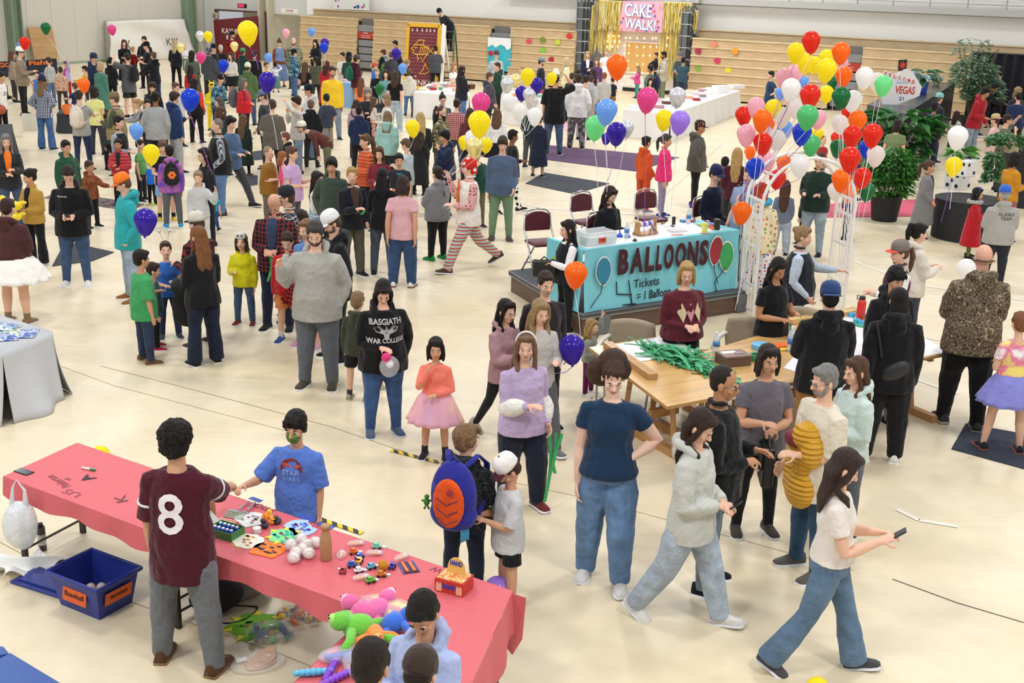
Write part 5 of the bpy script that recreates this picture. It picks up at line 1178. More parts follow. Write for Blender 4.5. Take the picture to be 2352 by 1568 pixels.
# left middle group
P('boy in green t-shirt and dark jeans seen from behind',325,570,a=130,top='baggy:3f9a5c',bot='jeans:~2c3a52',hair='short:241a16',arms='cd',fy=838,skin='m',shoes='6b4a30',soles='b8a890',build=1.1)
P('boy in blue t-shirt with silver bobble headband',379,551,a=20,top='tee:2f64b4',bot='jeans:~2c3c5c',hair='short:4a3528',arms='pf',fy=780,head=(0,-8),shoes='3a4048',key='bobble')
P('child in dark clothes and fringed shawl with pink shoes',352,600,a=110,top='long:2a4a46',bot='pants:17181b',hair='short:3a281f',arms='dd',fy=806,shoes='b8284c')
P('person with long ombre hair in black top with brown leather bag',455,516,a=-140,top='long:17171a',bot='flare:~1b2336',hair='vlong:8a5a34',arms='cc',fy=842,fem=1,build=1.1,shoes='1a1a1c',soles='e4e0d8',key='ombre')
P('person in dark red plaid shirt and cream and black cap',448,487,a=-120,top='long:dplaid',bot='jeans:~2b3442',hair='short:5a4030',arms='cc',fy=800,cap='cap:cfc8ba:23282e',build=1.15,shoes='4a3520',skin='l')
# far right of the back: cake walk crowd
CW='people crowding at the cake walk'
for a_ in(('person with blond hair in navy cardigan over white at the cake walk',1350,117,1.7,10,'cardi:1d2440:e8e4e4','pants:2a2c38','wavy:c8a878','fx',dict(fem=1)),
('person with long brown hair in purple at the cake walk',1371,132,1.62,-10,'long:5a3a6a','pants:2a2a30','wavy:8a6a58','dd',dict(fem=1)),
('blond person in white dress left of the big orange balloon',1393,111,1.72,0,'dress:ebe6e4','lskirt:ebe6e4','bun:cbb08a','dd',dict(fem=1)),
('person with long platinum hair in cream top before the bleachers',1303,131,1.68,90,'long:e6dfb8','pants:c8c2ae','vlong:d8c698','bb',dict(fem=1)),
('boy in dark t-shirt with brown hair beside the white hoodie',1314,166,1.5,170,'tee:2b2c33','pants:2a2b30','short:4a3426','dd',{}),
('teenager in white hoodie and marbled grey trousers seen from behind',1330,168,1.66,175,'hoodie:eceaea','cargo:marb','short:3f2d22','kk',dict(fy=348,build=1.1,shoes='3a2a30',soles='e8e8e8')),
('boy with dark hair in grey shirt, second behind the white hoodie',1346,171,1.55,172,'long:a5a3a0','pants:9a9c9c','mop:3a2a22','dd',dict(fy=328)),
('boy in pale grey sweatshirt among the cake walk crowd',1359,172,1.5,165,'hoodie:b9bbbd','pants:8a8c90','short:4a3528','bb',{}),
('person with long dark hair in beige top facing the cake walk',1362,156,1.6,-150,'long:b8a08c','pants:4a4a50','vlong:3a2622','bb',dict(fem=1)),
('red-haired boy in checked shirt seen from behind',1389,165,1.52,175,'long:gplaid','pants:8a8c8a','short:9a5f38','bb',dict(build=1.1)),
('boy in dark navy t-shirt and tan shorts under the orange balloon',1409,175,1.4,150,'tee:1d2333','shorts:8a6a48','short:3a2a22','ff',dict(fy=262,skin='m')),
('dark-haired person low behind the boys at the cake walk',1328,158,1.5,-170,'long:3a3040','pants:2a2a2e','wavy:2a1e1c','dd',dict(fem=1)),
('child in pink ruffled top and teal trousers at the cake walk',1465,150,1.3,-80,'long:e0509a','pants:4f8f88','wavy:a8825c','rf',dict(fy=232,fem=1,skin='l')),
('person in green shirt with a navy backpack at the cake walk',1493,148,1.710,-120,'long:5a8470','pants:3a3c40','back:201816','bb',dict(skin='t',key='navybp',build=1.1)),
('girl with black hair and red headband behind the pink balloon',1494,178,1.35,10,'tee:d8b84a','pants:2a2c33','long:1b1514','dd',dict(fem=1,cap='band:d8222c')),
('person in beige hoodie and olive trousers holding a child',1524,117,1.8,-80,'hoodie:b8b0a0','pants:747860','short:1b1513','cc',dict(key='beigeh',fy=244,beard='#2a1f1b',skin='t')),
('small child in black jacket held by the person in beige hoodie',1507,120,.95,-80,'jacket:1d1f24','pants:2a2c33','short:3a281f','ss',dict(by=('beigeh',0,.3))),
('person in grey cap and dark vest near the gold curtain',1562,119,1.74,-30,'long:5a7a5f+vest:4a4c50','pants:3a3c40','short:5a4a40','ff',dict(cap='cap:6a6c70')),
('dark-haired person in teal t-shirt seen from behind at the cake table',1570,131,1.76,170,'tee:345060','pants:3a4560','short:15110f','pp',dict(fy=240,build=1.15,skin='m'))):
 P(a_[0],a_[1],a_[2],a_[3],a_[4],a_[5],a_[6],a_[7],a_[8],group=None,**a_[9])
P('person in dark patterned cap and grey hoodie walking right',1610,277,a=85,top='hoodie:55524e',bot='slim:1b1c20',hair='buzz:3a2a22',arms='bk',fy=482,cap='cap:capd',skin='t',build=1.1,shoes='5a3a8a')
P('person in orange hoodie and orange patterned trousers',1487,311,a=125,top='hoodie:cf5420',bot='pants:orangep',hair='bun:1b1614',arms='bb',fy=492,fem=1,skin='m',glasses='#333333',shoes='8a9498',key='orangeh')
P('person in pink jacket and patterned leggings with long grey hair',1533,306,a=75,top='jacket:e02f74',bot='leggings:leg',hair='pony:4a4442',arms='dd',fy=505,fem=1,skin='m',shoes='2a2f68',key='pinkj')
P('person in grey apron and navy t-shirt, hand on hip, before the bleachers',1771,162,a=-75,top='tee:26405c',bot='pants:3a3f50',hair='short:2a1d19',arms='hh',fem=1,p=1.72,key='apron')
P('person with long blond hair in maroon jacket seen from behind',1695,337,1.64,165,'jacket:4a1d2a','pants:2a2a30','vlong:c8a468','bb',fem=1)
P('black-haired child beside the blond hair, low behind the table',1667,358,1.35,160,'tee:2a2c33','pants:2a2c33','short:15110f','dd')
P('small child with light brown hair behind the balloon clusters',1893,311,1.3,20,'tee:a83038','pants:a8a0a0','buzz:8a6a4c','dd',fy=430)
P('person in green t-shirt with dark shoulder-length hair by the plants',2063,272,1.66,150,'tee:76885e','pants:6a6450','bob:2c1f1b','bb',fem=1,build=1.1,skin='l')
P('person in black with a dark backpack and blue straps seen from behind',2148,234,a=165,top='long:191b20',bot='jeans:~222a40',hair='short:2a1f1a',arms='bd',fy=392,cap='cap:26282c',skin='t',build=1.1,key='darkbp')
P('grey-haired person in teal cap behind the dark backpack',2160,214,1.76,110,'jacket:2a2c33','pants:2a2c33','short:6a6058','bb',cap='rcap:8fc8bc')
P('person with long brown hair and cream patterned jacket by the white balloon',2199,253,1.62,130,'jacket:kitty','pants:3f4a38','long:3a2a24','pp',fem=1,fy=365)
P('person in red hooded sweatshirt with a striped hem leaning on the table',2268,199,1.72,40,'hoodie:a8242f','jeans:~8e9cac','mop:17120f','bc',skin='t',lean=14,fy=372)
P('person in black jacket leaning forward beside the red sweatshirt',2291,190,1.7,80,'jacket:1c1d22','pants:1c1c20','mop:14110f','rr',skin='d',lean=30)
P('person in black shirt standing before the black curtain',2297,163,1.82,-55,'jacket:2b2c31','pants:1d1d20','short:1e1714','pf')
P('dark-haired person in navy sweatshirt seen from behind at the right edge',2341,211,1.72,175,'long:222e52','pants:20232c','short:1a1412','bb',build=1.2)
P('curly blond person behind the navy sweatshirt at the right edge',2341,200,1.72,10,'long:2a2a2e','pants:2a2a2e','curly:a58a64','dd')
P('child in tan cap with a pink band and pink patterned top',2287,262,1.3,-130,'tee:e4b9b4','jeans:~a8b8cc','short:4a2a2a','cb',fem=1,cap='rcap:c8ae82:e09aa8',fy=425)
P('person with glasses and short brown hair looking right, hand raised',2318,261,1.74,80,'baggy:5a6250','pants:3a3c40','short:3b2b22','ea',glasses='#222222')
P('person in mustard sweater and rose trousers by the hanging plant',2334,347,1.62,110,'long:c98a24','wide:a05a5c','bob:1b1412','cc',fem=1,skin='t',fy=560)
P('person in long grey coat with a brown ponytail facing right',2138,366,a=75,top='coat:7b7a7b:3a2622',bot='slim:2a2628',hair='pony:5b4132',arms='kb',fy=552,fem=1,skin='m',key='greycoat',beltz=-.33)
P('girl in red coat with grey fur collar and blue headband',2249,429,a=70,top='coat:b01c28',bot='slim:6a6a3a',hair='long:17120f',arms='pp',fy=598,fem=1,cap='band:2a4a9c',key='redcoat',skin='m')
P('person in blue cap and light grey printed hoodie seen from behind',2310,426,a=175,top='hoodie:a8a6a2',bot='jeans:~2a2d38',hair='short:c8c4bc',arms='ff',fy=660,build=1.3,cap='rcap:3a6ac8',key='greyprint',shoes='33302e')
P('person in black hair ponytail and cream hoodie with a green clip',2117,510,a=100,top='hoodie:d8d0c4',bot='pants:3a3c44',hair='highpony:15110f',arms='pp',p=1.62,fem=1)
P('person in red and grey cap and maroon vest over white sleeves',2068,553,a=-80,top='long:ebe8e4+vest:4c2434',bot='jeans:~7088a8',hair='pony:6b4c38',arms='pc',p=1.66,fem=1,cap='cap:7a6f6c:e84c3c',key='redcap')
P('young person in black hoodie hugging someone, facing the camera',2066,612,a=15,top='hoodie:15161a',bot='jeans:~8c9cae',hair='mop:14110f',arms='dd',p=1.74,skin='m',head=(0,18),key='hugger')
P('person with long black hair in black hoodie and black cargo trousers from behind',2068,657,a=170,top='hoodie:141417',bot='wide:161618',hair='long:14110f',arms='zd',fy=1062,shoes='e6e4e0',soles='f0eeea',build=1.15,key='hugged')
P('balding person in brown camouflage hoodie and black trousers from behind',2263,558,a=175,top='hoodie:tree',bot='cargo:141416',hair='bald:5a4c40',arms='pp',fy=985,build=1.28,legs='t',shoes='3a3a3c',soles='a8a090',skin='#d8a48c',key='camoman')
P('girl in pastel tie-dye t-shirt and lilac skirt at the right edge',2347,712,a=178,top='tee:tie',bot='skirt:8484cc',hair='short:8a5a3a',arms='cc',fy=1040,fem=1,shoes='20242c',soles='e8643a',legs='v')
# balloon stall
P('person seated in black jacket with long dark hair at the balloon table',1409,428,1.66,45,'jacket:15171c','pants:17181c','long:2b1e1a','cb',fem=1,legs='i',z0=.3,head=(0,25),key='seated')
P('person in navy sweater and navy cap seated beside the gas tank',1650,381,1.78,50,'long:1a2236','pants:24262e','short:3a2a20','bb',legs='i',z0=.3,cap='cap:1f2c52',head=(10,20),key='tankman')
P('person in light blue polo shirt partly hidden by balloons',1722,378,1.78,-40,'polo:8fa4c8','pants:3a3f50','short:4a3a30','bb',build=1.2,z0=.1)
P('clown in flowered smock with a blue ruff reaching up to balloon strings',1752,420,a=155,top='hoodie:flor',bot='wide:star',hair='curly:d84a2a',arms='wd',p=1.72,build=1.15,shoes='e8642a',key='clown2',fy=694)
P('person with long brown hair in grey top and pale jeans behind the arch',1806,411,a=165,top='long:6f7c90',bot='wide:~a3b2c2',hair='vlong:5a3a2c',arms='bb',fy=592,fem=1)
P('boy in black jacket with fair hair reaching for a balloon',1855,411,a=-130,top='hoodie:1b1e2a',bot='pants:15151a',hair='buzz:a88a60',arms='du',fy=566)
P('person in dark green jacket holding a black coat behind the arch',1884,350,a=-30,top='jacket:1f332c',bot='jeans:~9aabba',hair='short:3a2a22',arms='cc',fy=592,build=1.2)
P('person in purple top and striped dark trousers behind the arch',1962,385,a=70,top='long:3a2660',bot='pants:22242e',hair='short:3a2620',arms='uc',fy=556,skin='d')
P('person in black quilted vest over white sleeves with long black hair',1303,503,a=-70,top='long:eceaea+vest:1a1c22',bot='slim:17171a',hair='long:1c1514',arms='pb',fy=765,fem=1,build=1.1,key='vestw')
P('person in black quilted vest over grey sleeves with a blond bun',1849,517,a=75,top='long:thermal+vest:20242c',bot='jeans:~54708f',hair='bun:a5815a',arms='rb',p=1.66,fem=1,build=1.25,key='vest2')
P('person in black t-shirt with long black hair and fringe tearing tickets',1787,590,a=30,top='tee:141417',bot='jeans:~3c5880',hair='long:17110f',arms='pf',p=1.62,fem=1,skin='t',build=1.12,head=(5,28),key='ticketw')
P('person in maroon argyle cardigan with blond bob and glasses',1579,598,a=20,top='cardi:5b1f2b',bot='pants:18181a',hair='bob:c9a566',arms='ff',p=1.64,fem=1,build=1.28,glasses='#999999',head=(22,6),beltz=-.02,key='argyle')
P('person in black hoodie and navy cap worn backwards, tan trousers',1909,648,a=178,top='hoodie:131316',bot='pants:9a6a34',hair='short:15110f',arms='pp',p=1.81,build=1.15,cap='rcap:2c4270',key='bluecapb')
# walking group in the centre
P('person with long dark hair in dark brown sweater behind the group of girls',1256,621,a=20,top='long:2b2326',bot='pants:1d1d20',hair='back:3b2a24',arms='bb',p=1.66,fem=1,build=1.15,mouth=0)
P('girl with long blond hair in light grey sweater, mouth open',1243,686,a=25,top='long:bdb9b4',bot='wide:5a5a5e',hair='wavy:a98a60',arms='pb',fy=1035,fem=1,legs='w',mouth=1,key='blondg',shoes='6a6c70')
P('girl with long black hair and glasses in mauve hoodie',1166,685,a=45,top='hoodie:a68288',bot='leggings:1c1c20',hair='vlong:14110f',arms='pp',fy=1008,fem=1,legs='w',glasses='#888888',shoes='b8b0a8',key='mauve')
P('girl in lilac top with white headband and white cardigan off the shoulders',1209,760,a=25,top='long:bba6c8',bot='wide:1c2233',hair='long:8a6a50',arms='bp',fy=1165,fem=1,build=1.18,cap='band:ece6e6',key='lilacg',head=(25,0),legs='t',shoes='6a2a2a')
P('toddler in grey jacket and purple leggings raising one hand',1362,730,a=60,top='jacket:8c8f86',bot='pants:6a1e56',hair='wavy:b08c5c',arms='uc',fy=912,fem=1,shoes='e8e6de',key='toddler')
P('person with big curly brown hair in navy t-shirt and wide jeans',1413,828,a=-8,top='crop:1a3450',bot='wide:~6787ae',hair='frizz:4b3428',arms='hd',fy=1338,fem=1,build=1.12,head=(-10,22),legs='t',skin='p',shoes='d8d4d0',key='curlyw',beltz=-.01)
P('girl in pale grey hoodie and light jeans walking right looking at a phone',1607,937,a=60,top='hoodie:c3c5bd',bot='wide:~a3b0bd',hair='long:38261f',arms='ff',fy=1432,fem=1,legs='w',head=(0,30),shoes='dedbd6',key='phoneg')
P('person with glasses and short dark hair in black rain jacket and jeans',1668,838,a=75,top='jacket:17181a',bot='jeans:~6b7c88',hair='buzz:2a211c',arms='cf',fy=1352,build=1.15,skin='t',glasses='#444444',head=(10,5),shoes='15151a',soles='e8e8e8',key='rainj')
P('person in dark grey t-shirt with straight dark hair looking worried',1768,788,a=5,top='tee:67626a',bot='slim:17171a',hair='bob:2f231f',arms='fp',fy=1225,fem=1,build=1.12,skin='m',head=(-8,2),beltz=-.06,shoes='4a4038',key='worried')
P('grey-haired person in cream t-shirt with glasses holding a yellow puffer',1895,834,a=-70,top='baggy:d7cdb9',bot='jeans:~32506f',hair='short:8f8d8a',arms='cb',fy=1318,build=1.18,glasses='#222222',beard='#9a938c',shoes='5a5650',key='creamtee')
P('girl with long brown hair in mint hoodie behind the man in cream',1968,816,a=-70,top='hoodie:c3d4cf',bot='pants:5a6068',hair='vlong:5b3f2e',arms='ff',p=1.58,fem=1,key='mintg')
P('girl in white t-shirt and flared jeans walking right with a phone',1938,1030,a=75,top='tee:e4ddd4',bot='flare:~5c7690',hair='wavy:3f2e27',arms='pp',fy=1545,fem=1,legs='w',head=(-10,28),beltz=.02,shoes='4a4a4c',key='whitetee')
# foreground
j8=P('person in maroon number eight jersey and grey trousers at the pink table',405,963,a=172,top='jersey:4a1524',bot='cargo:6b6f73',hair='afro:14110f',arms=('d',DP(575,1120,7.84)),fy=1535,legs='v',shoes='5a3a26',soles='8a6a48',build=1.05,skin='m',curl=.9,key='eight')
b8=P('boy in blue t-shirt with green face paint across the pink table',676,942,a=-12,top='baggy:5679c8',bot='pants:121214',hair='mop:1a1311',arms=('d',DP(560,1116,7.84)),p=1.42,skin='m',paint=1,curl=.8,key='facepaint')
P('boy with orange and blue backpack and dark hoodie seen from behind',1070,972,a=160,top='hoodie:heather',bot='pants:1c2436',hair='mop:8d6d4c',arms='pp',p=1.390,head=(30,0),key='orangebp')
P('small boy in white and maroon cap and long white basketball jersey',1168,1045,a=-70,top='tee:peach+jersey:c4c4c6',bot='shorts:17181a',hair='short:4a3326',arms='pp',fy=1395,cap='cap:ebe8e4:4f1f33',head=(0,40),sock='e8e6e4',shoes='8d8f92',soles='e8e4e0',skin='m',key='whitecapboy')
P('boy in pale blue hoodie at the plush table looking down',972,1357,a=-30,top='hoodie:a9b6dc',bot='pants:33363f',hair='short:171210',arms='pp',p=1.5,skin='m',head=(-10,38),key='palehood')
P('person with short dark brown hair seen from behind at the bottom edge',858,1456,a=170,top='tee:4a4c52',bot='pants:2a2c33',hair='short:251a15',arms='bb',p=1.680,head=(0,25),skin='m')
P('person in dark brown beanie at the bottom edge',972,1482,a=165,top='tee:3a3c40',bot='pants:2a2a2e',hair='short:2a1e19',arms='bb',p=1.420,cap='beanie:3f322d',head=(0,20))
for q in LOG:
 if q[0]>1.95 or q[0]<.6 or '-v' in __import__('sys').argv:print('LOG',q)
 # ------------------------------------------------------------------ tables, stalls and what stands on them
def ang(a,b_):return math.atan2(b_.y-a.y,b_.x-a.x)
def at(px,py,z=0):return W(px,py,z)
def cyl(m,p,r,h,n=16):m.lathe([(r,0),(r,h)],n,p)
def simple(name,mb,mt,loc,rz,label,cat,group=None,**k):
 o=mb.obj(name,mt,**k);o.location=loc;o.rotation_euler=(0,0,rz);return tag(o,label,cat,group)
WHITE=mat('#eeeceb',.75);BLK=mat('#1d1d20',.6);CHROME=mat('#b9bcc0',.2,metal=.9)
# --- stage platform with the balloon table
SA,SB,SC=W(1168,622,.3),W(1338,724,.3),W(1712,669,.3);SD=SA+SC-SB
stg=empty('stage_platform',(SB.x,SB.y,0),ang(SB,SC),'low brown stage platform with grey ribbed top under the balloon table','stage')
iv=Matrix.Rotation(-ang(SB,SC),3,'Z')
def lc(o,p):return Matrix.Rotation(-o.rotation_euler.z,3,'Z')@(Vector(p)-o.location)
pl=[lc(stg,p)[:2]for p in(SA,SB,SC,SD)]
m=MB();m.prism(pl,.27,.3);m.obj('deck',mat('#585a60',.9,bump=.6,bscale=120),stg)
m=MB();m.prism(pl,.255,.27);[m.prism([pl[i],pl[(i+1)%4],tuple(Vector(pl[(i+1)%4])+Vector((.02,.02))),tuple(Vector(pl[i])+Vector((.02,.02)))],.24,.302)for i in range(4)];m.obj('edge_trim',mat('#8d8f92',.4,metal=.5),stg)
c_=sum((Vector(p)for p in pl),Vector((0,0)))/4;pl2=[tuple(c_+(Vector(p)-c_)*.975)for p in pl]
m=MB();m.prism(pl2,0,.255);m.obj('riser',wood('#5d4538',2.0,.2),stg)
for x in(.35,2.7):m=MB();m.box((x,.02,.13),(.18,.05,.24));m.obj('bracket',mat('#6f7276',.5,metal=.4),stg)
TZ=1.12;TH_=TZ-.3
FL,FR,BLt,BRt=W(1342,574,TZ),W(1697,528,TZ),W(1250,548,TZ),W(1660,505,TZ)
bt=empty('folding_table',(FL.x,FL.y,.3),ang(FL,FR),'long folding table on the stage carrying the balloon supplies','table')
LT=(FR-FL).length;bl_=lc(bt,BLt);WDp=.78
tp4=[(0,0),(LT,0),(LT,WDp),(0,WDp)]
m=MB();m.prism(tp4,TH_-.04,TH_-.005);m.obj('tabletop',mat('#e9e7e2',.4),bt)
for x in(.25,LT-.25):
 for y in(.1,WDp-.1):m=MB();m.tube([(x,y,0),(x,y,TH_-.04)],.016,8);m.obj('leg',mat('#4a4a4c',.4,metal=.5),bt)
TEAL=mat('#79c7d4',.75,bump=.35,bscale=4)
sk=empty('paper_table_skirt',(FL.x,FL.y,.3),ang(FL,FR),'turquoise paper skirt with hand-painted BALLOONS lettering on the stage table','table skirt')
m=MB();m.grid(lambda u,v:(u*LT,-.012-.05*(1-v)**2+.012*math.sin(u*23)*(1-v),.01+v*(TH_-.005)),60,10);m.grid(lambda u,v:(-.012-.04*(1-v)**2,u*WDp,.01+v*(TH_-.005)),12,6)
m.grid(lambda u,v:(LT+.012,u*WDp,.05+v*(TH_-.05)),12,4)
m.prism([(-.012,-.012),(LT+.012,-.012),(LT+.012,.12),(.1,.05),(.05,WDp),(-.012,WDp)],TH_-.004,TH_);m.prism([(LT-.35,WDp*.5),(LT+.012,.1),(LT+.012,WDp),(LT-.2,WDp)],TH_-.004,TH_)
skm=m.obj('paper',TEAL,sk,smooth=False)
def onskirt(px,py):
 d=ray(px,py);n_=Matrix.Rotation(bt.rotation_euler.z,3,'Z')@Vector((0,-1,0));q=Vector((FL.x,FL.y,0))+n_*.03;c0=Vector((0,0,H));t=(q-c0).dot(n_)/d.dot(n_);return lc(sk,c0+d*t)
def sktext(s_,x0,y0,x1,y1,c,bold=0,nm='painted_lettering'):
 cx_,cy_=(x0+x1)/2,(y0+y1)/2;a,b_=Vector((onskirt(x0,cy_).x,0,onskirt(cx_,y0).z)),Vector((onskirt(x1,cy_).x,0,onskirt(cx_,y1).z));o=place(fit(s_,abs(b_.x-a.x),abs(a.z-b_.z),.003,bold),nm,c,None,Vector(),0);o.parent=skm
 return o,(a.x+b_.x)/2,(a.z+b_.z)/2
TXM=Matrix.Rotation(R(90),4,'X')
lets='BALLOONS';xs_=(1415,1443,1477,1502,1520,1546,1574,1602,1625)
for i,ch in enumerate(lets):
 for bd,cc,y in((.05,'#6e2430',-.062),(.015,'#3a1a22',-.068)):
  o,cx,cz=sktext(ch,xs_[i]+2,570-3*i+1,xs_[i+1]-3,628-3*i,cc,bd);o.matrix_basis=Matrix.Translation((cx,y,cz))@TXM
for s_,b_,cc in(('Tickets',(1452,637,1510,656),'#1d2126'),('= 1 Balloon',(1460,663,1536,682),'#1d2126')):
 o,cx,cz=sktext(s_,*b_,cc,.0);o.matrix_basis=Matrix.Translation((cx,-.066,cz))@TXM
for pts in([(1412,646),(1413,674),(1447,675)],[(1440,643),(1448,698)],[(1426,699),(1456,696)]):
 pq=[onskirt(*p)for p in pts];m=MB();m.tube([(p.x,-.066,p.z)for p in pq],.009,5);m.obj('painted_four',mat('#1d2126'),skm)
def drawn(px,py,w_,h_,c,tilt=0,tail=None):
 q=onskirt(px,py);k_=(onskirt(px+50,py)-onskirt(px-50,py)).length/100;w_*=k_*.5;h_*=k_*.5;P_=[]
 for i in range(24):
  t=2*math.pi*i/24;y=math.sin(t);P_.append((w_*math.cos(t)*(1 if y>0 else 1-.35*y*y),h_*y))
 for sc_,cc,z in((1.07,'#e9e4dc',.0),(.97,c,.004)):
  m=MB();m.prism([(x*sc_,y*sc_)for x,y in P_],z,z+.003);o=m.obj('painted_balloon',mat(cc,.8),skm);o.matrix_basis=Matrix.Translation((q.x,-.058,q.z))@TXM@Matrix.Rotation(R(tilt),4,'Z')
 if tail:
  pts=[onskirt(*p)for p in tail];m=MB();m.tube([(p.x,-.066,p.z)for p in pts],.006,5);m.obj('painted_string',mat('#22262a'),skm)
drawn(1383,622,34,52,'#2f7f9f',4,[(1380,650),(1376,672),(1362,690),(1353,705)]);drawn(1641,575,29,48,'#9a2f3a',-4,[(1637,600),(1636,620),(1645,650)]);drawn(1665,588,31,50,'#3aa05a',5,[(1660,613),(1650,630),(1637,645),(1642,668)]);drawn(1262,603,1,1,'#e07a2a')
for yy,cc in((.2,'#e07a2a'),(.42,'#8cc84a')):
 m=MB();m.prism([(.09*math.cos(t),.14*math.sin(t))for t in[i*math.pi/10 for i in range(20)]],0,.003);o=m.obj('painted_balloon',mat(cc,.8),skm);o.matrix_basis=Matrix.Translation((-.05,yy+.15,.35+yy*.3))@Matrix.Rotation(R(-90),4,'Z')@TXM
 # folding chairs (maroon) on and behind the stage
VIN=mat('#5a2530',.45,bump=.15,bscale=60)
def folding_chair(loc,rz,label):
 e=empty('folding_chair',loc,rz,label,'chair')
 m=MB();m.box((0,0,.44),(.4,.38,.05));m.obj('seat',VIN,e,bevel=.02)
 m=MB();n=14;P_=[]
 for i in range(n+1):
  t=math.pi*i/n;P_.append((-.2*math.cos(t),.76+.1*math.sin(t)))
 m.prism([(-.2,.58),(.2,.58)]+[(x,z)for x,z in P_[::-1]],-.2,-.165,Matrix(((1,0,0,0),(0,0,1,0),(0,1,0,0),(0,0,0,1))));m.obj('backrest',VIN,e,bevel=.01)
 for sx_ in(-1,1):
  m=MB();m.tube([(sx_*.215,.22,0),(sx_*.215,-.03,.42),(sx_*.215,-.17,.62),(sx_*.2,-.19,.82)],.013,8);m.obj('leg',CHROME,e,smooth=True)
  m=MB();m.tube([(sx_*.19,-.25,0),(sx_*.19,.15,.44)],.013,8);m.obj('leg',CHROME,e,smooth=True)
 m=MB();m.tube([(-.2,-.19,.8),(-.15,-.2,.87),(0,-.2,.895),(.15,-.2,.87),(.2,-.19,.8)],.013,8);m.obj('back_frame',CHROME,e,smooth=True)
 for p_ in((.12,.16),(-.16,.12)):m=MB();m.tube([(-.2,*p_),(.2,*p_)],.01,6);m.obj('crossbar',CHROME,e,smooth=True)
 return e
rt=bt.rotation_euler.z
folding_chair(W(1243,625,.3),rt+R(170),'maroon folding chair empty at the left end of the stage')
folding_chair(W(1350,590,.3)+Vector((0,.5,0)),rt+R(180),'maroon folding chair partly behind the seated woman in black')
folding_chair(W(1496,575,.3)+Vector((0,.3,0)),rt+R(175),'maroon folding chair empty behind the ribbon stand')
for k_,lb in(('seated','maroon folding chair under the seated woman in black'),('tankman','maroon folding chair under the man in the navy cap')):
 i_=HANDS[k_];folding_chair(i_['loc']+i_['Rz']@Vector((0,-.03,0)),i_['rz'],lb)
 # bottles and table-top things
def bottle(loc,label,cat='bottle',s=1.0,cap='#e8e8ea',lab='#3a78b8',body=None,group=None):
 e=empty('water_bottle',loc,0,label,cat,group)
 m=MB();m.lathe([(.03*s,0),(.033*s,.02*s),(.031*s,.07*s),(.033*s,.12*s),(.03*s,.155*s),(.013*s,.19*s),(.013*s,.2*s)],16);m.obj('body',body or mat('#dfeaf0',.08,alpha=.55),e,smooth=True)
 m=MB();cyl(m,(0,0,.065*s),.034*s,.05*s);m.obj('label',mat(lab,.5),e,smooth=True)
 m=MB();cyl(m,(0,0,.197*s),.015*s,.018*s);m.obj('cap',mat(cap,.4),e);return e
def bx(name,loc,dims,rz,mt,label,cat,bevel=.004,group=None):
 m=MB();m.box((0,0,dims[2]/2),dims);return simple(name,m,mt,loc,rz,label,cat,group,bevel=bevel)
bottle(W(1439,545,TZ),'water bottle beside the ribbon stand on the stage table');bottle(W(1581,512,TZ),'water bottle on the stage table in front of the navy sweater')
e=empty('storage_bin',W(1347,557,TZ)+Vector((.12,0,0)),rt,'clear plastic bin with orange TAPE label on the balloon table','bin')
m=MB();m.prism([(-.22,-.13),(.22,-.13),(.22,.13),(-.22,.13)],0,.005)
for c_,d_ in(((0,-.13,.08),(.46,.006,.16)),((0,.13,.08),(.46,.006,.16)),((-.23,0,.08),(.006,.27,.16)),((.23,0,.08),(.006,.27,.16)),((0,-.135,.16),(.49,.02,.012)),((0,.135,.16),(.49,.02,.012))):m.box(c_,d_)
m.obj('bin',mat('#e6eef0',.2,alpha=.45),e);m=MB();m.box((0,-.136,.06),(.12,.004,.07));lb_=m.obj('label',mat('#d9522a'),e)
o=link('lettering',fit('TAPE',.08,.02,.001),mat('#3a2018'),lb_);o.matrix_basis=Matrix.Translation((0,-.14,.065))@TXM
m=MB();m.box((0,0,.05),(.36,.2,.08));m.obj('contents',mat('#e4e0da',.8),e)
cyl_=lambda name,px,py,z,r,h,c,label,cat,**k:simple(name,(lambda m:(cyl(m,(0,0,0),r,h,20),m)[1])(MB()),c if not isinstance(c,str)else mat(c,.4),W(px,py,z),0,label,cat,smooth=False,**k)
e=empty('ribbon_stand',W(1482,537,TZ),rt+.1,'wooden ribbon spool stand with curled ribbons on the balloon table','ribbon stand')
OAK=wood('#b88a55',3,.15)
m=MB();m.box((0,0,.012),(.34,.16,.024));m.obj('base',OAK,e,bevel=.005)
for sx_ in(-1,1):m=MB();m.prism([(-.08,0),(.08,0),(.05,.06),(.035,.15),(.045,.18),(-.045,.18),(-.035,.15),(-.05,.06)],sx_*.16-.01,sx_*.16+.01,Matrix(((0,0,1,0),(1,0,0,0),(0,1,0,0),(0,0,0,1))));m.obj('side_panel',OAK,e)
m=MB();m.tube([(-.17,0,.14),(.17,0,.14)],.012,8);m.obj('dowel',OAK,e)
for j,cc in enumerate(('#e8e4e8','#8a5ac8','#e8e8ee','#5a6ad8','#e6d8e8')):
 m=MB();x=-.1+j*.05;cyl(m,(0,0,-.018),.035,.036);o=m.obj('ribbon_spool',mat(cc,.4),e);o.rotation_euler=(0,R(90),0);o.location=(x,0,.14)
 m=MB();m.tube([(x,-.04,.13),(x+.02*math.sin(j),-.08,.1),(x+.03,-.1,.05),(x+.01*j,-.12,.012)],.004,5);m.obj('ribbon_end',mat(cc,.3),e,smooth=True)
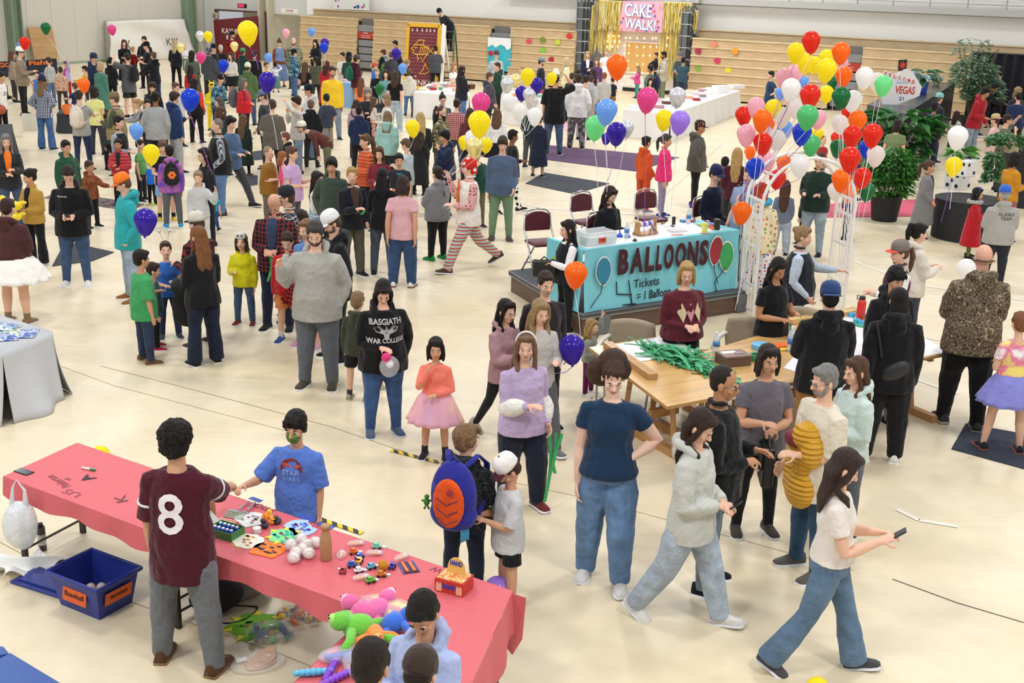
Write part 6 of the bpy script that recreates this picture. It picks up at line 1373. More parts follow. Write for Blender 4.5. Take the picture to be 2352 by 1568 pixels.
for i,(px,py,r,h,cc,lb)in enumerate(((1333,538,.05,.07,'#e9e7e2','roll of white ribbon at the left end of the stage table'),(1386,545,.04,.09,'#d83a9c','magenta ribbon spool beside the plastic bin'),(1618,531,.04,.12,'#e8dc6a','yellow ribbon spool near the right end of the stage table'),(1568,509,.045,.03,'#4a8ad0','flat blue ribbon spool on the stage table'),(1547,515,.025,.11,'#222226','small black and white canister on the stage table'),(1646,526,.045,.14,'#2c2a22','dark round canister at the right end of the stage table'))):
 cyl_('ribbon_spool',px,py,TZ,r,h,cc,lb,'spool')
for i,(px,py,cc,lb)in enumerate(((1423,543,'#2a5ad8','blue plastic funnel left of the water bottle'),(1441,544,'#3a6ae0','blue plastic funnel lying by the water bottle'))):
 m=MB();m.lathe([(.045,0),(.04,.02),(.01,.05),(.008,.09)],14);o=simple('funnel',m,mat(cc,.3),W(px,py,TZ),0,lb,'funnel',smooth=True)
rd=random.Random(4)
for i in range(16):
 px,py=rd.uniform(1585,1630),rd.uniform(508,528);px+=(i%4)*5
 cn=('red','blue','green','yellow','purple','orange','pink')[i%7];cc=('#d8322a','#2a5ac8','#3fb04a','#f0d23a','#6a3ac0','#f0822a','#ee8ab8')[i%7]
 m=MB();m.tube([(0,0,.01),(.025,.01,.014),(.05,.02,.012),(.06,.03,.01)],[.006,.016,.02,.014],7)
 simple('uninflated_balloon',m,mat(cc,.4),W(px,py,TZ),rd.random()*6,'uninflated balloon in the multicoloured heap on the stage table','balloon','uninflated balloons heaped on the stage table',smooth=True)
for px,py,cc,lb in((1408,548,'#8a8f94','grey scissors on the balloon table'),(1540,520,'#2a2c33','dark scissors behind the yellow spool on the stage table')):
 e=empty('scissors',W(px,py,TZ),rd.random()*3,lb,'scissors')
 for sx_ in(-1,1):
  m=MB();m.box((sx_*.006,.06,.006),(.012,.12,.003),0);m.obj('blade',CHROME,e)
  m=MB();m.tube([(sx_*.025+.018*math.cos(t),-.03+.02*math.sin(t),.006)for t in[i*math.pi/4 for i in range(9)]],.004,6);m.obj('handle',mat(cc),e,smooth=True)
bx('marker',W(1620,537,TZ),(.14,.014,.014),.1,mat('#e86a2a'),'orange marker pen near the front edge of the balloon table','marker');bx('marker',W(1555,540,TZ),(.18,.012,.012),.3,mat('#e05a3a'),'long red pencil near the front edge of the balloon table','pencil')
bx('plastic_wrapper',W(1555,530,TZ),(.25,.16,.02),.4,mat('#e8e4ea',.15,alpha=.6,bump=.8,bscale=30),'crumpled clear wrapper in the middle of the balloon table','wrapper')
m=MB();m.tube([(0,0,0),(0,0,.004)],.03,12);simple('tape_ring',m,mat('#4a2a20'),W(1458,553,TZ),0,'small brown tape ring at the front edge of the balloon table','tape')
e=empty('helium_tank',W(1684,640,0),0,'brown helium tank standing by the right end of the balloon table','gas tank')
m=MB();m.lathe([(.17,0),(.17,1.1),(.16,1.22),(.11,1.32),(.05,1.37),(.045,1.42)],24);m.obj('cylinder',mat('#6d5346',.4,metal=.2),e,smooth=True)
m=MB();m.lathe([(.06,1.4),(.06,1.45),(.02,1.45),(.02,1.5)],14);m.tube([(0,0,1.48),(.12,-.02,1.49),(.16,-.05,1.42)],.015,8);m.obj('valve',mat('#2a2a2c',.3,metal=.7),e,smooth=True)
m=MB();m.box((-.1,-.145,1.1),(.09,.01,.1),R(35));m.obj('tag',WHITE,e)
# --- white garden arch
AF=[W(1690,706),W(1730,722)]
arch_h=2.15
pL1,pL2,pR1,pR2=W(1690,704),W(1728,728),W(1898,690),W(1935,722)
e=empty('garden_arch',(pL2+pR2)/2,ang(pL2,pR2),'white metal garden arch beside the balloon table','arch')
AW=mat('#efeeea',.4)
def side(u):return pL2.lerp(pL1,u),pR2.lerp(pR1,u)
hw=(pR2-pL2).length/2;dpth=(pL1-pL2).length
zs=1.55
for y in(0,dpth):
 P_=[(-hw,y,0),(-hw,y,zs)]+[(-hw*math.cos(math.pi*i/14),y,zs+hw*.95*math.sin(math.pi*i/14))for i in range(1,14)]+[(hw,y,zs),(hw,y,0)]
 m=MB();m.tube(P_,[(.03,.022)]*len(P_),8,up=(0,1,0));m.obj('hoop',AW,e,smooth=True)
for sx_ in(-1,1):
 for z in(.08,.42,.95,1.38,1.6):
  m=MB();m.box((sx_*hw,dpth/2,z),(.02,dpth,.035));m.obj('cross_rail',AW,e)
 for k_ in range(4):
  y=dpth*(k_+1)/5;m=MB();m.tube([(sx_*hw,y,.08),(sx_*hw+.02*math.sin(k_),y+.03*math.sin(k_*2),.6),(sx_*hw,y,1.0),(sx_*hw,y-.03,1.6)],.009,6);m.obj('spindle',AW,e,smooth=True)
for i in(3,6,9,12):t=math.pi*i/14;m=MB();m.box((-hw*math.cos(t),dpth/2,zs+hw*.95*math.sin(t)),(.03,dpth,.02));m.obj('cross_rail',AW,e)
# --- ticket tables (oak, trestle legs)
OAKT=mat('#c99f63',.35,var=.14,vscale=2.2,aniso=(.6,6,1),coat=.25)
def oak_table(px,label,z=.76):
 P_=[W(*q,z)for q in px];c_=sum(P_,Vector())/4;a_=ang(P_[1],P_[2]);e=empty('table',(c_.x,c_.y,0),a_,label,'table')
 L_=[lc(e,p)for p in P_];m=MB();m.prism([p[:2]for p in L_],z-.03,z);m.obj('tabletop',OAKT,e,bevel=.003)
 m=MB();m.prism([tuple(Vector(p[:2])*1.003)for p in L_],z-.032,z-.004);m.obj('edge_band',mat('#b08550',.5),e)
 wx_=(P_[2]-P_[1]).length/2;hx_=wx_-.3
 for sx_ in(-hx_,hx_):
  for sy in(-.42,.42):m=MB();m.tube([(sx_,sy,0.05),(sx_,sy*.75,z-.03)],.035,4);m.obj('leg',OAK,e)
  m=MB();m.box((sx_,0,.04),(.08,1.5,.08));m.obj('foot_rail',OAK,e);m=MB();m.box((sx_,0,z-.08),(.06,1.2,.08));m.obj('top_rail',OAK,e)
 m=MB();m.box((0,0,.3),(hx_*2,.05,.09));m.obj('stretcher',OAK,e);return e,L_
t1,L1_=oak_table([(1353,797),(1532,933),(1718,897),(1540,768)],'oak trestle table with the green ticket pile')
t2,L2_=oak_table([(1602,812),(1722,896),(2186,809),(1960,703)],'oak trestle table behind the person in the navy backwards cap')
Z=.762
def onT(px):return[W(*q,Z)for q in px]
def sheet_on(name,px,z,label,mt,cat,th=.004):
 P_=[W(*q,z)for q in px];c_=sum(P_,Vector())/len(P_);m=MB();m.prism([((p-c_).x,(p-c_).y)for p in P_],0,th);o=m.obj(name,mt);o.location=c_;return tag(o,label,cat)
sheet_on('white_board',[(1385,796),(1440,836),(1600,808),(1538,770)],Z,'white sheet lying along the back of the left ticket table',mat('#eceaf0',.4),'sheet')
sheet_on('white_board',[(1800,845),(1860,865),(2183,808),(2000,712),(1900,735)],Z,'white sheet covering the right ticket table',mat('#efeef2',.35),'sheet')
def beam(a,b_,wd_,label,c='#b78b57',z=Z,h=.06):
 A_,B_=W(*a,z),W(*b_,z);c_=(A_+B_)/2;m=MB();m.box((0,0,h/2),((B_-A_).length,wd_,h));o=simple('wooden_ruler',m,wood(c,4,.15),(c_.x,c_.y,z),ang(A_,B_),label,'beam',bevel=.003)
 m=MB()
 for i in range(16):m.box((-(B_-A_).length/2+.06+i*((B_-A_).length-.1)/16,0,h+.0005),(.004,wd_*.5,.001))
 m.obj('pencil_marks',mat('#6a4a30'),o)
beam((1395,797),(1500,872),.1,'marked wooden measuring beam on the left ticket table');beam((1800,745),(1960,722),.09,'pale wooden measuring beam at the back of the right ticket table','#d8b878')
# pile of green tickets: uncountable strips
m=MB();rd=random.Random(11);C_=W(1562,826,Z);dx_=(W(1640,858,Z)-W(1490,800,Z)).normalized();dy_=Vector((-dx_.y,dx_.x,0))
for i in range(150):
 u=rd.gauss(0,.26);v=rd.gauss(0,.1)*(1-abs(u)*.8);a_=rd.gauss(0,.45);L_=rd.uniform(.2,.5);hh_=rd.uniform(.0,.09)*max(.1,1-abs(u)*1.6);r_=rd.uniform(-1.5,1.5);vs=[];n=10
 for j in range(n+1):
  t=j/n-.5;aa=a_+r_*t;p=C_+dx_*(u+L_*t*math.cos(aa))+dy_*(v+L_*t*math.sin(aa));z=Z+.003+hh_+.03*math.sin(t*6+i)*(hh_*12)
  wv=Vector((-math.sin(aa),math.cos(aa),.0));w3=(dx_*wv.x+dy_*wv.y)*.0127;vs+=[(p.x-w3.x,p.y-w3.y,max(Z+.002,z)),(p.x+w3.x,p.y+w3.y,max(Z+.002,z)+.012*math.sin(i))]
 m.mi=i%2;m.add(vs,[(2*j,2*j+1,2*j+3,2*j+2)for j in range(n)])
o=m.obj('ticket_pile',[mat('#2f8a57',.6),mat('#48a873',.6)],thick=.001);tag(o,'tangled pile of green paper ticket strips on the oak table','tickets',kind='stuff')
e=empty('cash_box',W(1683,834,Z),R(20),'brown metal cash box with a white label on the ticket table','box')
m=MB();m.box((0,0,.04),(.3,.22,.08));m.obj('body',mat('#6e594e',.45,metal=.2),e,bevel=.008);m=MB();m.box((0,0,.095),(.305,.225,.028));m.obj('lid',mat('#7b665a',.45,metal=.2),e,bevel=.008)
m=MB();m.box((-.04,.03,.1105),(.16,.07,.002));m.obj('label',WHITE,e);m=MB();m.box((.05,-.02,.112),(.09,.05,.008));m.obj('handle_plate',CHROME,e,bevel=.002)
def ticket_roll(px,py,r,h,c,label,hole=.4,z=Z):
 e=empty('ticket_roll',W(px,py,z),0,label,'ticket roll');m=MB();m.lathe([(r,0),(r,h),(r*hole,h),(r*hole,0),(r,0)],28);m.obj('roll',mat(c,.55,bump=.5,bscale=90),e,smooth=False)
 if hole<.5:m=MB();cyl(m,(0,0,0),r*hole,h*.97);m.obj('core',mat('#2c2a30'),e)
ticket_roll(1748,800,.1,.05,'#6fb6dc','large blue ticket roll on the ticket table',.12);ticket_roll(1700,818,.09,.03,'#3d9a63','green ticket roll behind the worried woman',.6);ticket_roll(1737,826,.07,.06,'#3d9a63','green ticket coil beside the cash box',.75)
ticket_roll(1985,747,.13,.03,'#4fae7a','open green ticket loop in front of the red flask',.85);ticket_roll(2000,731,.09,.025,'#2f8a57','small green ticket loop right of the red flask',.8)
for i,(px,py,lb)in enumerate(((1956,728,'small cyan ticket roll left of the red flask'),(1978,746,'small cyan ticket roll inside the green loop'),(1967,742,'small cyan ticket roll at the front of the flask'))):ticket_roll(px,py,.04,.05,'#4fb4dc',lb,.3)
bottle(W(1643,808,Z),'water bottle behind the cash box');bottle(W(1816,806,Z),'water bottle in front of the ticket-tearing woman',s=1.25)
bx('book',W(1790,797,Z),(.22,.12,.03),R(20),mat('#e06a2a'),'orange case lying on a yellow pad on the ticket table','case');bx('note_pad',W(1812,803,Z),(.2,.05,.02),R(20),mat('#e8cf4a'),'yellow wooden strip beside the orange case','strip')
e=empty('flask',W(1975,736,Z),0,'tall red insulated flask with black lid on the ticket table','flask')
m=MB();m.lathe([(.045,0),(.048,.01),(.048,.22),(.03,.255)],20);m.obj('body',mat('#d42f2c',.35),e,smooth=True);m=MB();cyl(m,(0,0,.25),.034,.035);m.tube([(-.03,0,.29),(-.06,0,.3),(-.06,0,.25),(-.035,0,.255)],.006,6);m.obj('lid',BLK,e)
bx('paper_slip',W(1560,800,Z),(.06,.03,.002),.4,mat('#a8d8e0'),'small pale blue slip beside the green ticket pile','paper')
# beige office chairs behind the ticket tables
BG=mat('#a59680',.9,bump=.3,bscale=90)
def CHP(px,py):q_=W(px,py+26,.88);return Vector((q_.x,q_.y,0))
def office_chair(loc,rz,label):
 e=empty('armchair',loc,rz,label,'chair');m=MB();m.box((0,0,.44),(.5,.48,.07));m.obj('seat',BG,e,bevel=.03)
 m=MB();m.grid(lambda u,v:((u-.5)*(.52-.1*abs(v-.5)),-.25-.05*math.cos((u-.5)*2.6)+.0,.52+.36*v+.03*math.sin(u*math.pi)*v),12,8);o=m.obj('backrest',BG,e,smooth=True,thick=.05)
 for sx_ in(-1,1):
  m=MB();m.tube([(sx_*.24,-.26,.72),(sx_*.3,-.18,.68),(sx_*.31,.1,.66),(sx_*.3,.16,.64)],.025,8);m.obj('armrest',mat('#d9d5c8',.4),e,smooth=True)
  m=MB();m.tube([(sx_*.3,-.15,.66),(sx_*.28,-.2,.4),(sx_*.26,-.26,0)],.013,8);m.obj('leg',CHROME,e,smooth=True);m=MB();m.tube([(sx_*.3,.1,.65),(sx_*.28,.14,.4),(sx_*.26,.24,0)],.013,8);m.obj('leg',CHROME,e,smooth=True)
office_chair(CHP(1443,730),R(165),'beige office armchair behind the toddler at the ticket table');office_chair(CHP(1712,724),R(160),'beige office armchair left of the ticket-tearing woman');office_chair(CHP(1842,700),R(170),'beige office armchair behind the person with the blond bun')
# --- pink prize tables
PK=mat('#cf6068',.6,bump=.25,bscale=5);ZR=.74
def rtable(px,label,hang=(.12,.12,.12,.12),legs=True,nm='pink_table'):
 P_=[W(*q,ZR)for q in px];c_=sum(P_,Vector())/4;a_=ang(P_[0],P_[1]);e=empty('folding_table',(c_.x,c_.y,0),a_,label,'table');L_=[lc(e,p)for p in P_]
 m=MB();m.prism([tuple(Vector(p[:2])*.985)for p in L_],ZR-.03,ZR-.004);m.obj('tabletop',mat('#5a4a40',.6),e)
 for(u,v)in((.04,.1),(.04,.9),(.96,.1),(.96,.9)):
  q=L_[0].lerp(L_[1],u).lerp(L_[3].lerp(L_[2],u),v);m=MB();m.box((q.x,q.y,ZR/2-.02),(.045,.03,ZR-.04));lg=m.obj('leg',mat('#3a3634',.4,metal=.6),e);m=MB();cyl(m,(q.x,q.y,0),.018,.02,10);m.obj('foot',BLK,lg)
 for u in(.04,.96):
  a,b_=L_[0].lerp(L_[1],u).lerp(L_[3].lerp(L_[2],u),.1),L_[0].lerp(L_[1],u).lerp(L_[3].lerp(L_[2],u),.9);m=MB();m.tube([(a.x,a.y,.12),(b_.x,b_.y,.12)],.01,6);m.obj('crossbar',mat('#3a3634',.4,metal=.6),e)
 return e,L_
def cover(px,hangs,label):
 """paper cover: top polygon, hang length for each edge"""
 P_=[W(*q,ZR)for q in px];c_=sum(P_,Vector())/len(P_);n=len(P_);P2=[((p-c_).x,(p-c_).y)for p in P_];m=MB()
 m.prism(P2,ZR-.003,ZR)
 for i in range(n):
  a,b_=Vector(P2[i]),Vector(P2[(i+1)%n]);h_=hangs[i]
  if not h_:continue
  d=(b_-a);nn=Vector((d.y,-d.x)).normalized()
  if nn.dot((a+b_)/2)<0:nn=-nn
  m.grid(lambda u,v,a=a,d=d,nn=nn,h_=h_:(a.x+d.x*u+nn.x*(.004+.018*v*(1+math.sin(u*d.length*14))),a.y+d.y*u+nn.y*(.004+.018*v*(1+math.sin(u*d.length*14))),ZR-h_*v*(1+.12*math.sin(u*9+i))),max(6,int(d.length*16)),4)
 o=m.obj('paper_cover',PK,smooth=False,thick=.0015);o.location=(c_.x,c_.y,0);tag(o,label,'table cover');return o
FA,FB,NA,NB=(177,1017),(1178,1357),(8,1094),(851,1406)
def mixp(a,b_,t):return(a[0]+(b_[0]-a[0])*t,a[1]+(b_[1]-a[1])*t)
def line_mix(z,a,b_,t):q=W(*a,z).lerp(W(*b_,z),t);return PX(q)
fm,nm_=line_mix(ZR,FA,FB,.42),line_mix(ZR,NA,NB,.47)
rtable([NA,nm_,fm,FA],'pink covered folding table left of the maroon jersey');rtable([nm_,NB,(1020,1303),fm],'pink covered folding table holding masks, baseballs and toy cars')
rtable([(851,1406),(700,1545),(1085,1545),(1178,1357)],'pink covered folding table with the plush toys at the bottom')
tb3=None
cA=cover([NA,nm_,fm,FA],(.14,0,.1,.16),'pink paper cover with pencil scribbles on the left prize table')
cB=cover([nm_,NB,(1178,1357),fm],(.14,0,.1,0),'pink paper cover on the middle prize table under masks and toys')
cC=cover([(851,1406),(640,1600),(1050,1640),(1178,1357)],(.12,0,.32,0),'pink paper cover on the near prize table under plush toys')
def cov_text(s_,px,py,wd_,hh_,roll,par,c='#8a4650',bold=0):
 q=W(px,py,ZR+.002);o=link('handwriting',fit(s_,wd_,hh_,.0008,bold),mat(c,.8),par);o.matrix_basis=Matrix.Translation(q-par.location)@Matrix.Rotation(R(roll),4,'Z')
tr=math.degrees(ang(W(*NA,ZR),W(*NB,ZR)))
cov_text('A',200,1098,.12,.09,tr+180,cA,'#3d2a30',.04);cov_text('Pinkerton',133,1105,.28,.07,tr+170,cA);cov_text('US',165,1132,.16,.07,tr+180,cA);cov_text('K',278,1145,.12,.08,tr+150,cA,'#6a3a40');cov_text('vs',157,1100,.06,.03,tr+180,cA)
cov_text('3 TICK',605,1165,.22,.06,tr+180,cB,'#7a3a44');cov_text('SMALL',735,1207,.2,.07,tr+180,cB,'#7a3a44');cov_text('W',1003,1308,.08,.06,tr+180,cB,'#7a3a44')
m=MB();P_=[(0,0,0),(.12,.0,-.04),(.1,.03,-.45),(.02,.02,-.6),(-.06,.03,-.5),(-.02,.01,-.25)]
q=W(1176,1362,ZR);m.add([q+Vector(p)*.75 for p in P_],[(0,1,2,3,4,5)]);o=m.obj('torn_paper_flap',PK,thick=.003);o.location=(0,0,0)
o.parent=cC;o.matrix_parent_inverse=Matrix.Translation(-cC.location)
m=MB();q=W(1164,1462,.45)
BTAPE=mat('#3450b0',.5,bump=.4,bscale=40)
for a,b_,lb in(((688,1184),(722,1197),'blue tape strip at the table edge beside the boy in blue'),((732,1201),(766,1213),'blue tape strip at the table edge by the hazard tape'),((575,1143),(600,1152),'short blue tape strip near the shaking hands')):
 A_,B_=W(*a,ZR),W(*b_,ZR);c_=(A_+B_)/2;bx('tape_strip',(c_.x,c_.y,ZR+.001),((B_-A_).length,.045,.002),ang(A_,B_),BTAPE,lb,'tape',0)
 # grey covered table at the left edge
P_=[(-260,775),(-110,690),(121,762),(5,810)]
GT=mat('#c3c6cb',.5,bump=.4,bscale=3)
e=empty('grey_table',W(0,790,0),0,'table draped to the floor in light grey plastic at the left edge','table')
Q=[lc(e,W(*p,.74))for p in P_];c_=sum(Q,Vector())/4;m=MB();m.prism([(p.x,p.y)for p in Q],.735,.742)
for i in range(4):
 a,b_=Q[i],Q[(i+1)%4];d=b_-a;nn=Vector((d.y,-d.x,0)).normalized()
 if nn.dot((a+b_)/2-c_)<0:nn=-nn
 m.grid(lambda u,v,a=a,d=d,nn=nn:tuple(a+d*u+nn*(.02*v+.2*v*v*(.6+.4*math.sin(u*7+i*2)))+Vector((0,0,.0))-Vector((0,0,.0)))[:2]+(.742*(1-v)+.004,),30,10)
m.obj('plastic_cover',GT,e,smooth=True,thick=.002)
m=MB();m.box((c_.x,c_.y,.36),(.6,.5,.7));m.obj('table_frame',mat('#5a4a40'),e)
for px,py,cc,lb,rr in((15,775,'#4f6fc0','blue and green snack packet nearest the front of the grey table',.4),(35,768,'#b9d08a','pale green snack packet in the middle of the grey table',.9),(58,768,'#6a86c8','blue snack packet at the right of the pile on the grey table',.2),(8,752,'#7aa8c8','small blue packet at the back of the grey table',1.2)):
 m=MB();m.grid(lambda u,v:((u-.5)*.24,(v-.5)*.3,.012+.018*math.sin(u*math.pi)*math.sin(v*math.pi)),8,8);simple('snack_packet',m,pat('camo',(cc,'#e8ece8','#3a4a8a',cc),22,.3),W(px,py,.742),rr,lb,'packet',smooth=True,thick=.004)
 # --- plush and prizes
def plush(px,py,z,c,c2,label,rz=0,s=1.0,lie=0):
 e=empty('plush_toy',W(px,py,z),rz,label,'plush toy');mt=mat(c,.95,bump=.4,bscale=60,sheen=.4);m2=mat(c2,.95)
 m=MB();m.ell((0,0,.07*s),(.075*s,.09*s,.07*s));m.obj('body',mt,e,smooth=True);m=MB();m.ell((0,.1*s,.11*s),(.055*s,.055*s,.05*s));h_=m.obj('head',mt,e,smooth=True)
 m=MB();m.ell((0,.135*s,.125*s),(.035*s,.025*s,.03*s));m.obj('face',m2,h_,smooth=True)
 for sx_ in(-1,1):
  m=MB();m.ell((sx_*.015*s,.155*s,.14*s),.006*s,6,4);m.obj('eye',BLK,h_)
  m=MB();m.tube([(sx_*.06*s,.04*s,.08*s),(sx_*.13*s,.05*s,.07*s),(sx_*.17*s,.08*s,.05*s)],[.028*s,.026*s,.024*s],8);m.obj('arm',mt,e,smooth=True)
  m=MB();m.tube([(sx_*.04*s,-.06*s,.05*s),(sx_*.08*s,-.13*s,.04*s),(sx_*.09*s,-.18*s,.035*s)],[.032*s,.03*s,.026*s],8);m.obj('leg',mt,e,smooth=True)
 return e
plush(835,1432,ZR,'#e0609c','#f4b8d0','pink plush sloth lying at the left with one arm hanging',R(60));plush(868,1424,ZR,'#e46aa4','#f6c4d8','pink plush sloth in the middle of the plush pile',R(-30));plush(905,1452,ZR,'#2f6ad0','#a8d0f0','blue plush sloth beside the boy in pale blue',R(-60),.9)
plush(825,1466,ZR,'#6cc23c','#a8dc7a','lime green plush turtle in front of the pink sloths',R(100),1.1);plush(858,1475,ZR,'#ee8a34','#f4b06a','orange plush animal partly hidden by the dark-haired head',R(200),.8)
for px,py,lb in((868,1408,'bag with a yellow plush duck at the back of the plush pile'),(905,1420,'second bag of yellow plush behind the pink sloths')):
 e=empty('bagged_plush',W(px,py,ZR),0,lb,'bagged toy');m=MB();m.ell((0,0,.05),(.1,.08,.05));m.obj('plush',mat('#eedc8a',.9),e,smooth=True);m=MB();m.ell((0,0,.055),(.13,.1,.06));m.obj('bag',mat('#f2ead6',.2,alpha=.35,bump=.8,bscale=30),e,smooth=True)
m=MB();m.tube([(40*.01,0,.03),(.3,.02,.03),(.2,.0,.025),(.1,.01,.03)],.02,6)
for px,py,cc,lb,rr in((790,1512,'#3a6ad0','blue mesh squeeze toy in a clear bag on the near table',.3),(760,1545,'#7a3ac0','purple wiggly slug toy on the near table',1.4),(720,1552,'#5ab4dc','light blue wiggly slug toy at the table edge',.2),(770,1566,'#8a4ad0','second purple slug toy at the bottom edge',.8),(822,1538,'#4a70c8','blue toy in a clear bag by the dark-haired head',2.0)):
 e=empty('slug_toy',W(px,py,ZR),rr,lb,'toy')
 for k_ in range(7):m=MB();m.ell((-.09+k_*.03,0,.025),(.022,.026-.002*abs(k_-3),.024-.002*abs(k_-3)),10,7);m.obj('segment',mat(cc,.35),e,smooth=True)
 if 'bag' in lb:m=MB();m.ell((0,0,.03),(.15,.08,.035));m.obj('bag',mat('#e8e4f2',.15,alpha=.3,bump=.9,bscale=25),e,smooth=True)
 # masks
def mask(px,py,c,c2,label,sh='round',rr=0,spots=6,s=1.0,z=ZR):
 q=W(px,py,z);e=empty('paper_mask',(q.x,q.y,z),R(rr),label,'mask');n=36;P_=[]
 for i in range(n):
  t=2*math.pi*i/n;r_=.1*s
  if sh=='round':r_*=1+.05*math.sin(t*9)
  if sh=='ears':r_*=1+.28*math.exp(-((t-.9)/.25)**2)+.28*math.exp(-((t-2.24)/.25)**2)
  if sh=='spikes':r_*=1+.22*max(0,math.sin(t*5))
  if sh=='bird':r_*=(1.15 if abs(math.cos(t))>.5 else .8)
  P_.append((r_*math.cos(t)*1.12,r_*math.sin(t)))
 m=MB();m.prism(P_,.002,.007);o=m.obj('mask_face',mat(c,.85),e);rd=random.Random(px)
 if sh=='spikes':
  for i in range(7):t=2*math.pi*(i+.3)/7;m=MB();m.prism([(.1*s*math.cos(t+.18),.09*s*math.sin(t+.18)),(.1*s*math.cos(t-.18),.09*s*math.sin(t-.18)),(.15*s*math.cos(t),.14*s*math.sin(t))],.003,.009);m.obj('spike',mat('#f0e04a',.8),o)
 for i in range(spots):
  x,y=rd.uniform(-.07,.07)*s,rd.uniform(-.06,.06)*s;m=MB();m.prism([(x+.02*s*math.cos(t),y+.012*s*math.sin(t))for t in[j*math.pi/4 for j in range(8)]],.007,.0085);m.obj('marking',mat(c2,.85),o)
 for sx_ in(-1,1):m=MB();m.prism([(sx_*.035*s+.013*s*math.cos(t),.01*s+.009*s*math.sin(t))for t in[j*math.pi/5 for j in range(10)]],.0072,.0092);m.obj('eye_hole',mat('#a04a50',.9),o)
mask(579,1193,'#d8d8d6','#8a8c90','grey tiger paper mask beside the open box','ears',tr+160);mask(571,1244,'#f0e8d8','#c89a5a','lion mask with a tan mane','round',tr+170);mask(618,1262,'#ee7a34','#38302a','orange tiger mask in front of the baseballs','ears',tr+190,8)
mask(655,1232,'#7fd08a','#2f9a94','green lizard mask with yellow spikes','spikes',tr+160,14);mask(690,1213,'#a8c4f2','#5a6cc8','blue patterned bird mask at the far side of the table','bird',tr+150,14)
m=MB();m.prism([(.12*math.cos(t)*(1+.04*math.sin(9*t)),.1*math.sin(t)*(1+.04*math.sin(9*t)))for t in[i*math.pi/18 for i in range(36)]],0,.002);o=simple('mane',m,mat('#c08a4a'),W(571,1246,ZR),0,'tan card backing under the lion mask','card')
# wrapped baseballs
rd=random.Random(2)
WR=mat('#f4ecf2',.12,alpha=.28,bump=1,bscale=22)
def baseball(loc,label,grp,wrap=True,r=.037,c='#ebe6dc'):
 e=empty('baseball',loc,rd.random()*6,label,'baseball',grp);m=MB();m.ell((0,0,r),r,18,12);m.obj('ball',mat(c,.6),e,smooth=True)
 for sg in(-1,1):
  P_=[(sg*(.018+.012*math.cos(t)),r*.97*math.sin(t*1.0)*1.0,r+r*.97*math.cos(t))for t in[i*.35-1.4 for i in range(9)]]
  m=MB();m.tube([Vector((0,0,r))+(Vector(p)-Vector((0,0,r))).normalized()*r*1.005 for p in P_],.0012,4);m.obj('stitching',mat('#c04a42'),e)
 if wrap:m=MB();m.ell((0,0,r*1.02),r*1.22,12,8);m.obj('plastic_wrap',WR,e,disp=.02,dtex=TEXF)
for px,py in((668,1262),(692,1249),(725,1257),(680,1280),(709,1282),(675,1292),(695,1272),(706,1262)):
 baseball(W(px,py,ZR),'plastic-wrapped white baseball in the heap left of the wooden bottle','wrapped baseballs on the prize table')
def wbottle(px,py,label):
 m=MB();m.lathe([(.036,0),(.04,.01),(.04,.12),(.036,.16),(.026,.2),(.024,.22),(.031,.225),(.032,.24),(.028,.25),(.0,.25)],24);simple('wooden_bottle',m,mat('#b18a63',.7,bump=.2,bscale=90,var=.08,vscale=60),W(px,py,ZR),0,label,'bottle',smooth=True)
wbottle(749,1284,'wooden milk bottle standing between baseballs and toy cars');wbottle(483,1190,'wooden milk bottle beside the maroon jersey')
# rubber ducks, whistles, toy cars
for px,py,cc,lb in((608,1196,'#f08a2a','orange flame rubber duck nearest the tiger mask'),(618,1188,'#f4c22a','yellow and orange rubber duck at the back'),(624,1203,'#f29a34','orange rubber duck at the right of the ducks'),(608,1213,'#2c2438','dark purple rubber duck'),(638,1203,'#2a3a3c','black and green rubber duck alone at the right')):
 e=empty('rubber_duck',W(px,py,ZR),rd.random()*6,lb,'rubber duck');m=MB();m.ell((0,0,.022),(.025,.032,.022));m.obj('body',mat(cc,.3),e,smooth=True);m=MB();m.ell((0,.015,.052),.018);h_=m.obj('head',mat(cc,.3),e,smooth=True);m=MB();m.ell((0,.034,.05),(.009,.01,.004));m.obj('beak',mat('#f0a030',.3),h_,smooth=True)
cyl_('spinning_toy',590,1222,ZR,.028,.035,'#e2e2e4','white yo-yo beside the dark purple duck','yo-yo')
def toy_car(px,py,c,label,rr):
 e=empty('toy_car',W(px,py,ZR+.006),R(rr),label,'toy car');m=MB();m.box((0,0,.014),(.062,.032,.018));m.obj('body',mat(c,.3,coat=.5),e,bevel=.006);m=MB();m.box((-.003,0,.03),(.034,.027,.016));m.obj('cabin',mat(c,.3,coat=.5),e,bevel=.005)
 m=MB();m.box((-.003,0,.031),(.0355,.022,.009));m.obj('window',BLK,e)
 for sx_ in(-1,1):
  for sy in(-1,1):m=MB();cyl(m,(0,0,-.003),.009,.006,12);o=m.obj('wheel',BLK,e);o.rotation_euler=(R(90),0,0);o.location=(sx_*.019,sy*.017,.004)
 m=MB();m.tube([(.04+.016*math.cos(t),.012*math.sin(t),-.003)for t in[i*math.pi/5 for i in range(11)]],.0015,5);m.obj('key_ring',CHROME,e);m=MB();cyl(m,(.05,.02,-.004),.014,.002);m.obj('tag',WHITE,e)
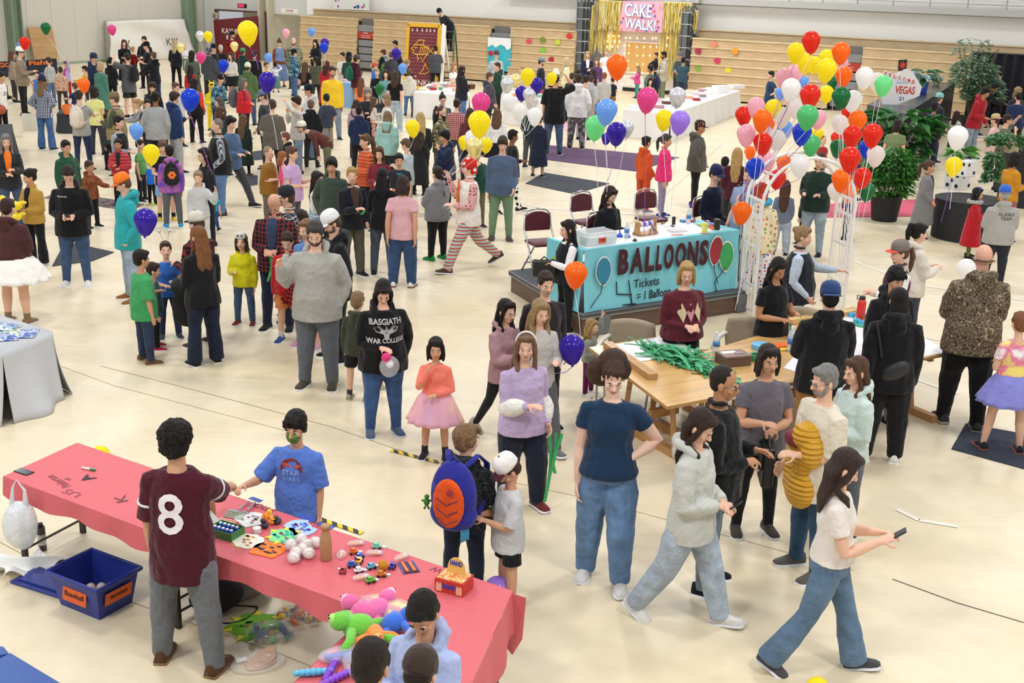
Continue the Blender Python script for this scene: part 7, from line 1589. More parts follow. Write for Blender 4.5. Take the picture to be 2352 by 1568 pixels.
for a_ in((812,1270,'#e8742a','orange and yellow racing toy car',20),(826,1281,'#3a6ad8','blue motorbike-like toy car behind the yellow block',60),(865,1258,'#7ad0b0','mint green toy car at the far side',10),(808,1300,'#2f58b8','blue toy tractor car left of the yellow block',20),(787,1313,'#c03234','red toy truck at the left of the cars',95),(824,1313,'#e8e8f0','white toy race car in the middle',25),(853,1304,'#6ab8d8','light blue toy car beside the orange pom-pom',35),
(875,1322,'#c87a2a','brown-orange toy car below the pom-pom',10),(901,1303,'#3a3ab8','dark blue toy car right of the pom-pom',80),(851,1336,'#58b83a','lime green toy car nearest the front',30),(825,1291,'#e8b02a','upright yellow toy block car',80)):toy_car(*a_)
m=MB();m.ell((0,0,.035),.035,16,10);simple('pom_pom',m,mat('#dd9a24',.95,bump=1,bscale=120),W(880,1309,ZR),0,'fluffy orange-yellow pom-pom among the toy cars','pom-pom',smooth=True,disp=.01,dtex=TEXF)
for px,py,lb,rr in((818,1252,'ice cream key ring in a clear bag furthest back',.3),(784,1278,'ice cream key ring in a clear bag beside the wooden bottle',1.6),(860,1274,'striped ice cream key ring in a clear bag',.1),(830,1330,'ice cream key ring in a clear bag near the green car',.5),(922,1284,'ice cream key ring in a clear bag near the card packs',.9)):
 e=empty('ice_cream_key_ring',W(px,py,ZR),rr,lb,'key ring');m=MB();m.tube([(-.03,0,.015),(.02,0,.015)],[.006,.013],10);m.obj('cone',mat('#e8b23a',.5),e,smooth=True);m=MB();m.ell((.032,0,.016),.015);m.obj('scoop',mat('#e8d8e8',.5),e,smooth=True);m=MB();m.ell((.0,0,.018),(.06,.035,.02));m.obj('bag',WR,e,smooth=True,disp=.012,dtex=TEXF)
for px,py,lb in((930,1304,'purple blister card with orange blades, left one'),(946,1302,'purple blister card with orange blades, right one')):
 e=empty('blister_card',W(px,py,ZR+.002),R(-68),lb,'toy pack');m=MB();m.box((0,0,.002),(.16,.065,.003));m.obj('card',mat('#4a3a78',.35),e);m=MB();m.box((.0,0,.008),(.13,.02,.01));m.obj('toy',mat('#e0762a',.3),e,bevel=.003);m=MB();m.box((.06,0,.0045),(.03,.05,.001));m.obj('header',mat('#2a2430'),e)
for i in range(9):
 m=MB();m.tube([(-.07,0,.008),(.07,0,.008)],.006,8);cc=('#3a8a58','#3a8a58','#3a8a58','#3a8a58','#d86a4a','#d86a4a','#4a3a78','#4a3a78','#4a3a78')[i]
 pxy=((540,1182),(537,1186),(543,1178),(534,1190),(526,1196),(522,1199),(550,1176),(560,1162),(577,1165))[i]
 simple('striped_pencil',m,pat('vstripe',(cc,'#e8e4dc'),30),W(*pxy,ZR+.001*i),R((tr+12,tr+12,tr+10,tr+14,tr+10,tr+8,tr+15,75,78)[i]),'striped party pencil lying near the open box on the pink table','pencil','striped pencils beside the open box',smooth=True)
e=empty('open_box',W(520,1228,ZR),R(tr+5),'small open carton of blue tubes with a raised grey lid','box')
m=MB();m.box((0,0,.003),(.2,.14,.006))
for c_,d_ in(((0,-.07,.03),(.2,.004,.06)),((0,.07,.03),(.2,.004,.06)),((.1,0,.03),(.004,.14,.06)),((-.1,0,.03),(.004,.14,.06))):m.box(c_,d_)
m.obj('carton',mat('#3a7a3a',.5),e);m=MB();m.box((-.19,0,.1),(.2,.15,.004),rot=Matrix.Rotation(R(35),3,'Y'));m.obj('lid',mat('#b9b7b0',.7),e)
for i in range(10):m=MB();cyl(m,(-.07+(i%5)*.035,-.03+(i//5)*.06,.01),.014,.05,12);tb_=m.obj('tube',mat('#3a62c0',.3),e,smooth=False);m=MB();cyl(m,(-.07+(i%5)*.035,-.03+(i//5)*.06,.06),.01,.008,10);m.obj('tube_cap',WHITE,tb_)
e=empty('sticky_hand_box',W(1043,1352,ZR),R(tr+8),'red display box of sticky hands with a crown-shaped header','display box')
m=MB();m.box((0,0,.045),(.2,.15,.09));bxo=m.obj('carton',mat('#c03a28',.5),e,bevel=.002);m=MB();m.box((0,0,.092),(.18,.13,.006));m.obj('contents',pat('camo',('#e8c07a','#e0a060','#d86a3a','#f0d8a0'),40),e)
m=MB();m.prism([(.06*math.cos(t),.05+.07*math.sin(t))for t in[i*math.pi/12 for i in range(13)]]+[(-.07,.0),(.07,.0)][::1],-.002,.002,Matrix.Translation((0,.03,.085))@TXM);hd_=m.obj('header',mat('#e6c06a',.5),e)
for tx,yy,par_ in(('HAND',.02,hd_),):o=link('lettering',fit(tx,.085,.035,.001,.03),mat('#2a4ab0'),par_);o.matrix_basis=Matrix.Translation((0,.026,.165))@TXM
o=link('lettering',fit('HAND',.09,.035,.001,.03),mat('#2a4ab0'),bxo);o.matrix_basis=Matrix.Translation((0,-.077,.05))@TXM
for sx_ in(-1,1):m=MB();m.prism([(sx_*.07-.02,.01),(sx_*.07+.02,.01),(sx_*.07+.022,.05),(sx_*.07+.01,.075),(sx_*.07,.055),(sx_*.07-.01,.075),(sx_*.07-.02,.05)],.076,.078,TXM);m.obj('printed_hand',mat('#e8b890',.6),bxo)
def phone(loc,rz,label,tilt=0,c='#1e2024',scr='#2c3440'):
 e=empty('phone',loc,rz,label,'phone');e.rotation_euler=(R(tilt),0,rz);m=MB();m.box((0,0,.004),(.074,.15,.009));m.obj('body',mat(c,.3),e,bevel=.004);m=MB();m.box((0,0,.0092),(.066,.14,.001));m.obj('screen',mat(scr,.1),e);return e
phone(W(55,1084,ZR),R(60),'phone in a dark case on the left end of the pink table')
e=empty('marker',W(203,1079,ZR),R(tr+12),'green and white marker pen on the pink table','marker');m=MB();m.tube([(-.055,0,.01),(.02,0,.01)],.009,10);m.obj('barrel',mat('#e8e8e4',.4),e,smooth=True);m=MB();m.tube([(.02,0,.01),(.06,0,.01)],.01,10);m.obj('cap',mat('#2a8a48',.4),e,smooth=True)
# baseball tub and things on the floor
e=empty('storage_tub',W(222,1385),R(-30),'blue plastic tub with orange Baseball labels holding baseballs','tub');TUBM=mat('#26358a',.4,spec=.5)
def frus(m,w0,d0,w1,d1,z0,z1,th):
 for(a,b_)in(((-1,-1),(1,-1)),((1,-1),(1,1)),((1,1),(-1,1)),((-1,1),(-1,-1))):
  p=[(a[0]*w0,a[1]*d0,z0),(b_[0]*w0,b_[1]*d0,z0),(b_[0]*w1,b_[1]*d1,z1),(a[0]*w1,a[1]*d1,z1)];q=[(x*(1-th),y*(1-th),z)for x,y,z in p];m.add(p+q,[(0,1,2,3),(4,7,6,5),(2,3,7,6)])
m=MB();frus(m,.2,.15,.245,.19,.0,.27,.03);m.prism([(-.2,-.15),(.2,-.15),(.2,.15),(-.2,.15)],0,.006);m.obj('tub',TUBM,e,fixn=False)
m=MB()
for a,b_ in(((-.26,-.205),(.26,-.205)),((.26,-.205),(.26,.205)),((.26,.205),(-.26,.205)),((-.26,.205),(-.26,-.205))):m.tube([(*a,.27),(*b_,.27)],[(.018,.012)]*2,8,up=(0,0,1))
m.obj('rim',TUBM,e,smooth=True)
m=MB();m.box((.0,-.186,.14),(.24,.004,.1),rot=Matrix.Rotation(R(-8),3,'X'));l1=m.obj('label',mat('#e0612a',.6),e);o=link('lettering',fit('Baseball',.19,.035,.001),mat('#3a241c'),l1);o.matrix_basis=Matrix.Translation((0,-.19,.15))@Matrix.Rotation(R(82),4,'X')
m=MB();m.box((.24,0,.15),(.004,.24,.1),rot=Matrix.Rotation(R(9),3,'Y'));l2=m.obj('label',mat('#e0612a',.6),e);o=link('lettering',fit('Baseball',.15,.03,.001),mat('#3a241c'),l2);o.matrix_basis=Matrix.Translation((.246,0,.16))@Matrix.Rotation(R(90),4,'Z')@Matrix.Rotation(R(82),4,'X')
te=e.location.copy()
for dx,dy,dz in((-.05,.06,.01),(.04,.07,.012),(-.02,-.02,.01),(.09,.0,.01),(.03,.04,.07),(-.04,.02,.075),(.1,.09,.01)):baseball(te+Vector((dx,dy,dz)),'worn baseball inside the blue tub','worn baseballs in the blue tub',False,c='#c9c0ae')
m=MB();m.box((0,0,.012),(.5,.36,.02));m.box((0,0,.03),(.42,.28,.016));simple('tub_lid',m,TUBM,W(122,1334),R(-25),'blue plastic tub lid lying flat on the floor beside the tub','lid',bevel=.008)
PLAS=mat('#e6ebee',.25,alpha=.75,bump=1,bscale=14)
m=MB();m.ell((0,0,.0),(.13,.12,.2),16,12);m.tube([(-.05,0,.15),(-.03,0,.3),(.0,0,.36)],[.03,.02,.015],8);m.tube([(.05,0,.15),(.05,0,.28),(.0,0,.36)],[.03,.02,.015],8)
o=simple('plastic_bag',m,PLAS,DP(48,1205,W(30,1120,ZR).y-.1),0,'white plastic shopping bag hanging from the left end of the pink table','bag',smooth=True,disp=.06,dtex=TEXB)
m=MB();m.grid(lambda u,v:((u-.5)*.5+.08*math.sin(v*5),(v-.5)*.35+.05*math.sin(u*7),.05+.05*math.sin(u*9+v*4)),24,16);simple('paper_sheet',m,mat('#eeeeea',.7),W(60,1310),R(40),'crumpled white paper on the floor beside the tub lid','paper',smooth=True,thick=.004)
e=empty('spray_can',W(98,1262),0,'dark spray can with white label standing behind the bag','can');m=MB();cyl(m,(0,0,0),.033,.2);m.obj('body',mat('#4a4440',.4),e,smooth=False);m=MB();cyl(m,(0,0,.05),.0335,.09);m.obj('label',mat('#dcd8d0'),e);m=MB();cyl(m,(0,0,.2),.02,.03);m.obj('cap',BLK,e)
# under the table
m=MB();m.ell((0,0,.12),(.2,.14,.13),16,10);simple('duffel_bag',m,mat('#1d1c20',.8,bump=.5,bscale=10),W(500,1400),.4,'black bag under the pink table behind the grey trousers','bag',smooth=True,disp=.08,dtex=TEXB)
m=MB();m.ell((0,0,.1),(.24,.2,.12),16,10);simple('folded_blanket',m,mat('#77706a',.9,bump=.8,bscale=8),W(550,1365),.2,'crumpled taupe blanket under the pink table','blanket',smooth=True,disp=.1,dtex=TEXB)
m=MB();m.tube([(.18*math.cos(t)*(1+.2*math.sin(3*t)),.12*math.sin(t),.008+.004*math.sin(5*t))for t in[i*.4 for i in range(30)]],.005,6);simple('cable',m,BLK,W(530,1412),.3,'coiled black cable on the floor under the pink table','cable',smooth=True)
mask(585,1438,'#7ab82e','#5a9a28','green frog mask in a bag on the floor under the table','spikes',30,4,1.6,0.0)
for px,py,lb,cols in((690,1425,'bag of orange and yellow rubber ducks on the floor behind the table leg',('#e8862a','#e8c83a','#c84a2a','#3a5a7a')),(625,1462,'bag of green and blue small toys on the floor under the table',('#2a8a7a','#2a4a8a','#d8702a','#5aa84a'))):
 e=empty('toy_bag',W(px,py),0,lb,'toy bag');m=MB();r2=random.Random(px)
 for k_ in range(26):m.mi=k_%4;m.ell((r2.uniform(-.14,.14),r2.uniform(-.09,.09),r2.uniform(.02,.07)),r2.uniform(.018,.03),8,6)
 o=m.obj('toys',[mat(c,.4)for c in cols],e,smooth=True);o['kind']='stuff';m=MB();m.ell((0,0,.04),(.19,.13,.06));m.obj('bag',mat('#e8e8e8',.15,alpha=.22),e,smooth=True)
e=empty('bagged_masks',W(593,1527),.4,'clear bag of beige cow masks on the floor at the bottom','bagged masks')
for k_ in range(3):m=MB();m.prism([(.1*math.cos(t)*(1+.25*math.cos(3*t)),.07*math.sin(t))for t in[i*math.pi/12 for i in range(24)]],.008+.006*k_,.012+.006*k_);o=m.obj('mask',mat('#dfb595',.8),e);o.location=(.03*k_,.03*k_,0);o.rotation_euler=(0,0,.5*k_)
m=MB();m.box((-.1,.06,.03),(.07,.05,.003));m.obj('label',WHITE,e);m=MB();m.ell((0,0,.02),(.19,.13,.03));m.obj('bag',mat('#f0ece8',.12,alpha=.25),e,smooth=True)
# ------------------------------------------------------------------ balloons
BC=dict(red='#f03c26',yellow='#fff022',orange='#ff8a22',pink='#f25fae',palepink='#fbcbd8',white='#fbfbfa',clear='#f4eeec',purple='#4a2cba',blue='#1f55e0',lightblue='#8cc0f8',mint='#92f0ac',green='#238a50',silver='#dcdce2',gold='#f6e28a',lavender='#c09af4',lightgreen='#6ed690',teal='#4a9ad8')
def bmesh_(c):
 k='bal'+c
 if k not in _sh:
  m=MB();n=14;P_=[]
  for i in range(n+1):
   t=math.pi*i/n;z=-math.cos(t);r=math.sin(t)
   if z<0:z*=1.42;r*=1-.16*(math.sin(t*2)if t<math.pi/2 else 0)
   P_.append((max(.012,r*.125),z*.125))
  m.lathe(P_,24);_sh[k]=m.mesh('balloon');
  _sh[k].materials.append(mat(BC[c],.22,metal=.35,coat=.6)if c in('silver','gold')else latex(BC[c],.5 if c!='clear' else .65))
  m=MB();m.lathe([(.006,0),(.012,-.008),(.014,-.016),(.004,-.014)],10,(0,0,-.176));_sh[k+'k']=m.mesh('knot');_sh[k+'k'].materials.append(mat(BC[c],.4))
 return _sh[k]
CN=dict(clear='translucent white',palepink='pale pink',lightblue='pale blue',mint='mint green',green='dark green',lightgreen='light green')
def B(c,px,py,w_,where,anchor=None,end=None,sc='#e4dfe4',hgt=1.0,sz=.25,grp=None,z=None):
 dp=F*sz/w_
 if z:q_=W(px,py,z)-Vector((0,0,H));dp=q_.y*CT-q_.z*ST;sz=dp*w_/F
 d=ray(px,py);d=d*(dp/F);loc=Vector((0,0,H))+d
 o=bpy.data.objects.new('balloon',bmesh_(c));COL.objects.link(o);o.location=loc;s_=sz/.25;o.scale=(s_,s_,s_*hgt)
 tag(o,CN.get(c,c)+' balloon '+where,'balloon');o.rotation_euler=(random.uniform(-.1,.1),random.uniform(-.12,.12),0)
 k=link('knot',_sh['bal'+c+'k'],None,o)
 if end is not None or anchor is not None:
  q=Vector(end)+Vector((random.uniform(-.03,.03),random.uniform(-.03,.03),random.uniform(-.12,-.02)))if end is not None else Vector((0,0,H))+ray(anchor[0]+random.uniform(-1,1)*(26 if grp=='c' else 4),anchor[1]+random.uniform(-.5,.5)*(60 if grp=='c' else 4))*(dp/F)
  bpy.context.view_layer.update;Mi=(Matrix.Translation(loc)@o.rotation_euler.to_matrix().to_4x4()@Matrix.Diagonal((s_,s_,s_*hgt,1))).inverted()
  a=Vector((0,0,-.19));b_=Mi@q;md_=(a+b_)/2+Vector((.02,.02,-.03));m=MB();m.tube([a,a.lerp(md_,.5),md_,b_],.0035,5);m.obj('string',mat(sc,.4),o,smooth=True)
 return o
def hnd(k,i=0):return HANDS[k]['hands'][i]
PU='#9a4ac0'
for a_ in(('green',105,63,23,'at the tip of the long wooden pole',(150,140)),('red',57,97,25,'above the white and maroon cap',(60,150)),('lightblue',47,104,17,'behind the white and maroon cap',(45,150)),('pink',257,67,20,'in front of the white canvas sheet',(262,120)),('orange',192,193,29,'above the pale yellow t-shirt',(200,240)),
('silver',459,81,20,'beside a yellow one near the green column',(461,130)),('yellow',478,82,21,'right of the silver one near the green column',(478,120)),('gold',414,108,19,'over the blond person in black',(415,150)),('pink',462,130,23,'over the dark-haired crowd at far left',(458,175)),('blue',513,149,25,'beside the white knitted cap',(515,190)),('gold',538,105,19,'left of the big yellow one',(538,150)),
('yellow',569,71,47,'largest and highest at the upper left',(596,160)),('purple',746,98,20,'in front of a blue one by the grey aisle',(748,150)),('blue',744,108,21,'behind a purple one by the grey aisle',(746,150)),('lightblue',616,131,19,'above the child in yellow top',(614,165)),('palepink',657,75,18,'beside the hallway opening',(655,110)),('lightblue',716,72,17,'in front of the first bleacher section',(714,105)),
('blue',437,225,44,'held by the teenager in grey sweatpants',(490,400)),('purple',614,185,41,'above the taupe t-shirt',(640,345)),('lightblue',313,299,33,'in front of the black vest',(318,340)),('purple',910,122,23,'left of the peg board',(910,160)),('lightblue',925,156,21,'above the cream sweatshirt',(925,175)),('green',872,203,22,'over the ash blond curls',(874,235)),
('yellow',948,292,34,'above the pale blue t-shirt boy',(935,350)),('pink',1105,234,44,'above the biggest yellow one in the clown bunch',None),('white',1168,232,34,'at the left of the white and purple bunch',(1200,310)),('white',1192,254,34,'at the bottom of the white and purple bunch',(1205,320)),('white',1228,265,35,'at the lower right of the white and purple bunch',(1190,320)),
('silver',1165,193,31,'at the top left of the white and purple bunch',(1205,300)),('gold',1184,183,27,'between silver and yellow in the bunch',(1205,300)),('yellow',1212,173,33,'highest of the white and purple bunch',(1206,300)),('purple',1233,194,31,'at the right of the white and purple bunch',(1208,300)),('purple',1198,212,30,'in the middle of the white and purple bunch',(1206,300)),('silver',1216,217,31,'right of the middle purple one',(1207,300)),('silver',1222,233,30,'low at the right of the bunch',(1207,300)),
('yellow',1268,178,24,'behind the white straw hat',None),('orange',1417,149,49,'single large one in front of the string lights',(1413,270)),('lightblue',1393,252,51,'at the top of the four-balloon group in mid hall',(1392,440)),('mint',1368,289,49,'at the left of the four-balloon group in mid hall',(1374,440)),('silver',1438,293,37,'at the right of the four-balloon group in mid hall',(1405,440)),('purple',1393,316,24,'small and low behind the mint one',(1392,430)),('purple',1416,303,46,'in front of the four-balloon group',(1386,445)),
('pink',1487,225,50,'single one above the orange hoodie',(1478,530)),('silver',1556,220,40,'above the lavender one',(1545,400)),('yellow',1526,272,41,'left of the lavender one',(1529,500)),('lavender',1562,277,47,'over the pink jacket',(1540,480)),
('purple',334,505,54,'floating beside the teal hoodie',(352,590)),('orange',1323,627,54,'in front of the quilted vest at the stall',(1332,780)),('white',2200,312,47,'above the yellow one at the dice',(2180,480)),('yellow',2191,379,39,'in front of the white dice',(2160,510))):
 B(*a_[:5],anchor=a_[5],sc=PU if a_[1]in(569,1487,1416,437,2191,910)else '#e4dfe4')
b_=HANDS['blondg'];B('purple',1313,797,60,'held low by the girl with the open mouth',end=b_['hands'][0],sc=PU)
B('yellow',347,351,40,'held by the child in green t-shirt');B('lavender',1142,1352,60,'lying on the floor behind the pink table',z=.16);B('yellow',1878,1582,56,'cut off by the bottom edge of the photo',z=.3);B('yellow',230,1046,46,'peeping out behind the pink table',z=.16);B('white',2219,617,46,'behind the camouflage hoodie',z=1.0)
ch=hnd('clown',1)
for c,px,py,w_,wh in(('yellow',1101,280,53,'biggest of the clown bunch'),('yellow',1066,325,28,'at the left of the clown bunch'),('white',1085,316,36,'behind the gold one in the clown bunch'),('gold',1089,336,40,'in front of the clown bunch'),('yellow',1117,331,30,'at the right of the clown bunch')):B(c,px,py,w_,wh,end=ch)
c2h=HANDS['clown2']['hands'][0]
for i,a_ in enumerate((('red',1863,93,43,'topmost of the big cluster over the arch'),('yellow',1828,118,41,'left of the topmost red one'),('orange',1932,118,43,'high at the right of the big cluster'),('yellow',1851,142,40,'below the topmost red one'),('yellow',1872,146,34,'between two other yellow ones'),('yellow',1899,131,35,'behind the large yellow one'),('yellow',1899,157,47,'large, right of centre in the big cluster'),
('palepink',1934,146,30,'behind the two orange ones'),('orange',1939,172,39,'second orange one at the right of the cluster'),('palepink',1802,176,40,'left of the big cluster'),('palepink',1826,166,38,'behind the cream white one'),('white',1817,202,45,'cream white at the left of the central red one'),('green',1912,188,24,'small behind the second orange one'),('red',1861,217,48,'central in the big cluster'),('yellow',1898,213,34,'right of the central red one'),
('green',1932,221,43,'at the right of the big cluster'),('white',1959,228,42,'behind the dark green one'),('white',1986,175,43,'left of the mint one at the welcome sign'),('clear',2014,185,38,'behind the mint one at the welcome sign'),('mint',2029,193,41,'in front of the welcome sign'),('lightblue',1846,188,26,'behind the cream white one'),('lightblue',1792,213,24,'left behind the cream white one'),('clear',1828,245,40,'below the cream white one'),
('palepink',1737,243,41,'at the top of the left arch cluster'),('red',1708,263,39,'at the far left of the arch cluster'),('yellow',1776,247,38,'at the top right of the left arch cluster'),('orange',1751,273,45,'below the yellow one in the left cluster'),('orange',1766,286,30,'half hidden in the left cluster'),('palepink',1714,307,44,'at the left below the red one'),('clear',1797,268,38,'right of the left cluster'),('lightblue',1803,294,36,'under the translucent one'),('palepink',1879,271,38,'behind the light green one'),
('lightgreen',1855,265,50,'under the central red one'),('blue',1842,303,45,'above the top of the arch'),('yellow',1877,306,28,'behind the blue one above the arch'),('lightgreen',1864,330,42,'just above the top of the arch'),('red',1943,256,26,'small behind the white one'),('clear',1929,282,38,'at the left of the right arch cluster'),('orange',1970,275,43,'at the top of the right arch cluster'),('red',1958,310,44,'in the middle of the right arch cluster'),('red',2004,307,47,'at the right of the right arch cluster'),
('blue',1990,338,35,'under the red ones at the right'),('clear',2012,355,42,'over the potted shrub'),('red',1923,316,30,'half hidden at the left of the right cluster'),('green',1925,337,37,'at the left of the right arch cluster'),('red',1752,326,44,'over the left shoulder of the arch'),('clear',1785,318,40,'left of the top of the arch'),('clear',1760,300,30,'behind the red one in the left cluster'),('orange',1723,349,28,'behind the blue one at the left of the arch'),('blue',1734,383,42,'at the left post of the arch'),
('palepink',1760,369,41,'over the blue one at the left post'),('red',1786,408,39,'inside the arch at the left'),('white',1712,441,37,'left of two white ones over the gas tank'),('white',1737,436,39,'right of two white ones over the gas tank'),('orange',1704,485,45,'lowest one beside the gas tank'),('white',1837,377,45,'inside the top of the arch'),('red',1952,362,50,'large at the right post of the arch'),('orange',1933,410,46,'on the right post of the arch'),('orange',1952,441,38,'small under the large orange one at the right post'),
('clear',1918,436,36,'at the left of the right arch post'),('red',1981,405,42,'right of the right arch post'),('green',1992,437,38,'lowest at the right of the arch'),('orange',1800,372,34,'small over the clown behind the arch'))):
 px,py=a_[1],a_[2]
 if 1780<px<1905 and py<380:B(*a_,end=c2h,sc=PU if i%2 else '#ece8f0')
 else:B(*a_,anchor=(1712,690)if px<1780 and py<470 else((1935,640)if px>=1900 and py<380 else None),grp='c')
 # ------------------------------------------------------------------ plants
def leafy(name,mb,n,c,r,leaf,seed,droop=.3,base=0):
 rd=random.Random(seed)
 for i in range(n):
  t=rd.random()*6.283;ph=math.acos(rd.uniform(-.5,1));rr=rd.uniform(.55,1)
  p=Vector((c[0]+r[0]*rr*math.sin(ph)*math.cos(t),c[1]+r[1]*rr*math.sin(ph)*math.sin(t),c[2]+r[2]*rr*math.cos(ph)))
  d=Vector((math.cos(t),math.sin(t),rd.uniform(-droop,.6))).normalized();s_=d.cross(Vector((0,0,1))).normalized()*leaf*.28;L_=leaf*rd.uniform(.7,1.3)
  mb.mi=i%2;mb.add([p,p+d*L_*.5+s_+Vector((0,0,.02)),p+d*L_-Vector((0,0,L_*droop)),p+d*L_*.5-s_],[(0,1,2,3)])
def plant(name,label,loc,pot,fol,stems,gc=('#3f7a38','#5a9a4a'),extra=None):
 e=empty(name,loc,0,label,'plant')
 if pot:m=MB();m.lathe([(pot[0]*.8,0),(pot[0],pot[1]*.9),(pot[0]*1.06,pot[1]),(pot[0]*.95,pot[1]),(pot[0]*.9,pot[1]*.9)],28);m.obj('pot',mat(pot[2],.6),e,smooth=False)
 m=MB()
 for s_ in stems:m.tube(s_,.012,6)
 if stems:m.obj('stems',mat('#6a5a3a',.8),e)
 m=MB()
 for i,f_ in enumerate(fol):leafy('l',m,*f_,seed=i+len(label))
 m.obj('foliage',[mat(gc[0],.5,transl=.25),mat(gc[1],.45,transl=.25)],e);return e
St=lambda h,n,w_:[[(0,0,.3),(w_*math.sin(i*2.4)*.5,w_*math.cos(i*2.4)*.5,h*.6),(w_*math.sin(i*2.4),w_*math.cos(i*2.4),h)]for i in range(n)]
plant('potted_shrub','bushy green shrub in a big black fabric pot right of the arch',W(2030,505),(.3,.5,'#17171a'),[(1500,(0,0,.95),(.48,.48,.48),.13),(350,(-.1,.1,.6),(.55,.5,.25),.14)],St(.9,5,.25))
plant('potted_palm','large dark green tropical plant behind the green t-shirt',W(2052,425),(.35,.4,'#2a2a2c'),[(120,(0,0,1.35),(.75,.6,.35),.42),(120,(.22,.1,.8),(.3,.4,.6),.38),(90,(-.45,0,.9),(.4,.4,.5),.35)],St(1.5,7,.5),('#255c28','#3a7a34'))
plant('potted_bamboo','tall feathery bamboo plant in front of the black curtain',W(2222,296),(.35,.4,'#2a2a2c'),[(700,(0,0,1.6),(.7,.5,.75),.18),(600,(.35,0,1.15),(.6,.4,.55),.2),(130,(-.2,0,2.45),(.6,.4,.4),.13)],St(2.5,9,.6),('#6a8a62','#9ab4a6'))
# black draped table with the welcome sign
P_=[(2010,320),(2112,325),(2195,190),(2120,190)];zt_=1.45
tq=[W(x,y,zt_)for x,y in((1992,240),(2080,262),(2194,190),(2105,186))];c_=sum(tq,Vector())/4
e=empty('draped_table',(c_.x,c_.y,0),0,'long counter draped in glossy black plastic below the welcome sign','table');L_=[lc(e,p)for p in tq]
m=MB();m.prism([(p.x,p.y)for p in L_],0,zt_);m.obj('black_drape',mat('#20242e',.25,bump=.5,bscale=3),e)
def potloc(px,py):return W(px,py,zt_+.005)
plant('potted_plant','strappy plant in a bright blue pot on the black counter',potloc(2118,212),(.15,.28,'#2450b8'),[(40,(0,0,.4),(.18,.18,.25),.4)],[],('#4a7a58','#a8c0c8'));plant('potted_plant','small white flowering plant in a glass pot on the black counter',potloc(2150,196),(.11,.14,'#8d9478'),[(60,(0,0,.18),(.14,.14,.1),.12)],[],('#5a8a48','#e8e8d8'))
sp=W(2062,240,zt_);e=empty('welcome_sign',sp,R(-18),'white diamond-shaped WELCOME sign with VEGAS in red letters','sign')
m=MB();m.prism([(-.55,.0),(-.2,-.05),(.75,.25),(.82,.55),(.45,1.1),(.2,1.2),(0,1.1),(-.62,.75)],-.03,.03,TXM);bd_=m.obj('board',mat('#ecebea',.6),e);e.rotation_euler=(0,R(-4),R(8));e.scale=(.74,.74,.74)
o=link('lettering',fit('VEGAS',.72,.26,.004,.02),mat('#d0463a'),bd_);o.matrix_basis=Matrix.Translation((.22,-.036,.48))@TXM@Matrix.Rotation(R(-6),4,'Z')
o=link('lettering',fit('Fabulous',.55,.1,.003),mat('#9fc4e0'),bd_);o.matrix_basis=Matrix.Translation((.15,-.036,.75))@TXM
o=link('lettering',fit('21',.16,.12,.003,.01),mat('#3a3aa8'),bd_);o.matrix_basis=Matrix.Translation((.1,-.036,.2))@TXM
for i,chh in enumerate('WELCOME'):
 m=MB();m.prism([(.085*math.cos(t),.1*math.sin(t))for t in[j*math.pi/9 for j in range(18)]],.03,.05);k_=m.obj('letter_disc',WHITE,bd_);k_.matrix_basis=Matrix.Translation((-.52+i*.17,0,1.08-.0*i-.055*i))@TXM
 o=link('lettering',fit(chh,.09,.12,.003,.02),mat('#d0463a'),k_);o.location=(0,0,.054)
m=MB();m.box((0,0,0),(.3,.03,.36));o=m.obj('star_panel',mat('#1d1d20'),bd_);o.location=(.1,.02,1.32);m=MB();m.prism([((.16 if j%2 else .07)*math.cos(j*math.pi/7),(.16 if j%2 else .07)*math.sin(j*math.pi/7))for j in range(14)],.016,.02,TXM);m.obj('star',mat('#d8402c'),o)
# dice and pedestals
def pedestal(px,r,h,label):
 m=MB();m.lathe([(r,0),(r,h-.01),(r*1.02,h),(0,h)],32);return simple('pedestal',m,mat('#25262a',.8),W(*px),0,label,'pedestal')
pedestal((2218,545),.62,.72,'round black draped pedestal carrying the dice');pedestal((2345,470),.5,1.25,'taller round black draped pedestal under the hanging plant')
def die(px,z,s_,rz,label):
 e=empty('giant_die',W(*px,z),rz,label,'dice');m=MB();m.box((0,0,s_/2),(s_,s_,s_));m.obj('cube',mat('#ecebe8',.5),e,bevel=.015)
 for nx,ny,pts in((0,-1,((-.25,.25),(.25,-.25))),(-1,0,((0,0),(.27,.27),(-.27,-.27),(.27,-.27),(-.27,.27))),(1,0,((0,0),)),(0,1,((-.25,-.25),(0,0),(.25,.25)))):
  for u,v in pts:m=MB();m.ell((nx*s_/2+(u*s_ if ny else 0),ny*s_/2+(u*s_ if nx else 0),s_/2+v*s_),(s_*.11 if ny else .004,s_*.11 if nx else .004,s_*.11),12,6);m.obj('pip',BLK,e,smooth=True)
die((2198,434),.72,.36,R(35),'lower giant white die with black pips');die((2214,404),1.08,.3,R(30),'upper giant white die stacked behind a yellow balloon')
plant('potted_plant','small spiky plant in a grey pot on top of the dice',W(2206,362,1.38),(.07,.08,'#9a8a80'),[(30,(0,0,.1),(.1,.1,.08),.25)],[],('#4a8a3a','#6aa84a'))
plant('potted_vine','trailing vine in a cream pot hanging down the tall pedestal',W(2322,350,1.26),(.16,.24,'#cdc3a4'),[(450,(-.1,-.1,.22),(.4,.35,.15),.13),(300,(-.42,-.3,-.35),(.13,.12,.45),.13)],[],('#3f6f40','#6f9a6a'))
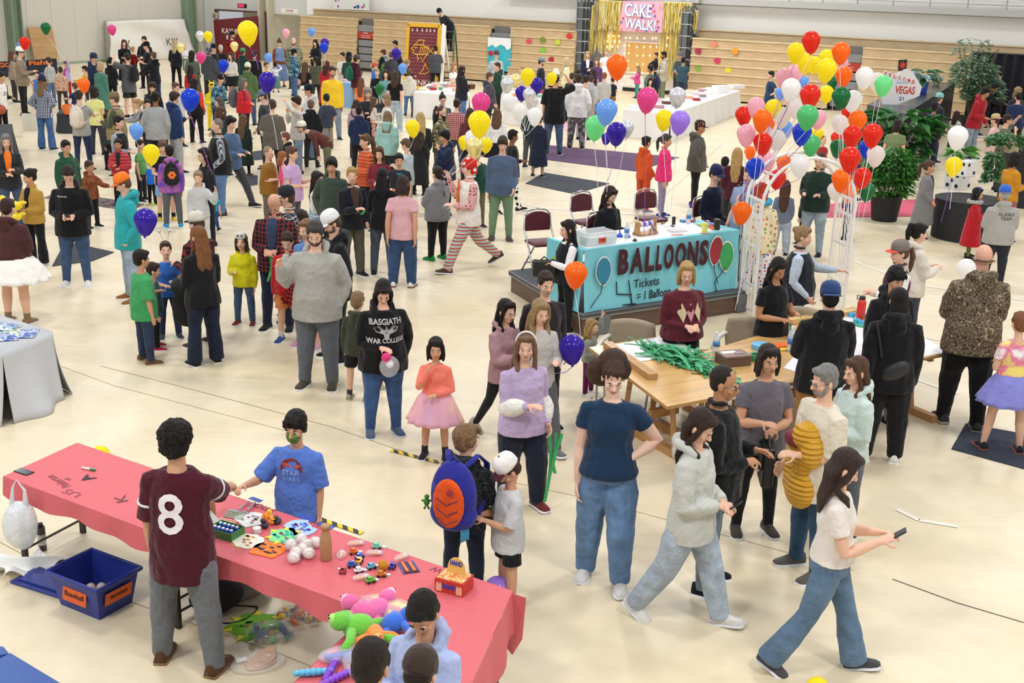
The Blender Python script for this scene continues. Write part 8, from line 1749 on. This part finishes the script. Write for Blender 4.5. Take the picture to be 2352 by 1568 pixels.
# ------------------------------------------------------------------ bake sale and game tables
def cloth_table(px,z,label,c='#eceae8',drop=1.0,nm='cloth_table'):
 P_=[W(*q,z)for q in px];c_=sum(P_,Vector())/4;e=empty(nm,(c_.x,c_.y,0),ang(P_[0],P_[1]),label,'table');L_=[lc(e,p)for p in P_];m=MB();m.prism([(p.x,p.y)for p in L_],z-.004,z)
 for i in range(4):
  a,b_=L_[i],L_[(i+1)%4];d=b_-a;nn=Vector((d.y,-d.x,0)).normalized()
  if nn.dot((a+b_)/2)<0:nn=-nn
  m.grid(lambda u,v,a=a,d=d,nn=nn:(a.x+d.x*u+nn.x*.05*v*(1+math.sin(u*d.length*7)),a.y+d.y*u+nn.y*.05*v*(1+math.sin(u*d.length*7)),z*(1-v*drop)+.004),max(8,int(d.length*12)),4)
 m.obj('cloth',mat(c,.8,bump=.2,bscale=4),e,smooth=False,thick=.003)
 for s_ in(.1,.9):q=L_[0].lerp(L_[2],s_);m=MB();m.tube([(q.x,q.y,0),(q.x,q.y,z-.02)],.02,6);m.obj('leg',mat('#555'[:1]+'555555',.5),e)
 return e
cloth_table([(950,212),(1078,220),(1076,198),(985,192)],.76,'white cloth bake table full of cakes in front of the peg board');cloth_table([(1116,197),(1195,205),(1182,175),(1124,172)],.76,'second bake table behind the navy jacket with the tan bag')
cloth_table([(1160,225),(1290,240),(1290,212),(1175,208)],.76,'white cloth table half hidden behind the white balloons');cloth_table([(1432,252),(1540,262),(1700,208),(1625,200)],.76,'long white cloth cake table right of the cake walk')
cloth_table([(786,190),(838,196),(835,176),(795,172)],.76,'blue cloth toy table beside the green backpack','#8cb4dc');cloth_table([(130,262),(185,262),(190,242),(150,238)],.5,'low black game box with orange pumpkin bucket and ducks','#2b2d33')
cloth_table([(-40,320),(28,320),(28,285),(-30,285)],.6,'dark draped table at the far left edge','#2f3338')
bx('board_panel',W(78,300),(.55,.05,.45),.2,mat('#dcd8cc'),'white painted board leaning below the fishing banner','board')
m=MB();m.lathe([(.1,0),(.15,.12),(.14,.24),(.12,.24),(.12,.2)],16);simple('pumpkin_bucket',m,mat('#e8702a',.5),W(157,262,.5),0,'orange pumpkin bucket on the low black box','bucket',smooth=False)
rd=random.Random(8)
TB=[((965,208),(1065,214),(1062,199),(1000,195)),((1122,193),(1185,199),(1178,178),(1128,176)),((1180,222),(1275,230),(1270,214),(1190,210)),((1445,249),(1535,256),(1675,210),(1615,204)),((792,188),(832,192),(830,179),(798,175))]
CAKE=(('#e8d6b0','cream'),('#5a3222','chocolate'),('#ee8a34','orange'),('#f2eeea','white'),('#e8b4c4','pink'),('#3fa04a','green'),('#a8242c','red'))
for ti,q in enumerate(TB):
 P_=[W(*p,.765)for p in q]
 for i in range((16,9,8,18,8)[ti]):
  u,v=((i*.618)%1),((i+.5)/(16,9,8,18,8)[ti]);p=P_[0].lerp(P_[1],u*.9+.05).lerp(P_[3].lerp(P_[2],u*.9+.05),v)
  wh=('table before the peg board','table behind the navy jacket','table behind the white balloons','long cake walk table','blue toy table')[ti];cc,cn=CAKE[(i*3+ti)%7]
  e=empty('cake_tray',p,rd.random()*3,'%s cake or treat in a clear tray on the %s'%(cn,wh),'cake','treats on the '+wh);r_=rd.uniform(.1,.16)
  m=MB();m.lathe([(r_,0),(r_,.07),(r_*.9,.085),(0,.085)],14);m.obj('cake',mat(cc,.6),e);m=MB();m.lathe([(r_*1.15,-.002),(r_*1.2,.012),(r_*1.15,.014)],14);m.obj('tray',mat('#dfe2e4',.3),e)
  if i%2:m=MB();m.lathe([(r_*1.12,.01),(r_*1.1,.11),(r_*.9,.125),(0,.125)],14);m.obj('clear_lid',mat('#eef4f8',.1,alpha=.25),e)
for i,(px,py)in enumerate(((1655,212),(1690,203))):bx('cake_box',W(px,py,.765),(.5,.35,.22-.1*i),.5,WHITE,('open white cake box near the end of the long cake table','flat white cake box at the very end of the long cake table')[i],'box')
# ------------------------------------------------------------------ things people carry and wear
def hp_(k,i,dx=0,dy=0,dz=0):return HANDS[k]['hands'][i]+HANDS[k]['Rz']@Vector((dx,dy,dz))
def mid_hands(k,dz=0,dy=0):a,b_=HANDS[k]['hands'];return(a+b_)/2+HANDS[k]['Rz']@Vector((0,dy,dz))
for k_,lb in(('phoneman','phone held by the person in the black hoodie'),('phoneg','phone with a light blue edge held by the girl in pale grey'),('whitetee','phone held by the girl in the white t-shirt')):phone(mid_hands(k_,.01,.02),HANDS[k_]['rz'],lb,40)
def backpack(k,label,c,c2,s=1.0,straps=None):
 i_=HANDS[k];kk=i_['k'];q=i_['loc']+i_['Rz']@(i_['tp'](0,-(.085*i_['bw']*kk+.07*s),i_['L']*.55));e=empty('backpack',q,i_['rz'],label,'backpack');mt,m2=colr(c),colr(c2)
 m=MB();m.ell((0,0,-.02*s),(.155*s,.1*s,.24*s),18,12);m.ell((0,.0,-.14*s),(.16*s,.105*s,.12*s),16,10);bd2=m.obj('body',mt,e,vox=.012,sm=4)
 m=MB();m.ell((0,-.085*s,-.04*s),(.11*s,.035*s,.17*s),16,10);fp_=m.obj('front_pocket',m2,e,vox=.01,sm=2)
 m=MB();m.tube([(-.03*s,0,.21*s),(0,-.01*s,.25*s),(.03*s,0,.21*s)],.008*s,6);m.obj('top_handle',mt,e,smooth=True)
 d=.19*kk*i_['bw']+.07*s
 for sx_ in(-1,1):m=MB();m.tube([(sx_*.06*s,.06*s,.17*s),(sx_*.075*kk*1.1,d*.45,.2*s+.02),(sx_*.085*kk*1.1,d*.82,.12*s),(sx_*.1*kk,d*.78,-.06*s),(sx_*.13*s,.06*s,-.18*s)],[(.022*s,.006*s)]*5,8,up=(1,0,0));m.obj('strap',colr(straps or c),e,smooth=True)
 return e,fp_
e,fp_=backpack('orangebp','orange and royal blue backpack worn by the boy in the dark hoodie','2c2f8e','e0561f',1.12)
o=link('lettering',fit('THE\nNORTH\nFACE',.06,.05,.001,.01),mat('#20206a'),fp_);o.matrix_basis=Matrix.Translation((.03,-.142,.06))@TXM
for z in(-.0,-.08,-.15):m=MB();m.tube([(-.08,-.125,z),(0,-.142,z-.04),(.08,-.125,z)],.003,5);m.obj('bungee_cord',mat('#2a2a6a'),e,smooth=True)
q=e.location+HANDS['orangebp']['Rz']@Vector((-.2,-.02,-.1));m=MB();m.ell((0,0,0),(.022,.018,.03));m.ell((0,0,.04),.018);m.tube([(-.03,0,.01),(.03,0,.01)],.009,6);m.tube([(-.015,0,-.05),(0,0,-.02),(.015,0,-.05)],.009,6);simple('plush_charm',m,mat('#4a8a3a',.9),q,0,'green plush charm hanging from the orange backpack','charm',smooth=True)
m=MB();m.grid(lambda u,v:(.16*math.cos(u*5)+.03*math.sin(v*9),.12*math.sin(u*5),-.45*v),20,8);simple('jacket',m,mat('#1d1d1f',.7,bump=.5,bscale=9),HANDS['orangebp']['hands'][0]+Vector((-.05,-.0,-.02)),.4,'black jacket hanging from the arm of the boy with the orange backpack','jacket',smooth=True,thick=.02)
for k_,lb,c,c2,s_ in(('creambp','cream backpack with small prints on the grey shirt','d8cabb','e0d4c6',1.0),('greybp','black backpack on the grey t-shirt in the far left crowd','1d1e22','26272c',1.0),('redbp','grey backpack on the red sweater','5a5c62','4a4c52',1.1),('greenbp','dark green backpack on the maroon hoodie','1d5a4a','236a58',1.0),('navybp','navy backpack at the cake walk','232a44','2a3250',1.0),('darkbp','black backpack with blue straps on the person in black','1c1d21','26272c',1.0),('purpbp','black backpack with an orange flower on the purple hoodie','1b1b1e','26262a',.85)):
 e,f_=backpack(k_,lb,c,c2,s_,'3a7a9a' if k_=='darkbp' else None)
 if k_=='purpbp':m=MB();[m.ell((.04*math.cos(t),-.11,.04*math.sin(t)-.02),(.03,.01,.03),8,5)for t in range(6)];m.obj('flower_print',mat('#e87a2a'),f_,smooth=True)
def handbag(k,side,label,c,w_=.26,h_=.2,drop=.35,dx=.0):
 q=HANDS[k]['hands'][side]+HANDS[k]['Rz']@Vector((dx,0,-drop));e=empty('handbag',q,HANDS[k]['rz']+R(80),label,'bag');m=MB();m.box((0,0,h_/2),(w_,.1,h_));m.obj('body',mat(c,.4,bump=.2),e,bevel=.025)
 m=MB();m.box((0,-.055,h_*.7),(w_*.96,.012,h_*.5));m.obj('flap',mat(c,.35),e,bevel=.01);m=MB();m.tube([(-w_*.4,0,h_),(-w_*.2,0,h_+(drop-h_)*.7),(0,0,max(h_+.04,drop)),(w_*.2,0,h_+(drop-h_)*.7),(w_*.4,0,h_)],.01,6);m.obj('strap',mat(c,.4),e,smooth=True);return e
handbag('ombre',1,'brown leather shoulder bag of the person with ombre hair','#4a2c20',.28,.2,.42,-.1);handbag('vestw',0,'black handbag on the arm of the person in the quilted vest','#1b1b1e',.3,.22,.2);handbag('worried',0,'black bag with striped straps held by the person in dark grey','#1c1c1f',.28,.34,.42);handbag('crossb',0,'tan bag on the navy jacket at the bake table','#6a3f28',.2,.15,.1)
i_=HANDS['hugged'];e=empty('sling_bag',i_['loc']+i_['Rz']@i_['tp'](.02,-.17,.08),i_['rz'],'black sling bag across the back of the long-haired person in black','bag');m=MB();m.ell((0,0,0),(.15,.055,.085),14,9,Matrix.Rotation(R(-35),3,'Y'));m.obj('body',mat('#1f1f22',.5),e,smooth=True);m=MB();m.tube([(-.13,.03,.12),(-.22,.06,.42)],(.02,.006),6,up=(1,0,0))if 0 else m.tube([(-.13,.02,.12),(-.2,.06,.42)],.015,6);m.obj('strap',mat('#1f1f22',.5),e)
q=DP(1850,1040,HANDS['creamtee']['loc'].y-.12);e=empty('puffer_jacket',q,HANDS['creamtee']['rz'],'mustard yellow puffer jacket held over the arm of the grey-haired man','jacket')
m=MB();m.ell((0,0,.14),(.12,.12,.11));m.ell((-.09,0,.03),(.08,.1,.13));m.ell((0,.0,-.08),(.1,.1,.14));m.ell((.02,.0,-.29),(.155,.11,.17));m.tube([(.1,0,.1),(.13,.03,-.1),(.12,.04,-.3)],[.06,.05,.05],10);m.obj('quilted_shell',quilt('#d19a1c',8),e,vox=.012,sm=3);m=MB();m.ell((.08,.07,.1),(.08,.06,.07));m.obj('lining',mat('#7a2438',.6),e,smooth=True)
q=mid_hands('ombre',-.15,.06);m=MB();m.ell((0,0,0),(.2,.13,.14));m.ell((0,.02,-.25),(.19,.1,.25));m.ell((.1,.02,-.15),(.1,.09,.2));simple('coat_bundle',m,mat('#222225',.85,bump=.6,bscale=12),q,HANDS['ombre']['rz'],'bundle of black coats with a pale fur trim held by the ombre-haired person','coats',vox=.015,sm=3,disp=.05,dtex=TEXB)
for dz,lb,s_ in((.06,'upper inflatable yellow duck hugged by the person in mustard',1.0),(-.1,'lower inflatable yellow duck held at the waist',.9)):
 q=mid_hands('duckw',dz,.1);e=empty('inflatable_duck',q,R(190),lb,'inflatable duck');YD=mat('#ecd020',.25,coat=.4);m=MB();m.ell((0,0,0),(.16*s_,.09*s_,.08*s_));m.ell((-.16*s_,0,.05*s_),(.06*s_,.03*s_,.03*s_));m.obj('body',YD,e,vox=.01,sm=2)
 m=MB();m.ell((.12*s_,0,.1*s_),.06*s_);hh_=m.obj('head',YD,e,smooth=True);m=MB();m.ell((.18*s_,0,.09*s_),(.035*s_,.025*s_,.015*s_));m.obj('beak',mat('#e0502a',.3),hh_,smooth=True)
q=hp_('bouq',1,0,.03,.12);e=empty('bouquet',q,0,'orange-wrapped flower bouquet held by the black-haired person','bouquet');m=MB();m.lathe([(.02,-.16),(.1,.05),(.16,.16),(.15,.16),(.09,.04)],14);m.obj('paper_wrap',mat('#e8622a',.35,alpha=.9),e,smooth=False)
rd=random.Random(1);m=MB()
for i in range(14):m.mi=i%3;m.ell((rd.uniform(-.1,.1),rd.uniform(-.1,.1),rd.uniform(.1,.17)),rd.uniform(.025,.04),8,5)
o=m.obj('flowers',[mat('#f2d04a'),mat('#f4e8d0'),mat('#e88a3a')],e,smooth=True);o['kind']='stuff'
def tstrip(q,L_,c,label,rz=0,n=2):
 m=MB()
 for k_ in range(n):m.grid(lambda u,v,k_=k_:((v-.5)*.03+.04*k_+.03*math.sin(u*4+k_),.03*math.sin(u*5+k_*2)*.6,-u*L_*(1-.2*k_)),14,1)
 return simple('ticket_strip',m,mat(c,.6),q,rz,label,'tickets',thick=.002)
tstrip(hnd('lilacg',0),.62,'#3aa862','long green ticket strips trailing from the girl in lilac',.3,3);tstrip(hnd('plaidman',0),.35,'#3cb868','green ticket strip hanging from the balding man in plaid',.2,2);tstrip(hnd('ticketw',1),.3,'#3a9a60','green ticket strip held by the person in black t-shirt',.4,1);tstrip(hnd('blondbun',1),.08,'#3cb868','short green ticket held by the person with the blond bun',.2,1);tstrip(hnd('curlyw',0),.07,'#3a9ac8','small blue ticket held by the curly-haired woman',.2,1);tstrip(hnd('slate',1),.05,'#3ca868','small green ticket held by the person in slate blue',.2,1);tstrip(hnd('blondg',1),.2,'#3ca868','green ticket strip in the hand of the girl in light grey sweater',.5,1)
m=MB();q=mid_hands('whitecapboy',-.03,.04)
for k_ in range(6):m.tube([(.01*k_+.0*math.cos(t),(.075+.004*k_)*math.cos(t),(.085+.005*k_)*math.sin(t)-.05)for t in[i*math.pi/9 for i in range(19)]],.0045,5)
simple('ticket_coil',m,mat('#4aa8d8',.5),q,HANDS['whitecapboy']['rz']+R(70),'coil of light blue tickets held by the boy in the white and maroon cap','tickets',smooth=True)
q=hp_('wcoll',1,0,.02,-.12);e=empty('prize_bag',q,.3,'clear bag with pink and white plush held by the person in the black printed hoodie','bag');m=MB();m.ell((-.03,0,.06),.05);m.obj('pink_plush',mat('#d83a7a',.9),e,smooth=True);m=MB();m.ell((0,-.02,.0),.04);m.obj('white_plush',WHITE,e,smooth=True);m=MB();m.ell((0,0,-.03),(.1,.06,.11));m.obj('clear_bag',mat('#dfe4ea',.1,alpha=.3,bump=1,bscale=20),e,smooth=True)
m=MB();m.ell((0,0,0),.12,20,14);simple('basketball',m,mat('#a8502c',.6,bump=.3,bscale=90),hp_('bball',1,0,.06,.06),0,'orange basketball held by the person in the white jersey','ball',smooth=True)
i_=HANDS['pole'];a=sum(i_['hands'][::-1][:1],Vector());b2=DP(118,57,a.y+.6);m=MB();d_=b2-a;m.tube([a-d_.normalized()*.3,b2],.02,6);o=m.obj('wooden_pole',wood('#c8a070'),smooth=True);tag(o,'long wooden pole raised by the child in the lilac jacket','pole')
m=MB();m.tube([(-.03,0,.14),(-.05,0,.22)],.003,5);m.tube([(.03,0,.14),(.06,0,.22)],.003,5);i_=HANDS['bobble'];o=m.obj('bobble_headband',mat('#c8ccd0',.3,metal=.7),i_['o']);o.location=i_['O']
for sx_ in(-1.0,1.15):m=MB();m.ell((sx_*.055,0,.235),.017);k_=m.obj('bobble',mat('#c8ccd0',.3,metal=.7),o,smooth=True)
i_=HANDS['yellowkid'];m=MB();m.ell(i_['hd']((0,.075,.1)),(.08*i_['s'],.03*i_['s'],.06*i_['s']));o=m.obj('cow_mask',mat('#d9d9d6',.7),i_['o'],smooth=True)
for sx_ in(-1,1):m=MB();m.ell(i_['hd']((sx_*.03,.105,.105)),.012);m.obj('mask_spot',BLK,o)
i_=HANDS['clown'];m=MB();m.ell(i_['hd']((0,.115,-.03)),.02);m.obj('red_nose',mat('#d42a22',.3),i_['o'],smooth=True);m=MB();m.tube([i_['tp'](0,.09*1.8,i_['L']*.95),i_['tp'](0,.105*1.8,i_['L']*.5),i_['tp'](0,.1*1.8,.05)],[(.03,.012),(.045,.012),(.06,.012)],8,up=(1,0,0));m.obj('long_tie',pat('dots',('#e0702a','#d8322a'),30),i_['o'],smooth=True)
i_=HANDS['clown2'];m=MB();m.tube([i_['nb']+Vector((.12*math.cos(t),.12*math.sin(t),.02))for t in[j*math.pi/8 for j in range(17)]],.05,8);m.obj('ruff',mat('#4aaed8',.9,bump=1,bscale=50),i_['o'],vox=.015,sm=1,disp=.04,dtex=TEXF)
i_=HANDS['redcoat'];m=MB();m.tube([i_['nb']+Vector((.1*math.cos(t),.1*math.sin(t)-.01,-.01))for t in[j*math.pi/8 for j in range(17)]],.035,8);m.obj('fur_collar',mat('#b8b4ae',.95,bump=1,bscale=90),i_['o'],vox=.012,sm=1,disp=.03,dtex=TEXF)
i_=HANDS['lilacg']
for j_,(sg,sh,el,wr)in enumerate(i_['A']):m=MB();m.tube([el.lerp(wr,.0),el.lerp(wr,.35),el.lerp(wr,.7)],[.07,.085,.06],10);m.obj('cardigan_sleeve',mat('#e6e3da',.95,bump=.8,bscale=40),i_['o'],vox=.01,sm=2,disp=.02)
# prints on clothes
i8=HANDS['eight'];decal(i8,'8',.36,0,.155,'back','#e6dfe2',cut=.014,bold=.005)
for j_,(sg,sh,el,wr)in enumerate(i8['A']):c0=sh.lerp(el,.52);c1=sh.lerp(el,.58);m=MB();m.tube([c0,c1],.034*i8['k']+.02,16,cap=False);m.obj('sleeve_trim',mat('#e4e0e4',.7),i8['parts']['jersey'],smooth=True)
wc=HANDS['wcoll'];decal(wc,'BASGIATH',.075,0,.235,color='#b9b9b6',sx=.9,bold=.002);decal(wc,'WAR COLLEGE',.06,0,.125,color='#b9b9b6',sx=.9,bold=.002)
me=MB();me.prism([(0,.06),(.02,.02),(.07,.06),(.12,.04),(.1,0),(.06,-.01),(.03,-.02),(.02,-.07),(-.02,-.07),(-.03,-.02),(-.06,-.01),(-.1,0),(-.12,.04),(-.07,.06),(-.02,.02)],0,.002);decal(wc,'',1,0,.178,color='#a9a9a6',me=me.mesh('w',False),name='printed_wings')
fb=HANDS['facepaint'];me=MB();n=24;me.prism([(.085*math.cos(t),.085*math.sin(t))for t in[math.pi*i/12-.3 for i in range(15)]]+[(-.05,.02),(.05,.02)],0,.0015);decal(fb,'',1,0,.19,color='#b04a48',me=me.mesh('c',False),name='printed_arc');decal(fb,'STAR',.055,0,.175,color='#9cc0f0');decal(fb,'WARS',.05,0,.14,color='#8ab0e8')
for k_,tx,sz,x,z,sd,cc in(('phoneman','Edelweiss',.035,-.05,.24,'front','#d8d8d8'),('whitecap','=',.05,-.06,.2,'front','#c83a8a'),('greyprint','ALASKA\nTEAM',.07,.02,.2,'back','#3a3a3c'),('bball','21',.14,0,.16,'front','#4a2a2a'),('navykid','NO',.06,0,.24,'front','#3ab8c8'),('tealcap','O',.07,-.05,.22,'front','#d8f0f0'),('greycroc','K',.1,.02,.2,'back','#2a2a2e')):decal(HANDS[k_],tx,sz,x,z,sd,cc)
ar=HANDS['argyle']
for j_,(x,c)in enumerate(((-.055,'#cbb794'),(0,'#c98a94'),(.055,'#cbb794'))):me=MB();me.prism([(0,.1),(.045,0),(0,-.1),(-.045,0)],0,.002);decal(ar,'',1,x,.17,color=c,me=me.mesh('d',False),name='argyle_diamond')
tp_=HANDS['taupe'];me=MB();me.prism([(-.12,.1),(-.04,.02),(.02,.0),(.1,.07),(.06,-.02),(.13,-.04),(.02,-.07),(-.03,-.02),(-.1,.04)],0,.002);decal(tp_,'',1,0,.2,'back','#d8d4cc',me=me.mesh('p',False),name='printed_bird')
